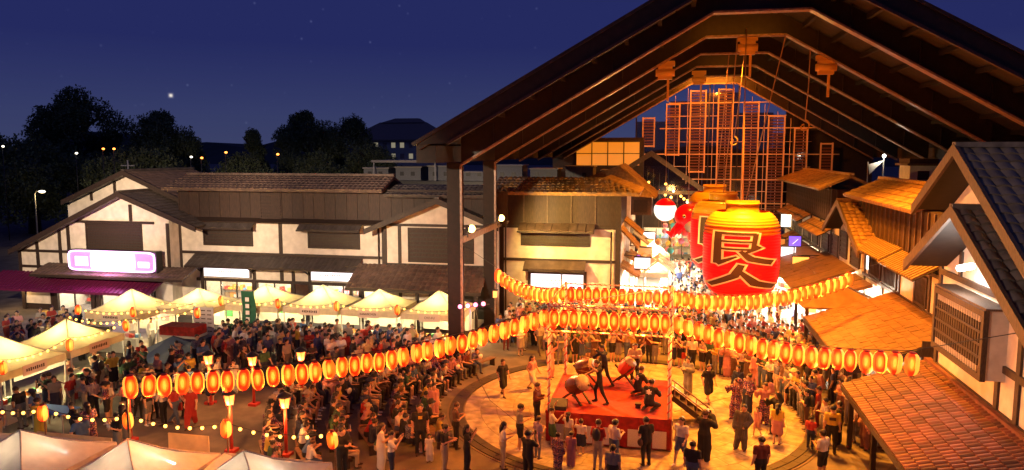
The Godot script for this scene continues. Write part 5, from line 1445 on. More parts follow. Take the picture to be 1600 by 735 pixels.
	part(oc, "snout", done(st), M.paper)
	for k in 7:
		var t := PI * 0.55 + k * 0.36
		part(oc, "arm", tube_mesh([v3(cos(t) * 0.5, -0.2, -sin(t) * 0.3), v3(cos(t) * 0.95, -0.75, -sin(t) * 0.5), v3(cos(t) * 1.25, -1.0 - 0.1 * (k % 3), -sin(t) * 0.6), v3(cos(t) * 1.5, -0.85, -sin(t) * 0.6)], [0.25, 0.18, 0.12, 0.04], 8), M.lantern_red)
	for s in [-0.28, 0.55]:
		part(oc, "eye", ball(0.13, 8, 6), M.whiteink, v3(s, 0.3, 0.82))
		part(oc, "eye", ball(0.07, 8, 6), M.ink, v3(s, 0.3, 0.93))
	part(oc, "cord", tube_mesh([v3(0, 1.0, 0), v3(0, 5.5, 0)], [0.02], 4), M.cable)
	var wb := thing("round_lantern", "round white lantern with a red top hanging over the left of the market street", "lantern", v3(-0.25, 6.1, -57))
	part(wb, "globe_lamp", ball(0.85, 16, 12), glow("globe", Color(1, 0.93, 0.85), 1.6))
	st = begin()
	lathe(st, [Vector2(0.78, 0.38), Vector2(0.62, 0.62), Vector2(0.3, 0.84), Vector2(0.0, 0.9)], 16)
	part(wb, "red_top", done(st), M.lantern_red)
	part(wb, "cord", tube_mesh([v3(0, 0.85, 0), v3(0, 5, 0)], [0.02], 4), M.cable)
	var sc := thing("screen", "small glowing violet screen with a white mark above the right side of the street", "screen", v3(8.6, 4.2, -54))
	box(sc, "case", v3(8.2, 3.9, -54.1), v3(9.1, 4.7, -54), M.darkmetal)
	box(sc, "screen_panel", v3(8.26, 3.96, -54), v3(9.04, 4.64, -53.98), M.screen)
	bar(sc, "screen_mark", v3(8.5, 4.1, -53.97), v3(8.85, 4.45, -53.97), 0.1, 0.02, M.signwhite)
	bar(sc, "pole", v3(8.65, 0, -54.2), v3(8.65, 3.9, -54.2), 0.08, 0.08, M.darkmetal)
	var vl := thing("street_lantern", "white glowing paper cylinder lantern at the corner of the far battened house", "lantern", v3(8.9, 5.2, -60))
	part(vl, "lamp_glass", tube_mesh([v3(0, -0.45, 0), v3(0, 0.45, 0)], [0.36], 12), M.town_white)
	bar(vl, "hanger", v3(8.9, 5.65, -60), v3(10.3, 5.75, -60), 0.05, 0.05, M.darkmetal)
	var pn := thing("purple_panel", "narrow glowing purple panel on the corner of the left street houses", "sign", v3(-1.9, 2.9, -49.6))
	box(pn, "sign_panel", v3(-2.0, 2.2, -49.65), v3(-1.8, 3.6, -49.6), glow("violet", Color(0.8, 0.25, 1.0), 1.2))
	box(pn, "case", v3(-2.04, 2.16, -49.7), v3(-1.76, 3.64, -49.66), M.darkmetal)

	# streamers, little signs and paper lanterns over the market street
	var tints := [lin(0.05, 0.5, 0.6), lin(0.6, 0.05, 0.08), lin(0.7, 0.65, 0.55), lin(0.1, 0.3, 0.6), lin(0.65, 0.45, 0.05), lin(0.55, 0.2, 0.35)]
	for i in tints.size(): mat("streamer_%d" % i, tints[i], 0.7, "", v3(1, 1, 1), 0.0, {"backlight_enabled": true, "backlight": Color(0.6, 0.6, 0.6)})
	for k in 46:
		var at := v3(R.randf_range(-0.6, 5.6), R.randf_range(2.7, 5.2), R.randf_range(-64, -47))
		var w := thing("streamer", "%s paper streamer hanging over the market street, %s counted from the near end" % [["turquoise", "red", "cream", "blue", "yellow", "pink"][k % 6], ordinal(k)], "streamer", at, "streamers over the market street")
		part(w, "ball", ball(0.22, 8, 6), M["streamer_%d" % (k % 6)], Vector3.ZERO)
		for i in 5: bar(w, "tail", at + v3(0.14 * cos(i * 1.26), -0.1, 0.14 * sin(i * 1.26)), at + v3(0.16 * cos(i * 1.26) + 0.05, -0.95, 0.16 * sin(i * 1.26)), 0.07, 0.01, M["streamer_%d" % (k % 6)])
		bar(w, "thread", at + v3(0, 0.2, 0), at + v3(0, 1.4, 0), 0.012, 0.012, M.cable)
	for k in 7:
		var z := -48.5 - k * 2.6
		var left := k % 2 == 0
		var x := -1.6 if left else 8.6
		var g := thing("shop_sign", "small lit shop sign on the %s of the market street, %s from the near end" % ["left" if left else "right", ordinal(k)], "sign", v3(x, 3.4, z), "signs along the market street")
		box(g, "sign_panel", v3(x - 0.5, 2.9, z - 0.04), v3(x + 0.5, 3.6, z + 0.04), [M.signwhite, M.bonbori, M.window_amber][k % 3])
		box(g, "frame", v3(x - 0.56, 3.6, z - 0.06), v3(x + 0.56, 3.68, z + 0.06), M.timber)
		box(g, "frame", v3(x - 0.56, 2.82, z - 0.06), v3(x + 0.56, 2.9, z + 0.06), M.timber)
		bar(g, "bracket", v3(x, 3.68, z), v3(x - 1.2 if left else x + 1.7, 3.75, z), 0.05, 0.05, M.timber)
	for k in 3:
		var z := -47.6 - k * 1.5
		var p := thing("zigzag_canopy", "white zigzag stall canopy on the left of the market street, %s" % ["nearest", "middle", "farthest"][k], "canopy", v3(-0.6, 2.8, z), "white zigzag canopies")
		slab(p, "slope", [v3(-1.5, 2.75, z), v3(-0.55, 3.55, z), v3(-0.55, 3.55, z - 1.1), v3(-1.5, 2.75, z - 1.1)], 0.03, M.canvas)
		slab(p, "slope", [v3(0.5, 2.75, z), v3(-0.55, 3.55, z), v3(-0.55, 3.55, z - 1.1), v3(0.5, 2.75, z - 1.1)], 0.03, M.canvas)
		for x in [-1.45, 0.45]: bar(p, "pole", v3(x, 0, z - 0.1), v3(x, 2.75, z - 0.1), 0.05, 0.05, M.greymetal)
	# loose things on the ground
	for q in [[[v3(-4.3, 0.03, -25.7), v3(-5.6, 0.03, -27.2), v3(-7.2, 0.03, -29.4), v3(-8.6, 0.05, -32.6)], "black cable snaking from the stage to the lamp bar"], [[v3(0.4, 0.03, -29.6), v3(2.2, 0.03, -31.4), v3(4.6, 0.03, -33.6), v3(7.0, 0.03, -36.5)], "black cable running from the stage to the right houses"]]:
		var c := thing("power_cable", q[1], "cable", q[0][0])
		part(c, "cable", tube_mesh(rel(q[0]), [0.022], 5), M.darkmetal)

# ---------------------------------------------------------------- people
const SKIN := 0
const TOP := 1
const LOW := 2
const SHOE := 3

# joints of a figure that faces +z, feet at the origin
func joints(full: String) -> Dictionary:
	var pose := full.get_slice("#", 0)
	var j := {"pel": v3(0, 0.93, 0), "che": v3(0, 1.26, 0.0), "nek": v3(0, 1.43, 0.0), "hed": v3(0, 1.585, 0.02)}
	for s in [-1, 1]:
		var q := "l" if s < 0 else "r"
		j["sh" + q] = v3(0.175 * s, 1.375, 0)
		j["el" + q] = v3(0.225 * s, 1.11, -0.03)
		j["wr" + q] = v3(0.235 * s, 0.88, 0.05)
		j["hi" + q] = v3(0.085 * s, 0.90, 0)
		j["kn" + q] = v3(0.10 * s, 0.49, 0.02)
		j["an" + q] = v3(0.105 * s, 0.08, -0.02)
	match pose:
		"hold":                                  # food or a phone held before the chest
			j.ell = v3(-0.25, 1.12, 0.02); j.wrl = v3(-0.10, 1.18, 0.26)
			j.elr = v3(0.25, 1.12, 0.02); j.wrr = v3(0.10, 1.20, 0.26)
			j.hed = v3(0, 1.57, 0.05)
		"film":                                  # phone raised to the face
			j.elr = v3(0.27, 1.22, 0.16); j.wrr = v3(0.10, 1.46, 0.30)
			j.ell = v3(-0.27, 1.20, 0.14); j.wrl = v3(-0.08, 1.42, 0.30)
		"walk":
			j.knl = v3(-0.09, 0.50, 0.14); j.anl = v3(-0.09, 0.10, 0.24)
			j.knr = v3(0.09, 0.50, -0.02); j.anr = v3(0.09, 0.13, -0.26)
			j.ell = v3(-0.24, 1.12, -0.12); j.wrl = v3(-0.23, 0.92, 0.0)
			j.elr = v3(0.24, 1.12, 0.06); j.wrr = v3(0.22, 0.93, 0.22)
		"wave":                                  # festival dance, one arm high
			j.elr = v3(0.33, 1.50, 0.10); j.wrr = v3(0.30, 1.74, 0.20)
			j.ell = v3(-0.30, 1.20, 0.14); j.wrl = v3(-0.20, 1.36, 0.34)
			j.knl = v3(-0.10, 0.52, 0.10); j.anl = v3(-0.11, 0.09, 0.08)
		"lean":
			j.knl = v3(-0.12, 0.49, 0.0); j.anl = v3(-0.20, 0.08, -0.02)
			j.che = v3(0.03, 1.26, 0.0); j.nek = v3(0.05, 1.43, 0.01); j.hed = v3(0.07, 1.58, 0.04)
			j.elr = v3(0.30, 1.12, -0.05); j.wrr = v3(0.16, 0.96, 0.10)
		"sit", "sitlean":
			var f := 0.14 if pose == "sitlean" else 0.02
			j.pel = v3(0, 0.53, 0); j.che = v3(0, 0.86, f); j.nek = v3(0, 1.02, f + 0.03); j.hed = v3(0, 1.165, f + 0.08)
			for s in [-1, 1]:
				var q := "l" if s < 0 else "r"
				j["sh" + q] = v3(0.17 * s, 0.965, f)
				j["el" + q] = v3(0.23 * s, 0.72, f + 0.06)
				j["wr" + q] = v3(0.12 * s, 0.64, f + 0.28) if pose == "sit" else v3(0.06 * s, 0.80, f + 0.26)
				j["hi" + q] = v3(0.085 * s, 0.51, 0.02)
				j["kn" + q] = v3(0.12 * s, 0.50, 0.42)
				j["an" + q] = v3(0.12 * s, 0.08, 0.40)
		"kneel":                                 # sitting on the heels, sticks in hand
			j.pel = v3(0, 0.33, -0.06); j.che = v3(0, 0.66, 0.04); j.nek = v3(0, 0.83, 0.07); j.hed = v3(0, 0.97, 0.11)
			for s in [-1, 1]:
				var q := "l" if s < 0 else "r"
				j["sh" + q] = v3(0.18 * s, 0.775, 0.05)
				j["el" + q] = v3(0.27 * s, 0.56, 0.16)
				j["wr" + q] = v3(0.16 * s, 0.56, 0.40)
				j["hi" + q] = v3(0.10 * s, 0.30, -0.04)
				j["kn" + q] = v3(0.17 * s, 0.13, 0.34)
				j["an" + q] = v3(0.15 * s, 0.09, -0.14)
		"drum":
			j.ell = v3(-0.30, 1.22, 0.16); j.wrl = v3(-0.22, 1.10, 0.42)
			j.elr = v3(0.32, 1.34, 0.14); j.wrr = v3(0.24, 1.50, 0.36)
			j.knl = v3(-0.14, 0.50, 0.16); j.anl = v3(-0.20, 0.08, 0.12)
			j.knr = v3(0.14, 0.48, -0.10); j.anr = v3(0.20, 0.09, -0.30)
			j.che = v3(0, 1.25, 0.06); j.nek = v3(0, 1.41, 0.10); j.hed = v3(0, 1.56, 0.14)
		"cross":                                 # arms folded
			j.ell = v3(-0.25, 1.13, 0.06); j.wrl = v3(0.08, 1.16, 0.19)
			j.elr = v3(0.25, 1.13, 0.06); j.wrr = v3(-0.07, 1.20, 0.17)
		"chat":                                  # one forearm out, the other on the hip
			j.elr = v3(0.25, 1.12, 0.04); j.wrr = v3(0.22, 1.22, 0.30)
			j.ell = v3(-0.33, 1.16, -0.08); j.wrl = v3(-0.17, 0.98, 0.03)
			j.hed = v3(0.015, 1.58, 0.03)
		"child":
			j.hed = v3(0, 1.60, 0.02)
			j.elr = v3(0.28, 1.28, 0.08); j.wrr = v3(0.26, 1.48, 0.14)
	if "#" in full:                              # no two stand quite alike
		var g := RandomNumberGenerator.new()
		g.seed = hash(full)
		var sway := v3(g.randf_range(-0.04, 0.04), 0, g.randf_range(-0.03, 0.05))
		for k in ["che", "nek", "hed", "shl", "shr", "ell", "elr", "wrl", "wrr"]: j[k] += sway * (0.6 if k == "che" else 1.3 if k == "hed" else 1.0)
		for k in ["ell", "elr"]: j[k] += v3(g.randf_range(-0.025, 0.025), g.randf_range(-0.02, 0.02), g.randf_range(-0.04, 0.04))
		for k in ["wrl", "wrr"]: j[k] += v3(g.randf_range(-0.04, 0.04), g.randf_range(-0.05, 0.05), g.randf_range(-0.04, 0.05))
		for k in ["l", "r"]:
			var d := v3(g.randf_range(-0.05, 0.05), 0, g.randf_range(-0.07, 0.07))
			j["kn" + k] += d * 0.5
			j["an" + k] += d
	return j

# what is worn decides which bones count as cloth and how full they are
func bones(full: String, wear: String) -> Array:
	var j := joints(full)
	var pose := full.get_slice("#", 0)
	var seated := pose.begins_with("sit") or pose == "kneel"
	var b := []
	var c: Vector3 = j.che
	var p: Vector3 = j.pel
	for s in [-1, 1]:
		var q := "l" if s < 0 else "r"
		var x := v3(s, 0, 0)
		b.append([p + x * 0.065 + v3(0, 0.10, 0), c + x * 0.085 + v3(0, 0.02, 0), 0.098, 0.098, TOP])
		b.append([p + x * 0.07 - v3(0, 0.04, 0), p + x * 0.065 + v3(0, 0.06, 0), 0.115, 0.105, LOW])
		b.append([c + x * 0.07 + v3(0, 0.06, 0), j["sh" + q], 0.085, 0.062, TOP])
		var long := wear in ["yukata", "jacket", "happi"]
		var wide := 0.03 if wear == "yukata" else 0.015 if long else 0.006
		var mid: Vector3 = j["sh" + q].lerp(j["el" + q], 0.62)
		b.append([j["sh" + q], mid, 0.062 + wide * 0.5, 0.055 + wide, TOP])
		b.append([mid, j["el" + q], 0.045 + wide if long else 0.042, 0.040 + wide if long else 0.038, TOP if long else SKIN])
		b.append([j["el" + q], j["wr" + q], 0.040 + wide * 1.5 if long else 0.037, 0.035 + wide * (2.2 if wear == "yukata" else 1.0) if long else 0.027, TOP if long else SKIN])
		if wear == "yukata" and not seated: b.append([j["wr" + q] + v3(0, -0.02, -0.02), j["wr" + q] + v3(0, -0.22, -0.05), 0.05, 0.035, TOP])
		var hand: Vector3 = (j["wr" + q] - j["el" + q]).normalized()
		b.append([j["wr" + q], j["wr" + q] + hand * 0.085, 0.026, 0.030, SKIN])
		var hi: Vector3 = j["hi" + q]
		var kn: Vector3 = j["kn" + q]
		var an: Vector3 = j["an" + q]
		match wear:
			"shorts":
				b.append([hi, hi.lerp(kn, 0.75), 0.10, 0.088, LOW])
				b.append([hi.lerp(kn, 0.75), kn, 0.062, 0.056, SKIN])
				b.append([kn, an, 0.057, 0.036, SKIN])
			"skirt":
				b.append([hi, hi.lerp(kn, 0.9), 0.12, 0.135, LOW])
				b.append([hi.lerp(kn, 0.8), kn, 0.055, 0.05, SKIN])
				b.append([kn, an, 0.05, 0.034, SKIN])
			"yukata", "dress":
				b.append([hi, kn, 0.12, 0.115, LOW])
				var hem := kn.lerp(an, 0.85)
				b.append([kn, hem, 0.115, 0.10, LOW])
				b.append([hem, an, 0.036, 0.034, SKIN])
			_:
				b.append([hi, kn, 0.092, 0.066, LOW])
				b.append([kn, an, 0.066, 0.05, LOW])
		var down := 0.0 if pose != "kneel" else -0.04
		var toe := v3(0.02 * s, -0.045 + down, 0.15) if pose != "kneel" else v3(0, -0.02, -0.13)
		b.append([an + v3(0, -0.035, -0.03) if pose != "kneel" else an, an + toe, 0.042, 0.034, SHOE])
	b.append([c + v3(0, 0.10, 0), j.nek, 0.075, 0.052, TOP])
	b.append([j.nek, j.hed + v3(0, -0.05, -0.01), 0.050, 0.052, SKIN])
	b.append([j.hed + v3(0, 0.045, -0.012), j.hed + v3(0, 0.0, 0.0), 0.094, 0.090, SKIN])
	b.append([j.hed + v3(0, -0.01, 0.02), j.hed + v3(0, -0.085, 0.052), 0.072, 0.036, SKIN])
	return b

func seg_dist(p: Vector3, a: Vector3, ab: Vector3, inv: float, ra: float, rb: float) -> float:
	var t := clampf((p - a).dot(ab) * inv, 0.0, 1.0)
	return p.distance_to(a + ab * t) - (ra + (rb - ra) * t)

# smooth union of the bones meshed as surface nets, one surface each for skin, top, lower clothes, shoes
func figure(pose: String, wear: String, cell := 0.027) -> ArrayMesh:
	var key := pose + wear + str(cell)
	if meshes.has(key): return meshes[key]
	var b := bones(pose, wear)
	var lo := v3(9, 9, 9)
	var hi := -lo
	for q in b:
		var r := Vector3.ONE * (maxf(q[2], q[3]) + 0.05)
		lo = lo.min(q[0] - r).min(q[1] - r)
		hi = hi.max(q[0] + r).max(q[1] + r)
	var nx := int((hi.x - lo.x) / cell) + 2
	var ny := int((hi.y - lo.y) / cell) + 2
	var nz := int((hi.z - lo.z) / cell) + 2
	var total := nx * ny * nz
	var sum := PackedFloat32Array()
	sum.resize(total)
	var near := PackedFloat32Array()
	near.resize(total)
	near.fill(9.0)
	var lab := PackedByteArray()
	lab.resize(total)
	var k := 55.0
	for q in b:
		var a: Vector3 = q[0]
		var ab: Vector3 = q[1] - q[0]
		var inv := 1.0 / maxf(ab.length_squared(), 1e-6)
		var ra: float = q[2]
		var rb: float = q[3]
		var r := maxf(ra, rb) + 0.05
		var p0 := ((a.min(q[1]) - Vector3.ONE * r - lo) / cell).max(Vector3.ZERO)
		var p1 := ((a.max(q[1]) + Vector3.ONE * r - lo) / cell)
		for z in range(int(p0.z), mini(nz - 1, int(p1.z)) + 1):
			for y in range(int(p0.y), mini(ny - 1, int(p1.y)) + 1):
				var i0 := (z * ny + y) * nx
				for x in range(int(p0.x), mini(nx - 1, int(p1.x)) + 1):
					var d := seg_dist(lo + v3(x, y, z) * cell, a, ab, inv, ra, rb)
					sum[i0 + x] += exp(-k * d)
					if d < near[i0 + x]:
						near[i0 + x] = d
						lab[i0 + x] = q[4]
	var f := PackedFloat32Array()
	f.resize(total)
	for i in total: f[i] = -log(sum[i]) / k if sum[i] > 1e-4 else 0.17
	var vert := PackedVector3Array()
	var norm := PackedVector3Array()
	var at := PackedInt32Array()
	at.resize(total)
	at.fill(-1)
	var off := [0, 1, nx, nx + 1, nx * ny, nx * ny + 1, nx * ny + nx, nx * ny + nx + 1]
	var corner := [v3(0, 0, 0), v3(1, 0, 0), v3(0, 1, 0), v3(1, 1, 0), v3(0, 0, 1), v3(1, 0, 1), v3(0, 1, 1), v3(1, 1, 1)]
	var edges := [[0, 1], [2, 3], [4, 5], [6, 7], [0, 2], [1, 3], [4, 6], [5, 7], [0, 4], [1, 5], [2, 6], [3, 7]]
	for z in nz - 1:
		for y in ny - 1:
			var i0 := (z * ny + y) * nx
			for x in nx - 1:
				var i := i0 + x
				var m := 0
				for c in 8:
					if f[i + off[c]] < 0.0: m += 1
				if m == 0 or m == 8: continue
				var s := Vector3.ZERO
				var n := 0
				for e in edges:
					var fa := f[i + off[e[0]]]
					var fb := f[i + off[e[1]]]
					if (fa < 0.0) != (fb < 0.0):
						s += corner[e[0]].lerp(corner[e[1]], fa / (fa - fb))
						n += 1
				at[i] = vert.size()
				vert.append(lo + (v3(x, y, z) + s / n) * cell)
				norm.append(v3(f[i + off[1]] + f[i + off[3]] + f[i + off[5]] + f[i + off[7]] - f[i] - f[i + off[2]] - f[i + off[4]] - f[i + off[6]], f[i + off[2]] + f[i + off[3]] + f[i + off[6]] + f[i + off[7]] - f[i] - f[i + off[1]] - f[i + off[4]] - f[i + off[5]], f[i + off[4]] + f[i + off[5]] + f[i + off[6]] + f[i + off[7]] - f[i] - f[i + off[1]] - f[i + off[2]] - f[i + off[3]]).normalized())
	var idx := [PackedInt32Array(), PackedInt32Array(), PackedInt32Array(), PackedInt32Array()]
	var step := [1, nx, nx * ny]
	for z in range(1, nz - 1):
		for y in range(1, ny - 1):
			var i0 := (z * ny + y) * nx
			for x in range(1, nx - 1):
				var i := i0 + x
				var inside := f[i] < 0.0
				for axis in 3:
					var o: int = i + step[axis]
					if inside == (f[o] < 0.0): continue
					var u: int = step[(axis + 1) % 3]
					var w: int = step[(axis + 2) % 3]
					var q := [at[i - u - w], at[i - w], at[i], at[i - u]]
					if q.min() < 0: continue
					if inside: q.reverse()
					var l: int = lab[i] if inside else lab[o]
					for t in [0, 1, 2, 0, 2, 3]: idx[l].append(q[t])
	# fingers, nose, ears, eyes and mouth: small pieces with their own finer shape
	var fine := begin()
	var j := joints(pose)
	for s in [-1, 1]:
		var q := "l" if s < 0 else "r"
		var d: Vector3 = (j["wr" + q] - j["el" + q]).normalized()
		var side: Vector3 = d.cross(v3(0, 0, 1) if absf(d.z) < 0.8 else v3(0, 1, 0)).normalized()
		var bend: Vector3 = side.cross(d) * (1.0 if side.cross(d).z > 0 else -1.0)
		var palm: Vector3 = j["wr" + q] + d * 0.095
		for k2 in 4:
			var base := palm + side * (k2 - 1.5) * 0.019
			var l: float = [0.062, 0.072, 0.068, 0.052][k2]
			tube(fine, [base, base + d * l * 0.6 + bend * 0.008, base + d * l + bend * 0.026], [0.0095, 0.0085, 0.0065], 4)
		tube(fine, [palm - d * 0.055 + side * 0.02, palm - d * 0.02 + side * 0.045 + bend * 0.01, palm + d * 0.012 + side * 0.042 + bend * 0.024], [0.011, 0.010, 0.007], 4)
		ellipsoid(fine, j.hed + v3(0.095 * s, 0.0, -0.005), v3(0.014, 0.032, 0.02), 5, 4)
	ellipsoid(fine, j.hed + v3(0, -0.005, 0.098), v3(0.014, 0.024, 0.018), 6, 4)
	ellipsoid(fine, j.hed + v3(0, -0.055, 0.083), v3(0.024, 0.007, 0.010), 6, 4)
	var fm := done(fine)
	var dk := begin()
	for s in [-1, 1]:
		ellipsoid(dk, j.hed + v3(0.034 * s, 0.022, 0.081), v3(0.014, 0.008, 0.010), 5, 4)
		ellipsoid(dk, j.hed + v3(0.034 * s, 0.045, 0.080), v3(0.019, 0.005, 0.010), 5, 4)
	var am := ArrayMesh.new()
	for l in 4:
		if idx[l].is_empty(): idx[l].append_array(PackedInt32Array([0, 1, 2]))
		var arr := []
		arr.resize(Mesh.ARRAY_MAX)
		# keep only the vertices this surface uses
		var used := {}
		var vs := PackedVector3Array()
		var ns := PackedVector3Array()
		var ids := PackedInt32Array()
		for i in idx[l]:
			if not used.has(i):
				used[i] = vs.size()
				vs.append(vert[i])
				ns.append(norm[i])
			ids.append(used[i])
		if l == SKIN:
			var ex := fm.surface_get_arrays(0)
			var base := vs.size()
			vs.append_array(ex[Mesh.ARRAY_VERTEX])
			ns.append_array(ex[Mesh.ARRAY_NORMAL])
			for i in ex[Mesh.ARRAY_VERTEX].size(): ids.append(base + i)
		arr[Mesh.ARRAY_VERTEX] = vs
		arr[Mesh.ARRAY_NORMAL] = ns
		arr[Mesh.ARRAY_INDEX] = ids
		am.add_surface_from_arrays(Mesh.PRIMITIVE_TRIANGLES, arr)
	am.add_surface_from_arrays(Mesh.PRIMITIVE_TRIANGLES, done(dk).surface_get_arrays(0))
	meshes[key] = am
	return am

# hair round the head centre
func hair_mesh(style: String) -> ArrayMesh:
	var key := "hair" + style
	if meshes.has(key): return meshes[key]
	var st := begin()
	st.set_smooth_group(1)
	var rows := 9
	var segs := 16
	var grid := []
	for a in rows + 1:
		var row := []
		for k in segs:
			var t := TAU * k / segs                        # 0 is the face (+z)
			var front := maxf(0.0, cos(t))
			var low := 0.62 * PI - 0.26 * PI * front * front
			if style == "bob": low += 0.20 * PI * (1.0 - front)
			if style == "long": low += 0.22 * PI * (1.0 - front)
			var p := low * a / rows
			var r := 0.108 + 0.004 * sin(k * 5.0 + a * 2.0)
			var v := v3(sin(t) * sin(p) * r * 0.96, cos(p) * r * 1.08 + 0.03, cos(t) * sin(p) * r * 1.06 - 0.014)
			row.append(v)
		grid.append(row)
	for a in rows:
		for k in segs:
			var l := (k + 1) % segs
			for v in [grid[a][k], grid[a + 1][k], grid[a + 1][l], grid[a][k], grid[a + 1][l], grid[a][l]]: st.add_vertex(v)
	if style == "long": tube(st, [v3(0, 0.02, -0.075), v3(0, -0.10, -0.10), v3(0, -0.24, -0.105), v3(0, -0.33, -0.09)], [0.085, 0.085, 0.07, 0.03], 8)
	if style == "bun": ellipsoid(st, v3(0, 0.10, -0.10), v3(0.055, 0.05, 0.055), 8, 6)
	if style == "tail": tube(st, [v3(0, 0.06, -0.10), v3(0, 0.0, -0.16), v3(0, -0.14, -0.14)], [0.035, 0.03, 0.012], 6)
	meshes[key] = done(st)
	return meshes[key]

var fabrics := {}
var people := 0

func cloth(name: String) -> StandardMaterial3D:
	if not fabrics.has(name):
		var c: Dictionary = {"black": lin(0.018, 0.018, 0.02), "white": lin(0.68, 0.66, 0.63), "grey": lin(0.22, 0.22, 0.22), "navy": lin(0.018, 0.026, 0.07), "red": lin(0.42, 0.03, 0.025), "pink": lin(0.55, 0.25, 0.26), "beige": lin(0.48, 0.38, 0.26), "brown": lin(0.12, 0.065, 0.04), "yellow": lin(0.62, 0.46, 0.06), "green": lin(0.05, 0.13, 0.06), "blue": lin(0.06, 0.15, 0.38), "denim": lin(0.08, 0.12, 0.22), "lilac": lin(0.36, 0.28, 0.42), "maroon": lin(0.12, 0.02, 0.02)}
		if name in ["floral", "striped", "checked", "dotted"]:
			mat("cloth_" + name, Color.WHITE, 0.85)
			M["cloth_" + name].albedo_texture = print_tex(name)
			M["cloth_" + name].uv1_triplanar = true
			M["cloth_" + name].uv1_scale = v3(3, 3, 3)
		else:
			mat("cloth_" + name, c[name], 0.88, "fine", v3(4, 4, 4), 0.2)
			M["cloth_" + name].uv1_world_triplanar = false
		fabrics[name] = M["cloth_" + name]
	return fabrics[name]

func print_tex(name: String) -> ImageTexture:
	var im := Image.create(128, 128, false, Image.FORMAT_RGB8)
	if name == "checked":
		im.fill(lin(0.5, 0.46, 0.4))
		for k in 8:
			im.fill_rect(Rect2i(k * 16, 0, 7, 128), lin(0.2, 0.08, 0.07))
			im.fill_rect(Rect2i(0, k * 16, 128, 4), lin(0.07, 0.08, 0.16))
	elif name == "dotted":
		im.fill(lin(0.03, 0.04, 0.10))
		for k in 64: im.fill_rect(Rect2i((k % 8) * 16 + 4 * (k / 8 % 2), int(k / 8.0) * 16, 6, 6), lin(0.6, 0.58, 0.55))
	elif name == "striped":
		im.fill(lin(0.03, 0.03, 0.04))
		for k in 8: im.fill_rect(Rect2i(k * 16, 0, 4, 128), lin(0.16, 0.15, 0.15))
	else:
		im.fill(lin(0.05, 0.02, 0.06))
		for k in 40:
			var c: Color = [lin(0.5, 0.06, 0.12), lin(0.6, 0.45, 0.4), lin(0.15, 0.1, 0.4), lin(0.55, 0.3, 0.08)][k % 4]
			var x := R.randi() % 116
			var y := R.randi() % 116
			im.fill_rect(Rect2i(x + 2, y, 8, 12), c)
			im.fill_rect(Rect2i(x, y + 2, 12, 8), c)
	return ImageTexture.create_from_image(im)

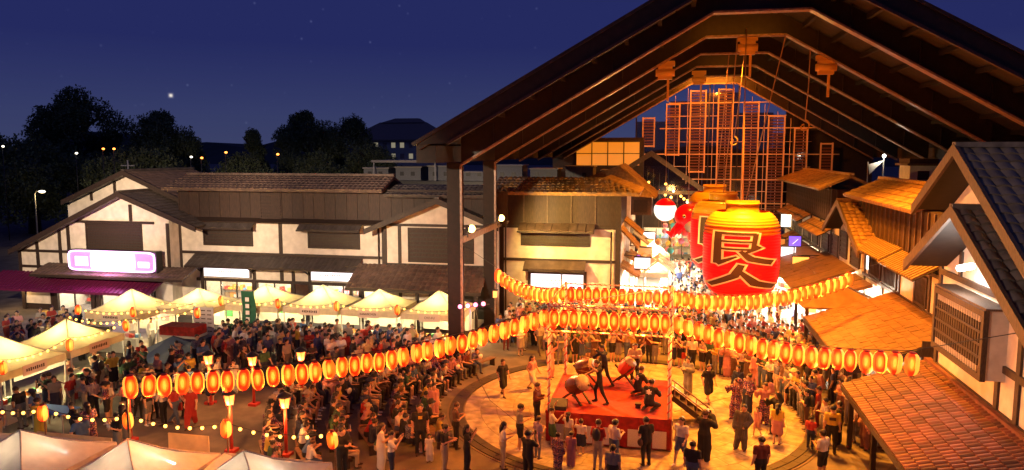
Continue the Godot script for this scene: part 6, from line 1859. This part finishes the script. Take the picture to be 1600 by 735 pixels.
func person(label: String, pose: String, wear: String, top: String, low: String, hair: String, at: Vector3, turn: float, size := 1.0, group := "", extra := "") -> MeshInstance3D:
	var o := MeshInstance3D.new()
	o.mesh = figure(pose, wear)
	o.name = numbered("person")
	add_child(o)
	people += 1
	var stout := 1.0 if label.begins_with("drummer") else R.randf_range(0.92, 1.12)
	o.transform = Transform3D(Basis(Vector3.UP, turn) * Basis.from_scale(v3(size * stout, size, size * stout)), at)
	tag(o, label, "person", group)
	var skin: Material = M.skin_a if (int(absf(at.x * 7.0 + at.z * 13.0)) % 3) else M.skin_b
	for k in 5: o.set_surface_override_material(k, [skin, cloth(top), cloth(low), M.ink if wear != "shorts" else M.whiteink, M.hair][k])
	var j := joints(pose)
	var h := MeshInstance3D.new()
	h.mesh = hair_mesh(hair)
	h.material_override = M.hair if (int(absf(at.x * 5.0 + at.z * 3.0)) % 4) else M.hair_b
	h.name = "hair"
	o.add_child(h)
	h.position = j.hed
	O = Vector3.ZERO
	if pose.begins_with("film"): part(o, "phone", unit, M.darkmetal, (j.wrl + j.wrr) / 2.0 + v3(0, 0.09, 0.04), Basis.from_scale(v3(0.075, 0.15, 0.012)))
	if extra == "fan": part(o, "paper_fan", tube_mesh([v3(0, 0, 0), v3(0, 0, 0.008)], [0.12], 10), M.whiteink, j.wrr + v3(-0.02, 0.10, 0.08))
	if extra == "hat":
		part(o, "hat", tube_mesh([v3(0, 0.02, 0), v3(0, 0.035, 0), v3(0, 0.04, 0), v3(0, 0.13, 0)], [0.19, 0.185, 0.115, 0.085], 12), cloth(["beige", "black", "navy"][people % 3]), j.hed + v3(0, 0.03, -0.01))
	if extra == "tote": part(o, "tote_bag", unit, cloth(["beige", "navy", "red"][people % 3]), j.pel + v3(0.23, -0.22, 0.0), Basis.from_scale(v3(0.09, 0.30, 0.26)))
	if extra == "backpack": part(o, "backpack", ball(1.0, 8, 6), M.darkmetal, j.che + v3(0, 0.0, -0.18), Basis.from_scale(v3(0.16, 0.22, 0.11)))
	if extra == "crest":
		for k in 3: part(o, "crest", unit, M.whiteink, j.che + v3(0, 0.0, -0.115), Basis(v3(0, 0, 1), k * PI / 3) * Basis.from_scale(v3(0.045, 0.2, 0.03)))
	if extra == "print": part(o, "shirt_print", unit, M.cloth_yellow if M.has("cloth_yellow") else M.paper, j.che + v3(0, 0.02, 0.10), Basis.from_scale(v3(0.12, 0.10, 0.02)))
	if extra == "print_back": part(o, "shirt_print", unit, M.ink, j.che + v3(0, 0.0, -0.11), Basis.from_scale(v3(0.2, 0.10, 0.02)))
	if extra == "towel": part(o, "towel", ball(1.0, 8, 6), M.whiteink, j.wrr + v3(0, 0.06, 0.04), Basis.from_scale(v3(0.07, 0.12, 0.06)))
	if extra == "bag": part(o, "bag", ball(1.0, 8, 6), cloth("brown"), j.pel + v3(0.2, -0.08, 0.02), Basis.from_scale(v3(0.09, 0.14, 0.12)))
	if extra == "obi": part(o, "sash", tube_mesh([j.pel + v3(0, 0.12, 0), j.pel + v3(0, 0.26, 0)], [0.178], 12), cloth("yellow"))
	if extra == "sticks":
		for s in [-1, 1]:
			var w: Vector3 = j["wrl" if s < 0 else "wrr"]
			part(o, "drum_stick", tube_mesh([w + v3(0, 0.02, 0.0), w + v3(-0.04 * s, 0.10, 0.38)], [0.014], 5), M.wood)
	if extra == "vest": part(o, "sleeve", ball(1.0, 8, 6), cloth("red"), j.shl.lerp(j.ell, 0.3), Basis.from_scale(v3(0.085, 0.17, 0.085)))
	return o

const TOPS := ["black", "white", "grey", "black", "white", "navy", "beige", "red", "pink", "brown", "yellow", "blue", "maroon", "white", "black", "green", "checked", "dotted", "floral"]
const LOWS := ["black", "denim", "black", "beige", "navy", "grey", "brown", "black"]
const HAIRS := ["short", "short", "bob", "long", "tail", "bun", "short"]

func face_to(from: Vector3, to: Vector3) -> float:
	return atan2(to.x - from.x, to.z - from.z)

func anyone(label: String, at: Vector3, turn: float, poses: Array, group: String) -> void:
	var pose: String = poses[R.randi() % poses.size()]
	pose += "#%d" % (R.randi() % (3 if pose in ["sit", "sitlean", "stand", "hold"] else 2))
	var hair: String = HAIRS[R.randi() % HAIRS.size()]
	var wear := "pants"
	var r := R.randf()
	if hair in ["long", "tail", "bun"]: wear = "skirt" if r < 0.3 and not pose.begins_with("sit") else "yukata" if r < 0.42 else "dress" if r < 0.55 and not pose.begins_with("sit") else "pants"
	else: wear = "shorts" if r < 0.35 else "pants"
	var top: String = TOPS[R.randi() % TOPS.size()]
	var low: String = LOWS[R.randi() % LOWS.size()]
	if wear == "yukata":
		top = ["floral", "navy", "striped", "pink"][R.randi() % 4]
		low = top
	if wear == "dress": low = top
	var what: String = {"pants": "top and trousers", "shorts": "top and shorts", "skirt": "top and skirt", "yukata": "yukata", "dress": "dress"}[wear]
	person("%s, %s %s" % [label, top, what], pose, wear, top, low, hair, at, turn + R.randf_range(-0.5, 0.5), R.randf_range(0.9, 1.04), group, ["backpack", "hat", "tote", "fan", "bag", "tote", "", "", "", "", "", "", "", ""][R.randi() % 14] if not pose.begins_with("sit") else ["hat", "fan", "", "", "", ""][R.randi() % 6])

func crowd() -> void:
	var st := v3(-1.95, 0, -27.7)
	# dancers and bystanders on the paved ring, one by one as they stand in the photograph
	var who := [
		["person in long black robe holding a white towel to the face", "film", "yukata", "black", "black", "short", v3(1.37, 0, -25.0), 2.6, 1.06, "towel"],
		["person in white top and denim shorts walking beside the stage's right corner", "walk", "shorts", "white", "denim", "long", v3(0.6, 0, -24.6), -0.5, 0.96, ""],
		["person in black shirt with a brown bag before the right end of the stage", "hold", "pants", "black", "black", "short", v3(-0.55, 0, -24.2), -2.6, 1.0, "bag"],
		["person in white shirt and denim shorts before the middle of the stage", "hold", "shorts", "white", "denim", "bob", v3(-1.6, 0, -23.9), 2.3, 0.97, ""],
		["person in red shirt and pale trousers with a dark backpack facing the stage", "hold", "pants", "red", "beige", "short", v3(-2.1, 0, -23.5), 2.9, 1.03, "backpack"],
		["child in white top right against the left front of the stage", "child", "skirt", "white", "grey", "long", v3(-3.3, 0, -25.1), 2.8, 0.78, ""],
		["child in white top and dark skirt beside the stage front, second from the left", "child", "skirt", "white", "navy", "bob", v3(-2.8, 0, -24.7), 3.0, 0.74, ""],
		["person with white top and green skirt raising an arm by the stage's left corner", "wave", "skirt", "white", "green", "tail", v3(-3.9, 0, -25.2), 1.9, 0.85, ""],
		["child in pink dress at the lower left of the stage", "stand", "dress", "pink", "pink", "bun", v3(-3.0, 0, -23.6), 2.9, 0.72, ""],
		["child in red floral yukata near the stage front", "stand", "yukata", "floral", "floral", "bun", v3(-3.4, 0, -23.3), 2.6, 0.74, ""],
		["person in lilac shirt left of the children before the stage", "hold", "pants", "lilac", "grey", "short", v3(-4.2, 0, -24.0), 2.4, 0.9, ""],
		["person in grey T-shirt and black shorts standing alone left of the stage", "hold", "shorts", "grey", "black", "short", v3(-4.95, 0, -24.6), 1.9, 1.0, ""],
		["person in white shirt with long hair at the left lower edge of the ring", "hold", "pants", "white", "beige", "long", v3(-5.2, 0, -23.0), 2.0, 0.95, ""],
		["person in dark red jacket and black trousers at the stage's left side", "hold", "jacket", "maroon", "black", "short", v3(-4.75, 0, -26.9), 1.4, 1.04, ""],
		["person in short black dress walking on the left of the ring", "walk", "skirt", "black", "black", "tail", v3(-6.8, 0, -30.1), 0.8, 0.97, ""],
		["person in white skirt and pink top striding behind the stage's left corner", "walk", "skirt", "pink", "white", "long", v3(-5.7, 0, -31.1), 1.2, 0.95, ""],
		["person in pale pink dress dancing left behind the stage", "wave", "dress", "pink", "pink", "bun", v3(-5.2, 0, -33.0), 0.9, 0.97, ""],
		["person in dark grey yukata with crossed arms behind the steps", "hold", "yukata", "grey", "grey", "short", v3(1.0, 0, -32.0), -0.6, 1.0, ""],
		["person in black top and black skirt walking at the back right of the ring", "walk", "skirt", "black", "black", "short", v3(1.8, 0, -31.1), 0.4, 0.97, ""],
		["person in dark striped yukata dancing at the right of the ring", "lean", "yukata", "striped", "striped", "short", v3(2.7, 0, -26.2), -0.3, 1.0, ""],
		["child in pink top with bare legs beside the striped yukata", "walk", "shorts", "pink", "pink", "bun", v3(3.4, 0, -27.7), -0.6, 0.66, ""],
		["person with long black hair, yellow top and pale skirt, back to the camera", "stand", "skirt", "yellow", "pink", "long", v3(4.0, 0, -27.0), 2.7, 0.9, ""],
		["person in black robe with raised sleeve at the ring's right edge", "wave", "yukata", "black", "black", "short", v3(4.1, 0, -27.9), -1.0, 0.98, ""],
		["person in floral yukata, left one of the dancing group on the right", "wave", "yukata", "floral", "floral", "bun", v3(2.75, 0, -29.3), -0.7, 0.97, ""],
		["person in navy floral yukata in the middle of the dancing group", "lean", "yukata", "floral", "navy", "bun", v3(3.3, 0, -30.2), -0.9, 0.96, ""],
		["person in pink yukata at the right of the dancing group", "wave", "yukata", "pink", "floral", "bun", v3(3.8, 0, -29.0), -0.5, 0.97, ""],
		["person in floral yukata with a navy skirt behind the dancing group", "stand", "yukata", "navy", "floral", "bun", v3(3.0, 0, -31.2), -0.6, 0.97, ""],
		["person in yellow T-shirt with a dark back print beyond the right kerb", "stand", "pants", "yellow", "black", "short", v3(5.75, 0, -26.6), 3.0, 1.02, "print_back"],
		["person in white T-shirt in front of the yellow T-shirt", "hold", "shorts", "white", "black", "bob", v3(5.0, 0, -24.2), -2.4, 1.0, ""],
		["child in red top beside the yellow T-shirt", "stand", "pants", "red", "navy", "short", v3(5.1, 0, -26.8), 2.6, 0.72, ""],
		["tall person in black T-shirt with a yellow chest print on the left ground", "stand", "pants", "black", "black", "short", v3(-8.25, 0, -23.5), 0.4, 1.08, "print"],
		["small child in a white dress beside the tall black T-shirt", "child", "dress", "white", "white", "bob", v3(-7.75, 0, -23.0), 0.2, 0.58, ""],
		["person in black vest with red sleeves at the lower left front", "hold", "jacket", "black", "black", "short", v3(-10.1, 0, -21.2), 1.0, 1.02, "vest"],
		["person in a long white dress left of the tall black T-shirt", "hold", "dress", "white", "white", "long", v3(-9.1, 0, -22.0), 2.2, 0.97, ""],
		["person in pink floral dress standing at the left kerb of the ring", "stand", "dress", "pink", "pink", "short", v3(-8.7, 0, -26.4), 0.8, 0.95, ""],
		["person in brown top carrying a child at the kerb", "hold", "pants", "brown", "black", "short", v3(-7.2, 0, -24.3), 2.2, 1.0, "bag"],
		["person in black with a white shoulder bag at the lower middle", "hold", "pants", "black", "beige", "bun", v3(-7.0, 0, -22.3), 1.6, 0.97, "backpack"],
		["person in black dress with long dark hair at the lower middle", "film", "dress", "black", "black", "long", v3(-6.3, 0, -22.5), 1.8, 0.95, ""],
		["person in white shirt sitting out at the lower edge left of centre", "film", "pants", "white", "navy", "short", v3(-8.5, 0, -21.4), 1.9, 0.97, ""],
		["person in black shirt nearest the lower edge before the ring", "film", "pants", "black", "black", "short", v3(-4.2, 0, -22.2), 2.6, 1.0, ""],
		["person in maroon top whose head rises at the lower edge on the right", "stand", "pants", "maroon", "black", "short", v3(3.0, 0, -23.2), -2.8, 1.0, ""],
		["person in black top at the lower edge under the black robe", "stand", "pants", "black", "denim", "bun", v3(0.9, 0, -22.6), 2.9, 0.95, ""],
		["person in grey top at the lower edge right of the stage middle", "stand", "pants", "grey", "black", "bob", v3(-1.5, 0, -22.0), 3.0, 0.9, ""],
	]
	for w in who: person(w[0], w[1], w[2], w[3], w[4], w[5], w[6], w[7], w[8], "", w[9])
	# drummers
	person("drummer in black standing with raised sticks before the large drum", "drum", "pants", "black", "black", "tail", v3(-2.35, 1.2, -26.7), -1.45, 0.98, "", "sticks")
	person("kneeling drummer in dark coat with white crest, middle right of the stage", "kneel", "happi", "black", "black", "short", v3(-0.95, 1.2, -27.9), 2.2, 1.04, "", "crest")
	person("kneeling drummer in dark coat with white crest, front right stage corner", "kneel", "happi", "black", "black", "bun", v3(-0.5, 1.2, -26.3), 2.7, 1.04, "", "crest")
	person("drummer in a navy coat playing the purple-brown drum at the back", "drum", "happi", "navy", "black", "short", v3(-2.35, 1.2, -28.8), -1.3, 1.0, "", "sticks")
	person("helper in pale top behind the red drum", "hold", "pants", "beige", "black", "bob", v3(-1.2, 1.2, -29.6), 0.2, 0.95)
	var crates := thing("low_bench", "low dark box the kneeling drummer at the corner faces", "box", v3(-0.9, 1.2, -26.5))
	box(crates, "top", v3(-1.05, 1.32, -26.62), v3(-0.8, 1.37, -26.4), M.timber)
	box(crates, "body", v3(-1.02, 1.2, -26.6), v3(-0.83, 1.32, -26.42), M.darkmetal)
	# seated rows on benches, arcs round the ring on the left
	var cen := PC
	for row in 6:
		var rad := 8.4 + row * 1.15
		var n := int(rad * 1.2 / 0.62)
		for k in n:
			var a := lerpf(deg_to_rad(152), deg_to_rad(222), (k + 0.5) / n)
			var at := cen + v3(cos(a) * rad, 0, -sin(a) * rad)
			if k % 3 == 0:
				var b := thing("bench", "low wooden bench, %s in seat row %s left of the ring" % [ordinal(k / 3), ["one", "two", "three", "four", "five", "six"][row]], "bench", at, "benches left of the ring", Basis(Vector3.UP, a))
				O = Vector3.ZERO
				box(b, "seat", v3(-0.17, 0.37, -0.3), v3(0.17, 0.41, 1.5), M.wood)
				for z in [-0.2, 1.4]: box(b, "leg", v3(-0.14, 0, z - 0.03), v3(0.14, 0.37, z + 0.03), M.timber_b)
			if R.randf() < 0.90: anyone("seated person, %s seat of row %s left of the ring" % [ordinal(k), ["one", "two", "three", "four", "five", "six"][row]], at, face_to(at, st), ["sit", "sit", "sitlean"], "seated crowd left of the ring")
	# standing behind the seats, before the back stalls
	var zones := [
		["by the back stalls", -23.0, -11.0, -35.6, -33.4, 14, PI, 0.7, ["stand", "hold", "lean", "walk", "cross", "chat", "film"], "crowd before the back stalls"],
		["round the lantern posts", -25.0, -16.0, -31.6, -24.0, 44, 1.2, 1.4, ["stand", "hold", "lean", "walk", "cross", "chat", "film"], "crowd on the left ground"],
		["by the left edge tents", -24.2, -17.5, -28.0, -20.4, 28, -1.2, 1.2, ["stand", "hold", "lean", "cross", "chat"], "crowd by the left tents"],
	]
	for z in zones:
		var placed := []
		var k := 0
		for tries in 4000:
			if k >= z[5]: break
			var at := v3(R.randf_range(z[1], z[2]), 0, R.randf_range(z[3], z[4]))
			var free := at.distance_to(v3(-24.3, 0, -32.4)) > 2.2 and (at - cen).length() > 15.4
			for q in placed:
				if q.distance_to(at) < 0.52: free = false
			if not free: continue
			placed.append(at)
		placed.sort_custom(func(p, q): return p.x < q.x)
		for at in placed.slice(0, z[5]):
			pass
		var step := maxi(1, placed.size() / int(z[5]))
		var i := 0
		while i < placed.size() and k < z[5]:
			anyone("person %s from the left %s" % [ordinal(k), z[0]], placed[i], z[6] + R.randf_range(-z[7], z[7]), z[8], z[9])
			k += 1
			i += step
	# ring of watchers behind and right of the plaza
	var nth := 0
	for row in 3:
		var rad := 6.75 + row * 0.62
		for k in 44:
			var a := lerpf(deg_to_rad(128), deg_to_rad(-12), (k + R.randf_range(0.2, 0.8)) / 44.0)
			var at := cen + v3(cos(a) * rad, 0, -sin(a) * rad)
			if at.x > 7.6 or R.randf() < 0.12 or people > 299: continue
			anyone("%s watcher of the %s row behind the ring" % [ordinal(mini(k, 58)), ["front", "second", "third"][row]], at, face_to(at, st), ["stand", "hold", "film", "lean", "cross", "film", "chat"], "watchers round the ring")
	# the rest of the crowd, deeper in: one mass
	var spots := []
	for t in 1640:
		var at := Vector3.ZERO
		if t >= 1500: at = v3(R.randf_range(-23.0, -11.0), 0, R.randf_range(-35.4, -32.0))
		elif t >= 900:
			var a := R.randf_range(deg_to_rad(132), deg_to_rad(-14))
			var rr := R.randf_range(8.6, 13.2)
			at = cen + v3(cos(a) * rr, 0, -sin(a) * rr)
			if at.x > 7.6 or at.x < -9.3: continue
		elif t < 330: at = v3(R.randf_range(-9.0, 7.4), 0, R.randf_range(-45.0, -38.2))
		elif t < 720: at = v3(R.randf_range(0.3, 7.2), 0, R.randf_range(-64, -44.5))
		elif t < 790: at = v3(R.randf_range(5.6, 8.4), 0, R.randf_range(-38, -27))
		else: at = v3(R.randf_range(-34, -12), 0, R.randf_range(-34, -31.0)) if t < 850 else v3(R.randf_range(-36, -31), 0, R.randf_range(-36, -26))
		if at.distance_to(v3(-24.3, 0, -32.4)) < 2.0 or absf(at.x + 10.0) < 0.7: continue
		var free := true
		for q in spots:
			if q.distance_squared_to(at) < 0.2: free = false
		if free: spots.append(at)
	var per := {}
	for at in spots:
		var k := R.randi() % 6
		var pose: String = ["stand", "hold", "film", "walk", "hold", "stand"][k]
		var wear: String = ["pants", "pants", "shorts", "pants", "skirt", "yukata"][k]
		var key := pose + "|" + wear
		if not per.has(key): per[key] = []
		per[key].append(at)
	for key in per:
		var src := figure(key.get_slice("|", 0), key.get_slice("|", 1), 0.05)
		var m := ArrayMesh.new()
		for s in src.get_surface_count(): m.add_surface_from_arrays(Mesh.PRIMITIVE_TRIANGLES, src.surface_get_arrays(s))
		var hm: Array = hair_mesh("short" if R.randf() < 0.6 else "bob").surface_get_arrays(0)
		var moved := PackedVector3Array()
		for v in hm[Mesh.ARRAY_VERTEX]: moved.append(v + joints(key.get_slice("|", 0)).hed)
		hm[Mesh.ARRAY_VERTEX] = moved
		m.add_surface_from_arrays(Mesh.PRIMITIVE_TRIANGLES, hm)
		var mats := [M.skin_a, M.tint_top, M.tint_low, M.ink, M.hair, M.hair]
		for s in mats.size(): m.surface_set_material(s, mats[s])
		var tr := []
		var cols := []
		for at in per[key]:
			var turn := face_to(at, st) + R.randf_range(-0.9, 0.9) if at.z > -44 else R.randf_range(0, TAU)
			tr.append(Transform3D(Basis(Vector3.UP, turn) * Basis.from_scale(Vector3.ONE * R.randf_range(0.9, 1.05)), at))
			cols.append([Color(0.03, 0.03, 0.035), Color(0.7, 0.68, 0.64), Color(0.3, 0.27, 0.24), Color(0.55, 0.42, 0.2), Color(0.35, 0.04, 0.03), Color(0.05, 0.07, 0.2), Color(0.5, 0.25, 0.25), Color(0.75, 0.72, 0.66)][R.randi() % 8])
		var mm := multi(self, "crowd", m, null, tr, cols)
		tag(mm, "dense festival crowd filling the market street and the ground behind the stage", "", "", "stuff")

# ---------------------------------------------------------------- trees and town beyond
func tree(label: String, at: Vector3, h: float, w: float, pointed := false) -> void:
	var t := thing("tree", label, "tree", at, "trees beyond the houses")
	part(t, "trunk", tube_mesh([Vector3.ZERO, v3(0.1, h * 0.3, 0), v3(0.25, h * 0.62, 0.1), v3(0.1, h * 0.9, 0)], [w * 0.055, w * 0.045, w * 0.03, w * 0.01], 8), M.bark)
	for k in 7:
		var a := k * 2.4
		var y := h * (0.34 + 0.07 * k)
		part(t, "limb", tube_mesh([v3(0.1, y, 0), v3(cos(a) * w * 0.2, y + h * 0.1, sin(a) * w * 0.2), v3(cos(a) * w * 0.27, y + h * 0.13, sin(a) * w * 0.27)], [w * 0.025, w * 0.017, w * 0.006], 6), M.bark)
	if not meshes.has("spray"):
		var st := begin()
		for k in 7:
			var d := v3(R.randf_range(-1, 1), R.randf_range(-1, 1), R.randf_range(-1, 1)).normalized()
			var u := d.cross(v3(0.3, 1, 0.2)).normalized()
			var c := d * R.randf_range(0.2, 0.6)
			face(st, [c - u * 0.16, c + d * 0.3, c + u * 0.16, c - d * 0.25], v3(0, -3, 0))
		meshes.spray = done(st)
	var blobs := []
	for k in 34:
		var y := R.randf()
		var r := (1.0 - y) * 0.42 if pointed else 0.46 * sqrt(maxf(0.0, 1.0 - pow(2.0 * y - 0.85, 2.0))) * R.randf_range(0.6, 1.05)
		var a := R.randf() * TAU
		blobs.append([v3(cos(a) * r * w, h * (0.28 + 0.66 * y), sin(a) * r * w), w * R.randf_range(0.11, 0.21) * (0.7 if pointed else 1.0)])
	var tr := []
	var cols := []
	for k in 7500:
		var b = blobs[R.randi() % blobs.size()]
		var d: Vector3 = v3(R.randfn(), R.randfn() * 0.8, R.randfn()).normalized() * pow(R.randf(), 0.4) * b[1]
		tr.append(Transform3D(Basis.from_euler(v3(R.randf() * TAU, R.randf() * TAU, 0)) * Basis.from_scale(Vector3.ONE * R.randf_range(0.35, 0.72) * w / 11.0), b[0] + d))
		var g := R.randf_range(0.6, 1.3)
		cols.append(Color(g, g * R.randf_range(0.92, 1.1), g))
	multi(t, "foliage", meshes.spray, M.leaf, tr, cols)

func beyond() -> void:
	tree("tallest broad dark tree at the far left behind the gabled shop", v3(-91, 0, -100), 19.5, 14)
	tree("round dark tree right of the tallest one", v3(-76, 0, -100), 16.2, 12.5)
	tree("slender pointed dark tree in the gap above the long block", v3(-60.5, 0, -100), 14.2, 7.5, true)
	tree("broad dark tree left of the far hipped building", v3(-52, 0, -100), 16.8, 10)
	tree("lower dark tree next to the far hipped building", v3(-45, 0, -101), 15.2, 9.5)
	tree("dark bushy tree filling the left edge behind the street lamp", v3(-80, 0, -80), 11.0, 14)
	tree("dark bushy tree behind the gabled shop roof", v3(-62, 0, -78), 10.0, 12)
	tree("low dark tree behind the left end of the long block", v3(-50, 0, -80), 9.4, 9)
	tree("low dark tree behind the middle of the long block", v3(-41, 0, -82), 9.7, 9)
	tree("pale-lit low tree in front of the far hipped building", v3(-37, 0, -88), 11.8, 8)
	tree("dark low tree at the far left edge of the picture", v3(-104, 0, -96), 13.5, 14)
	# far hipped building
	var f := thing("hipped_building", "far institutional building with a big hipped roof and small lit windows", "building", v3(-64, 0, -172))
	box(f, "wall", v3(-75, 0, -178), v3(-54, 13.5, -168), M.farwall)
	for q in [[v3(-76.5, 13.4, -167), v3(-52.5, 13.4, -167), v3(-58, 17.6, -173), v3(-70, 17.6, -173)], [v3(-52.5, 13.4, -167), v3(-52.5, 13.4, -180), v3(-58, 17.6, -173)], [v3(-76.5, 13.4, -180), v3(-76.5, 13.4, -167), v3(-70, 17.6, -173)]]:
		part(f, "roof", prism_mesh(q, v3(0, -0.3, 0)), M.farroof)
	part(f, "upper_roof", prism_mesh([v3(-69.6, 17.5, -172.4), v3(-58.4, 17.5, -172.4), v3(-60.6, 18.6, -174), v3(-66.4, 18.6, -174)], v3(0, 0, -2)), M.farroof)
	for k in 9:
		for r in 2: box(f, "window", v3(-74 + k * 2.2, 11.4 - r * 2.6, -168), v3(-73 + k * 2.2, 12.6 - r * 2.6, -167.95), M.window_dim if (k + r) % 3 else M.farroof)
	# roofs and units behind the long block
	var u := thing("rooftop_units", "row of pale cabins with small windows on the flat roof behind", "cabin", v3(-20, 0, -62))
	box(u, "deck", v3(-30, 7.6, -66), v3(-2.5, 8.0, -60), M.darkmetal)
	for k in 8:
		var x := -26.5 + k * 3.0
		var hh: float = [9.0, 9.1, 9.2, 8.7, 9.3, 9.0, 9.2, 8.9][k]
		box(u, "unit", v3(x, 8.0, -64), v3(x + 2.3, hh, -61.5), M.unitwhite)
		box(u, "unit_roof", v3(x - 0.1, hh, -64.1), v3(x + 2.4, hh + 0.1, -61.4), M.farwall)
		for i in 2: box(u, "window", v3(x + 0.4 + i, 8.4, -61.5), v3(x + 0.75 + i, 8.75, -61.46), M.darkmetal)
	box(u, "canopy", v3(-25.5, 9.55, -65), v3(-19.5, 9.75, -60.8), M.farwall)
	for x in [-25.3, -19.7]: box(u, "post", v3(x - 0.05, 8, -61), v3(x + 0.05, 9.55, -60.9), M.greymetal)
	var y := thing("amber_windowed_building", "building with a wide amber-lit window wall behind the hall's left side", "building", v3(-5.5, 0, -70.5))
	box(y, "wall", v3(-11, 0, -72.6), v3(-2.4, 11.8, -70.6), M.clad)
	for k in 4:
		for r in 2:
			var w := box(y, "window", v3(-8.7 + k * 1.5, 9.2 + r * 1.15, -70.6), v3(-7.3 + k * 1.5, 10.28 + r * 1.1, -70.54), M.window_amber)
			w.name = "window"
	for k in 5: box(y, "mullion", v3(-8.78 + k * 1.5, 9.1, -70.6), v3(-8.7 + k * 1.5, 11.5, -70.45), M.timber)
	# lamp posts and town lights
	var l := thing("street_lamp", "lone street lamp with a pale bent head among the trees at the left", "street lamp", v3(-66.5, 0, -67.5))
	part(l, "post", tube_mesh([v3(-0.7, 0, 0), v3(-0.7, 5.9, 0), v3(-0.4, 6.25, 0), v3(0.2, 6.3, 0)], [0.09, 0.06, 0.05, 0.05], 7), M.greymetal)
	part(l, "lamp_head", ball(1.0, 8, 6), M.town_white, v3(0.25, 6.2, 0), Basis.from_scale(v3(0.45, 0.14, 0.2)))
	omni(l, "lamp_light", v3(-66.2, 5.9, -67.3), Color(1, 0.85, 0.55), 6.0, 0.2)
	var lights := [[v3(-76.7, 11.1, -73), 1, "at the far left edge"], [v3(-66.7, 10.3, -73), 1, "white, in front of the tallest tree"], [v3(-63.1, 10.8, -73), 0, "small orange, right of the tallest tree"], [v3(-61.7, 10.8, -73), 0, "bright orange, right of the tallest tree"], [v3(-51.9, 9.9, -73), 1, "white, right of the round tree"], [v3(-50.6, 9.8, -73), 0, "orange, right of the round tree"], [v3(-47.6, 10.4, -73), 0, "orange, before the slender tree"], [v3(-41.4, 10.2, -73), 0, "orange, between the slender and broad trees"]]
	for q in lights:
		var p: Vector3 = q[0]
		var g := thing("town_lamp", "distant town lamp %s" % q[2], "street lamp", v3(p.x, 0, p.z), "distant town lamps")
		part(g, "post", tube_mesh([v3(0, 0, 0), v3(0, p.y - 0.2, 0)], [0.06, 0.04], 6), M.darkmetal)
		part(g, "lamp_head", ball(1.0, 8, 6), M.town_white if q[1] else M.town, v3(0.1, p.y, 0), Basis.from_scale(v3(0.17, 0.11, 0.13)))
	var hs := thing("far_house", "low pale-roofed far house at the left edge under the hill", "house", v3(-150, 0, -150))
	part(hs, "roof", prism_mesh([v3(-172, 7.5, -150), v3(-140, 7.5, -150), v3(-143, 10.4, -156), v3(-172, 10.4, -156)], v3(0, -0.3, 0)), M.farwall)
	box(hs, "wall", v3(-171, 0, -157), v3(-141, 7.5, -151), M.farroof)
	for q in [[v3(-55, 0, -67), 9.6, "behind the gabled shop ridge"], [v3(-73, 0, -120), 13.0, "beyond the trees right of the round one"]]:
		var p := thing("utility_pole", "slim utility pole " + q[2], "pole", q[0], "utility poles")
		part(p, "pole", tube_mesh([Vector3.ZERO, v3(0, q[1], 0)], [0.12, 0.08], 6), M.greymetal)
		box(p, "cross_arm", q[0] + v3(-0.8, q[1] - 0.6, -0.05), q[0] + v3(0.8, q[1] - 0.5, 0.05), M.greymetal)

func _ready() -> void:
	R.seed = 20240817
	setup()
	make_materials()
	for c in [lin(0.6, 0.05, 0.03), lin(0.65, 0.5, 0.05), lin(0.7, 0.66, 0.6), lin(0.05, 0.3, 0.1), lin(0.1, 0.25, 0.5), lin(0.7, 0.3, 0.05), lin(0.6, 0.25, 0.3), lin(0.3, 0.2, 0.1)]:
		goods.append(mat("goods_%d" % goods.size(), c, 0.5))
	mat("tint_top", Color.WHITE, 0.88, "", v3(1, 1, 1), 0.0, {"vertex_color_use_as_albedo": true})
	mat("tint_low", lin(0.35, 0.33, 0.36), 0.88, "", v3(1, 1, 1), 0.0, {"vertex_color_use_as_albedo": true})
	ground()
	left_houses()
	right_houses()
	hall()
	festival()
	crowd()
	beyond()
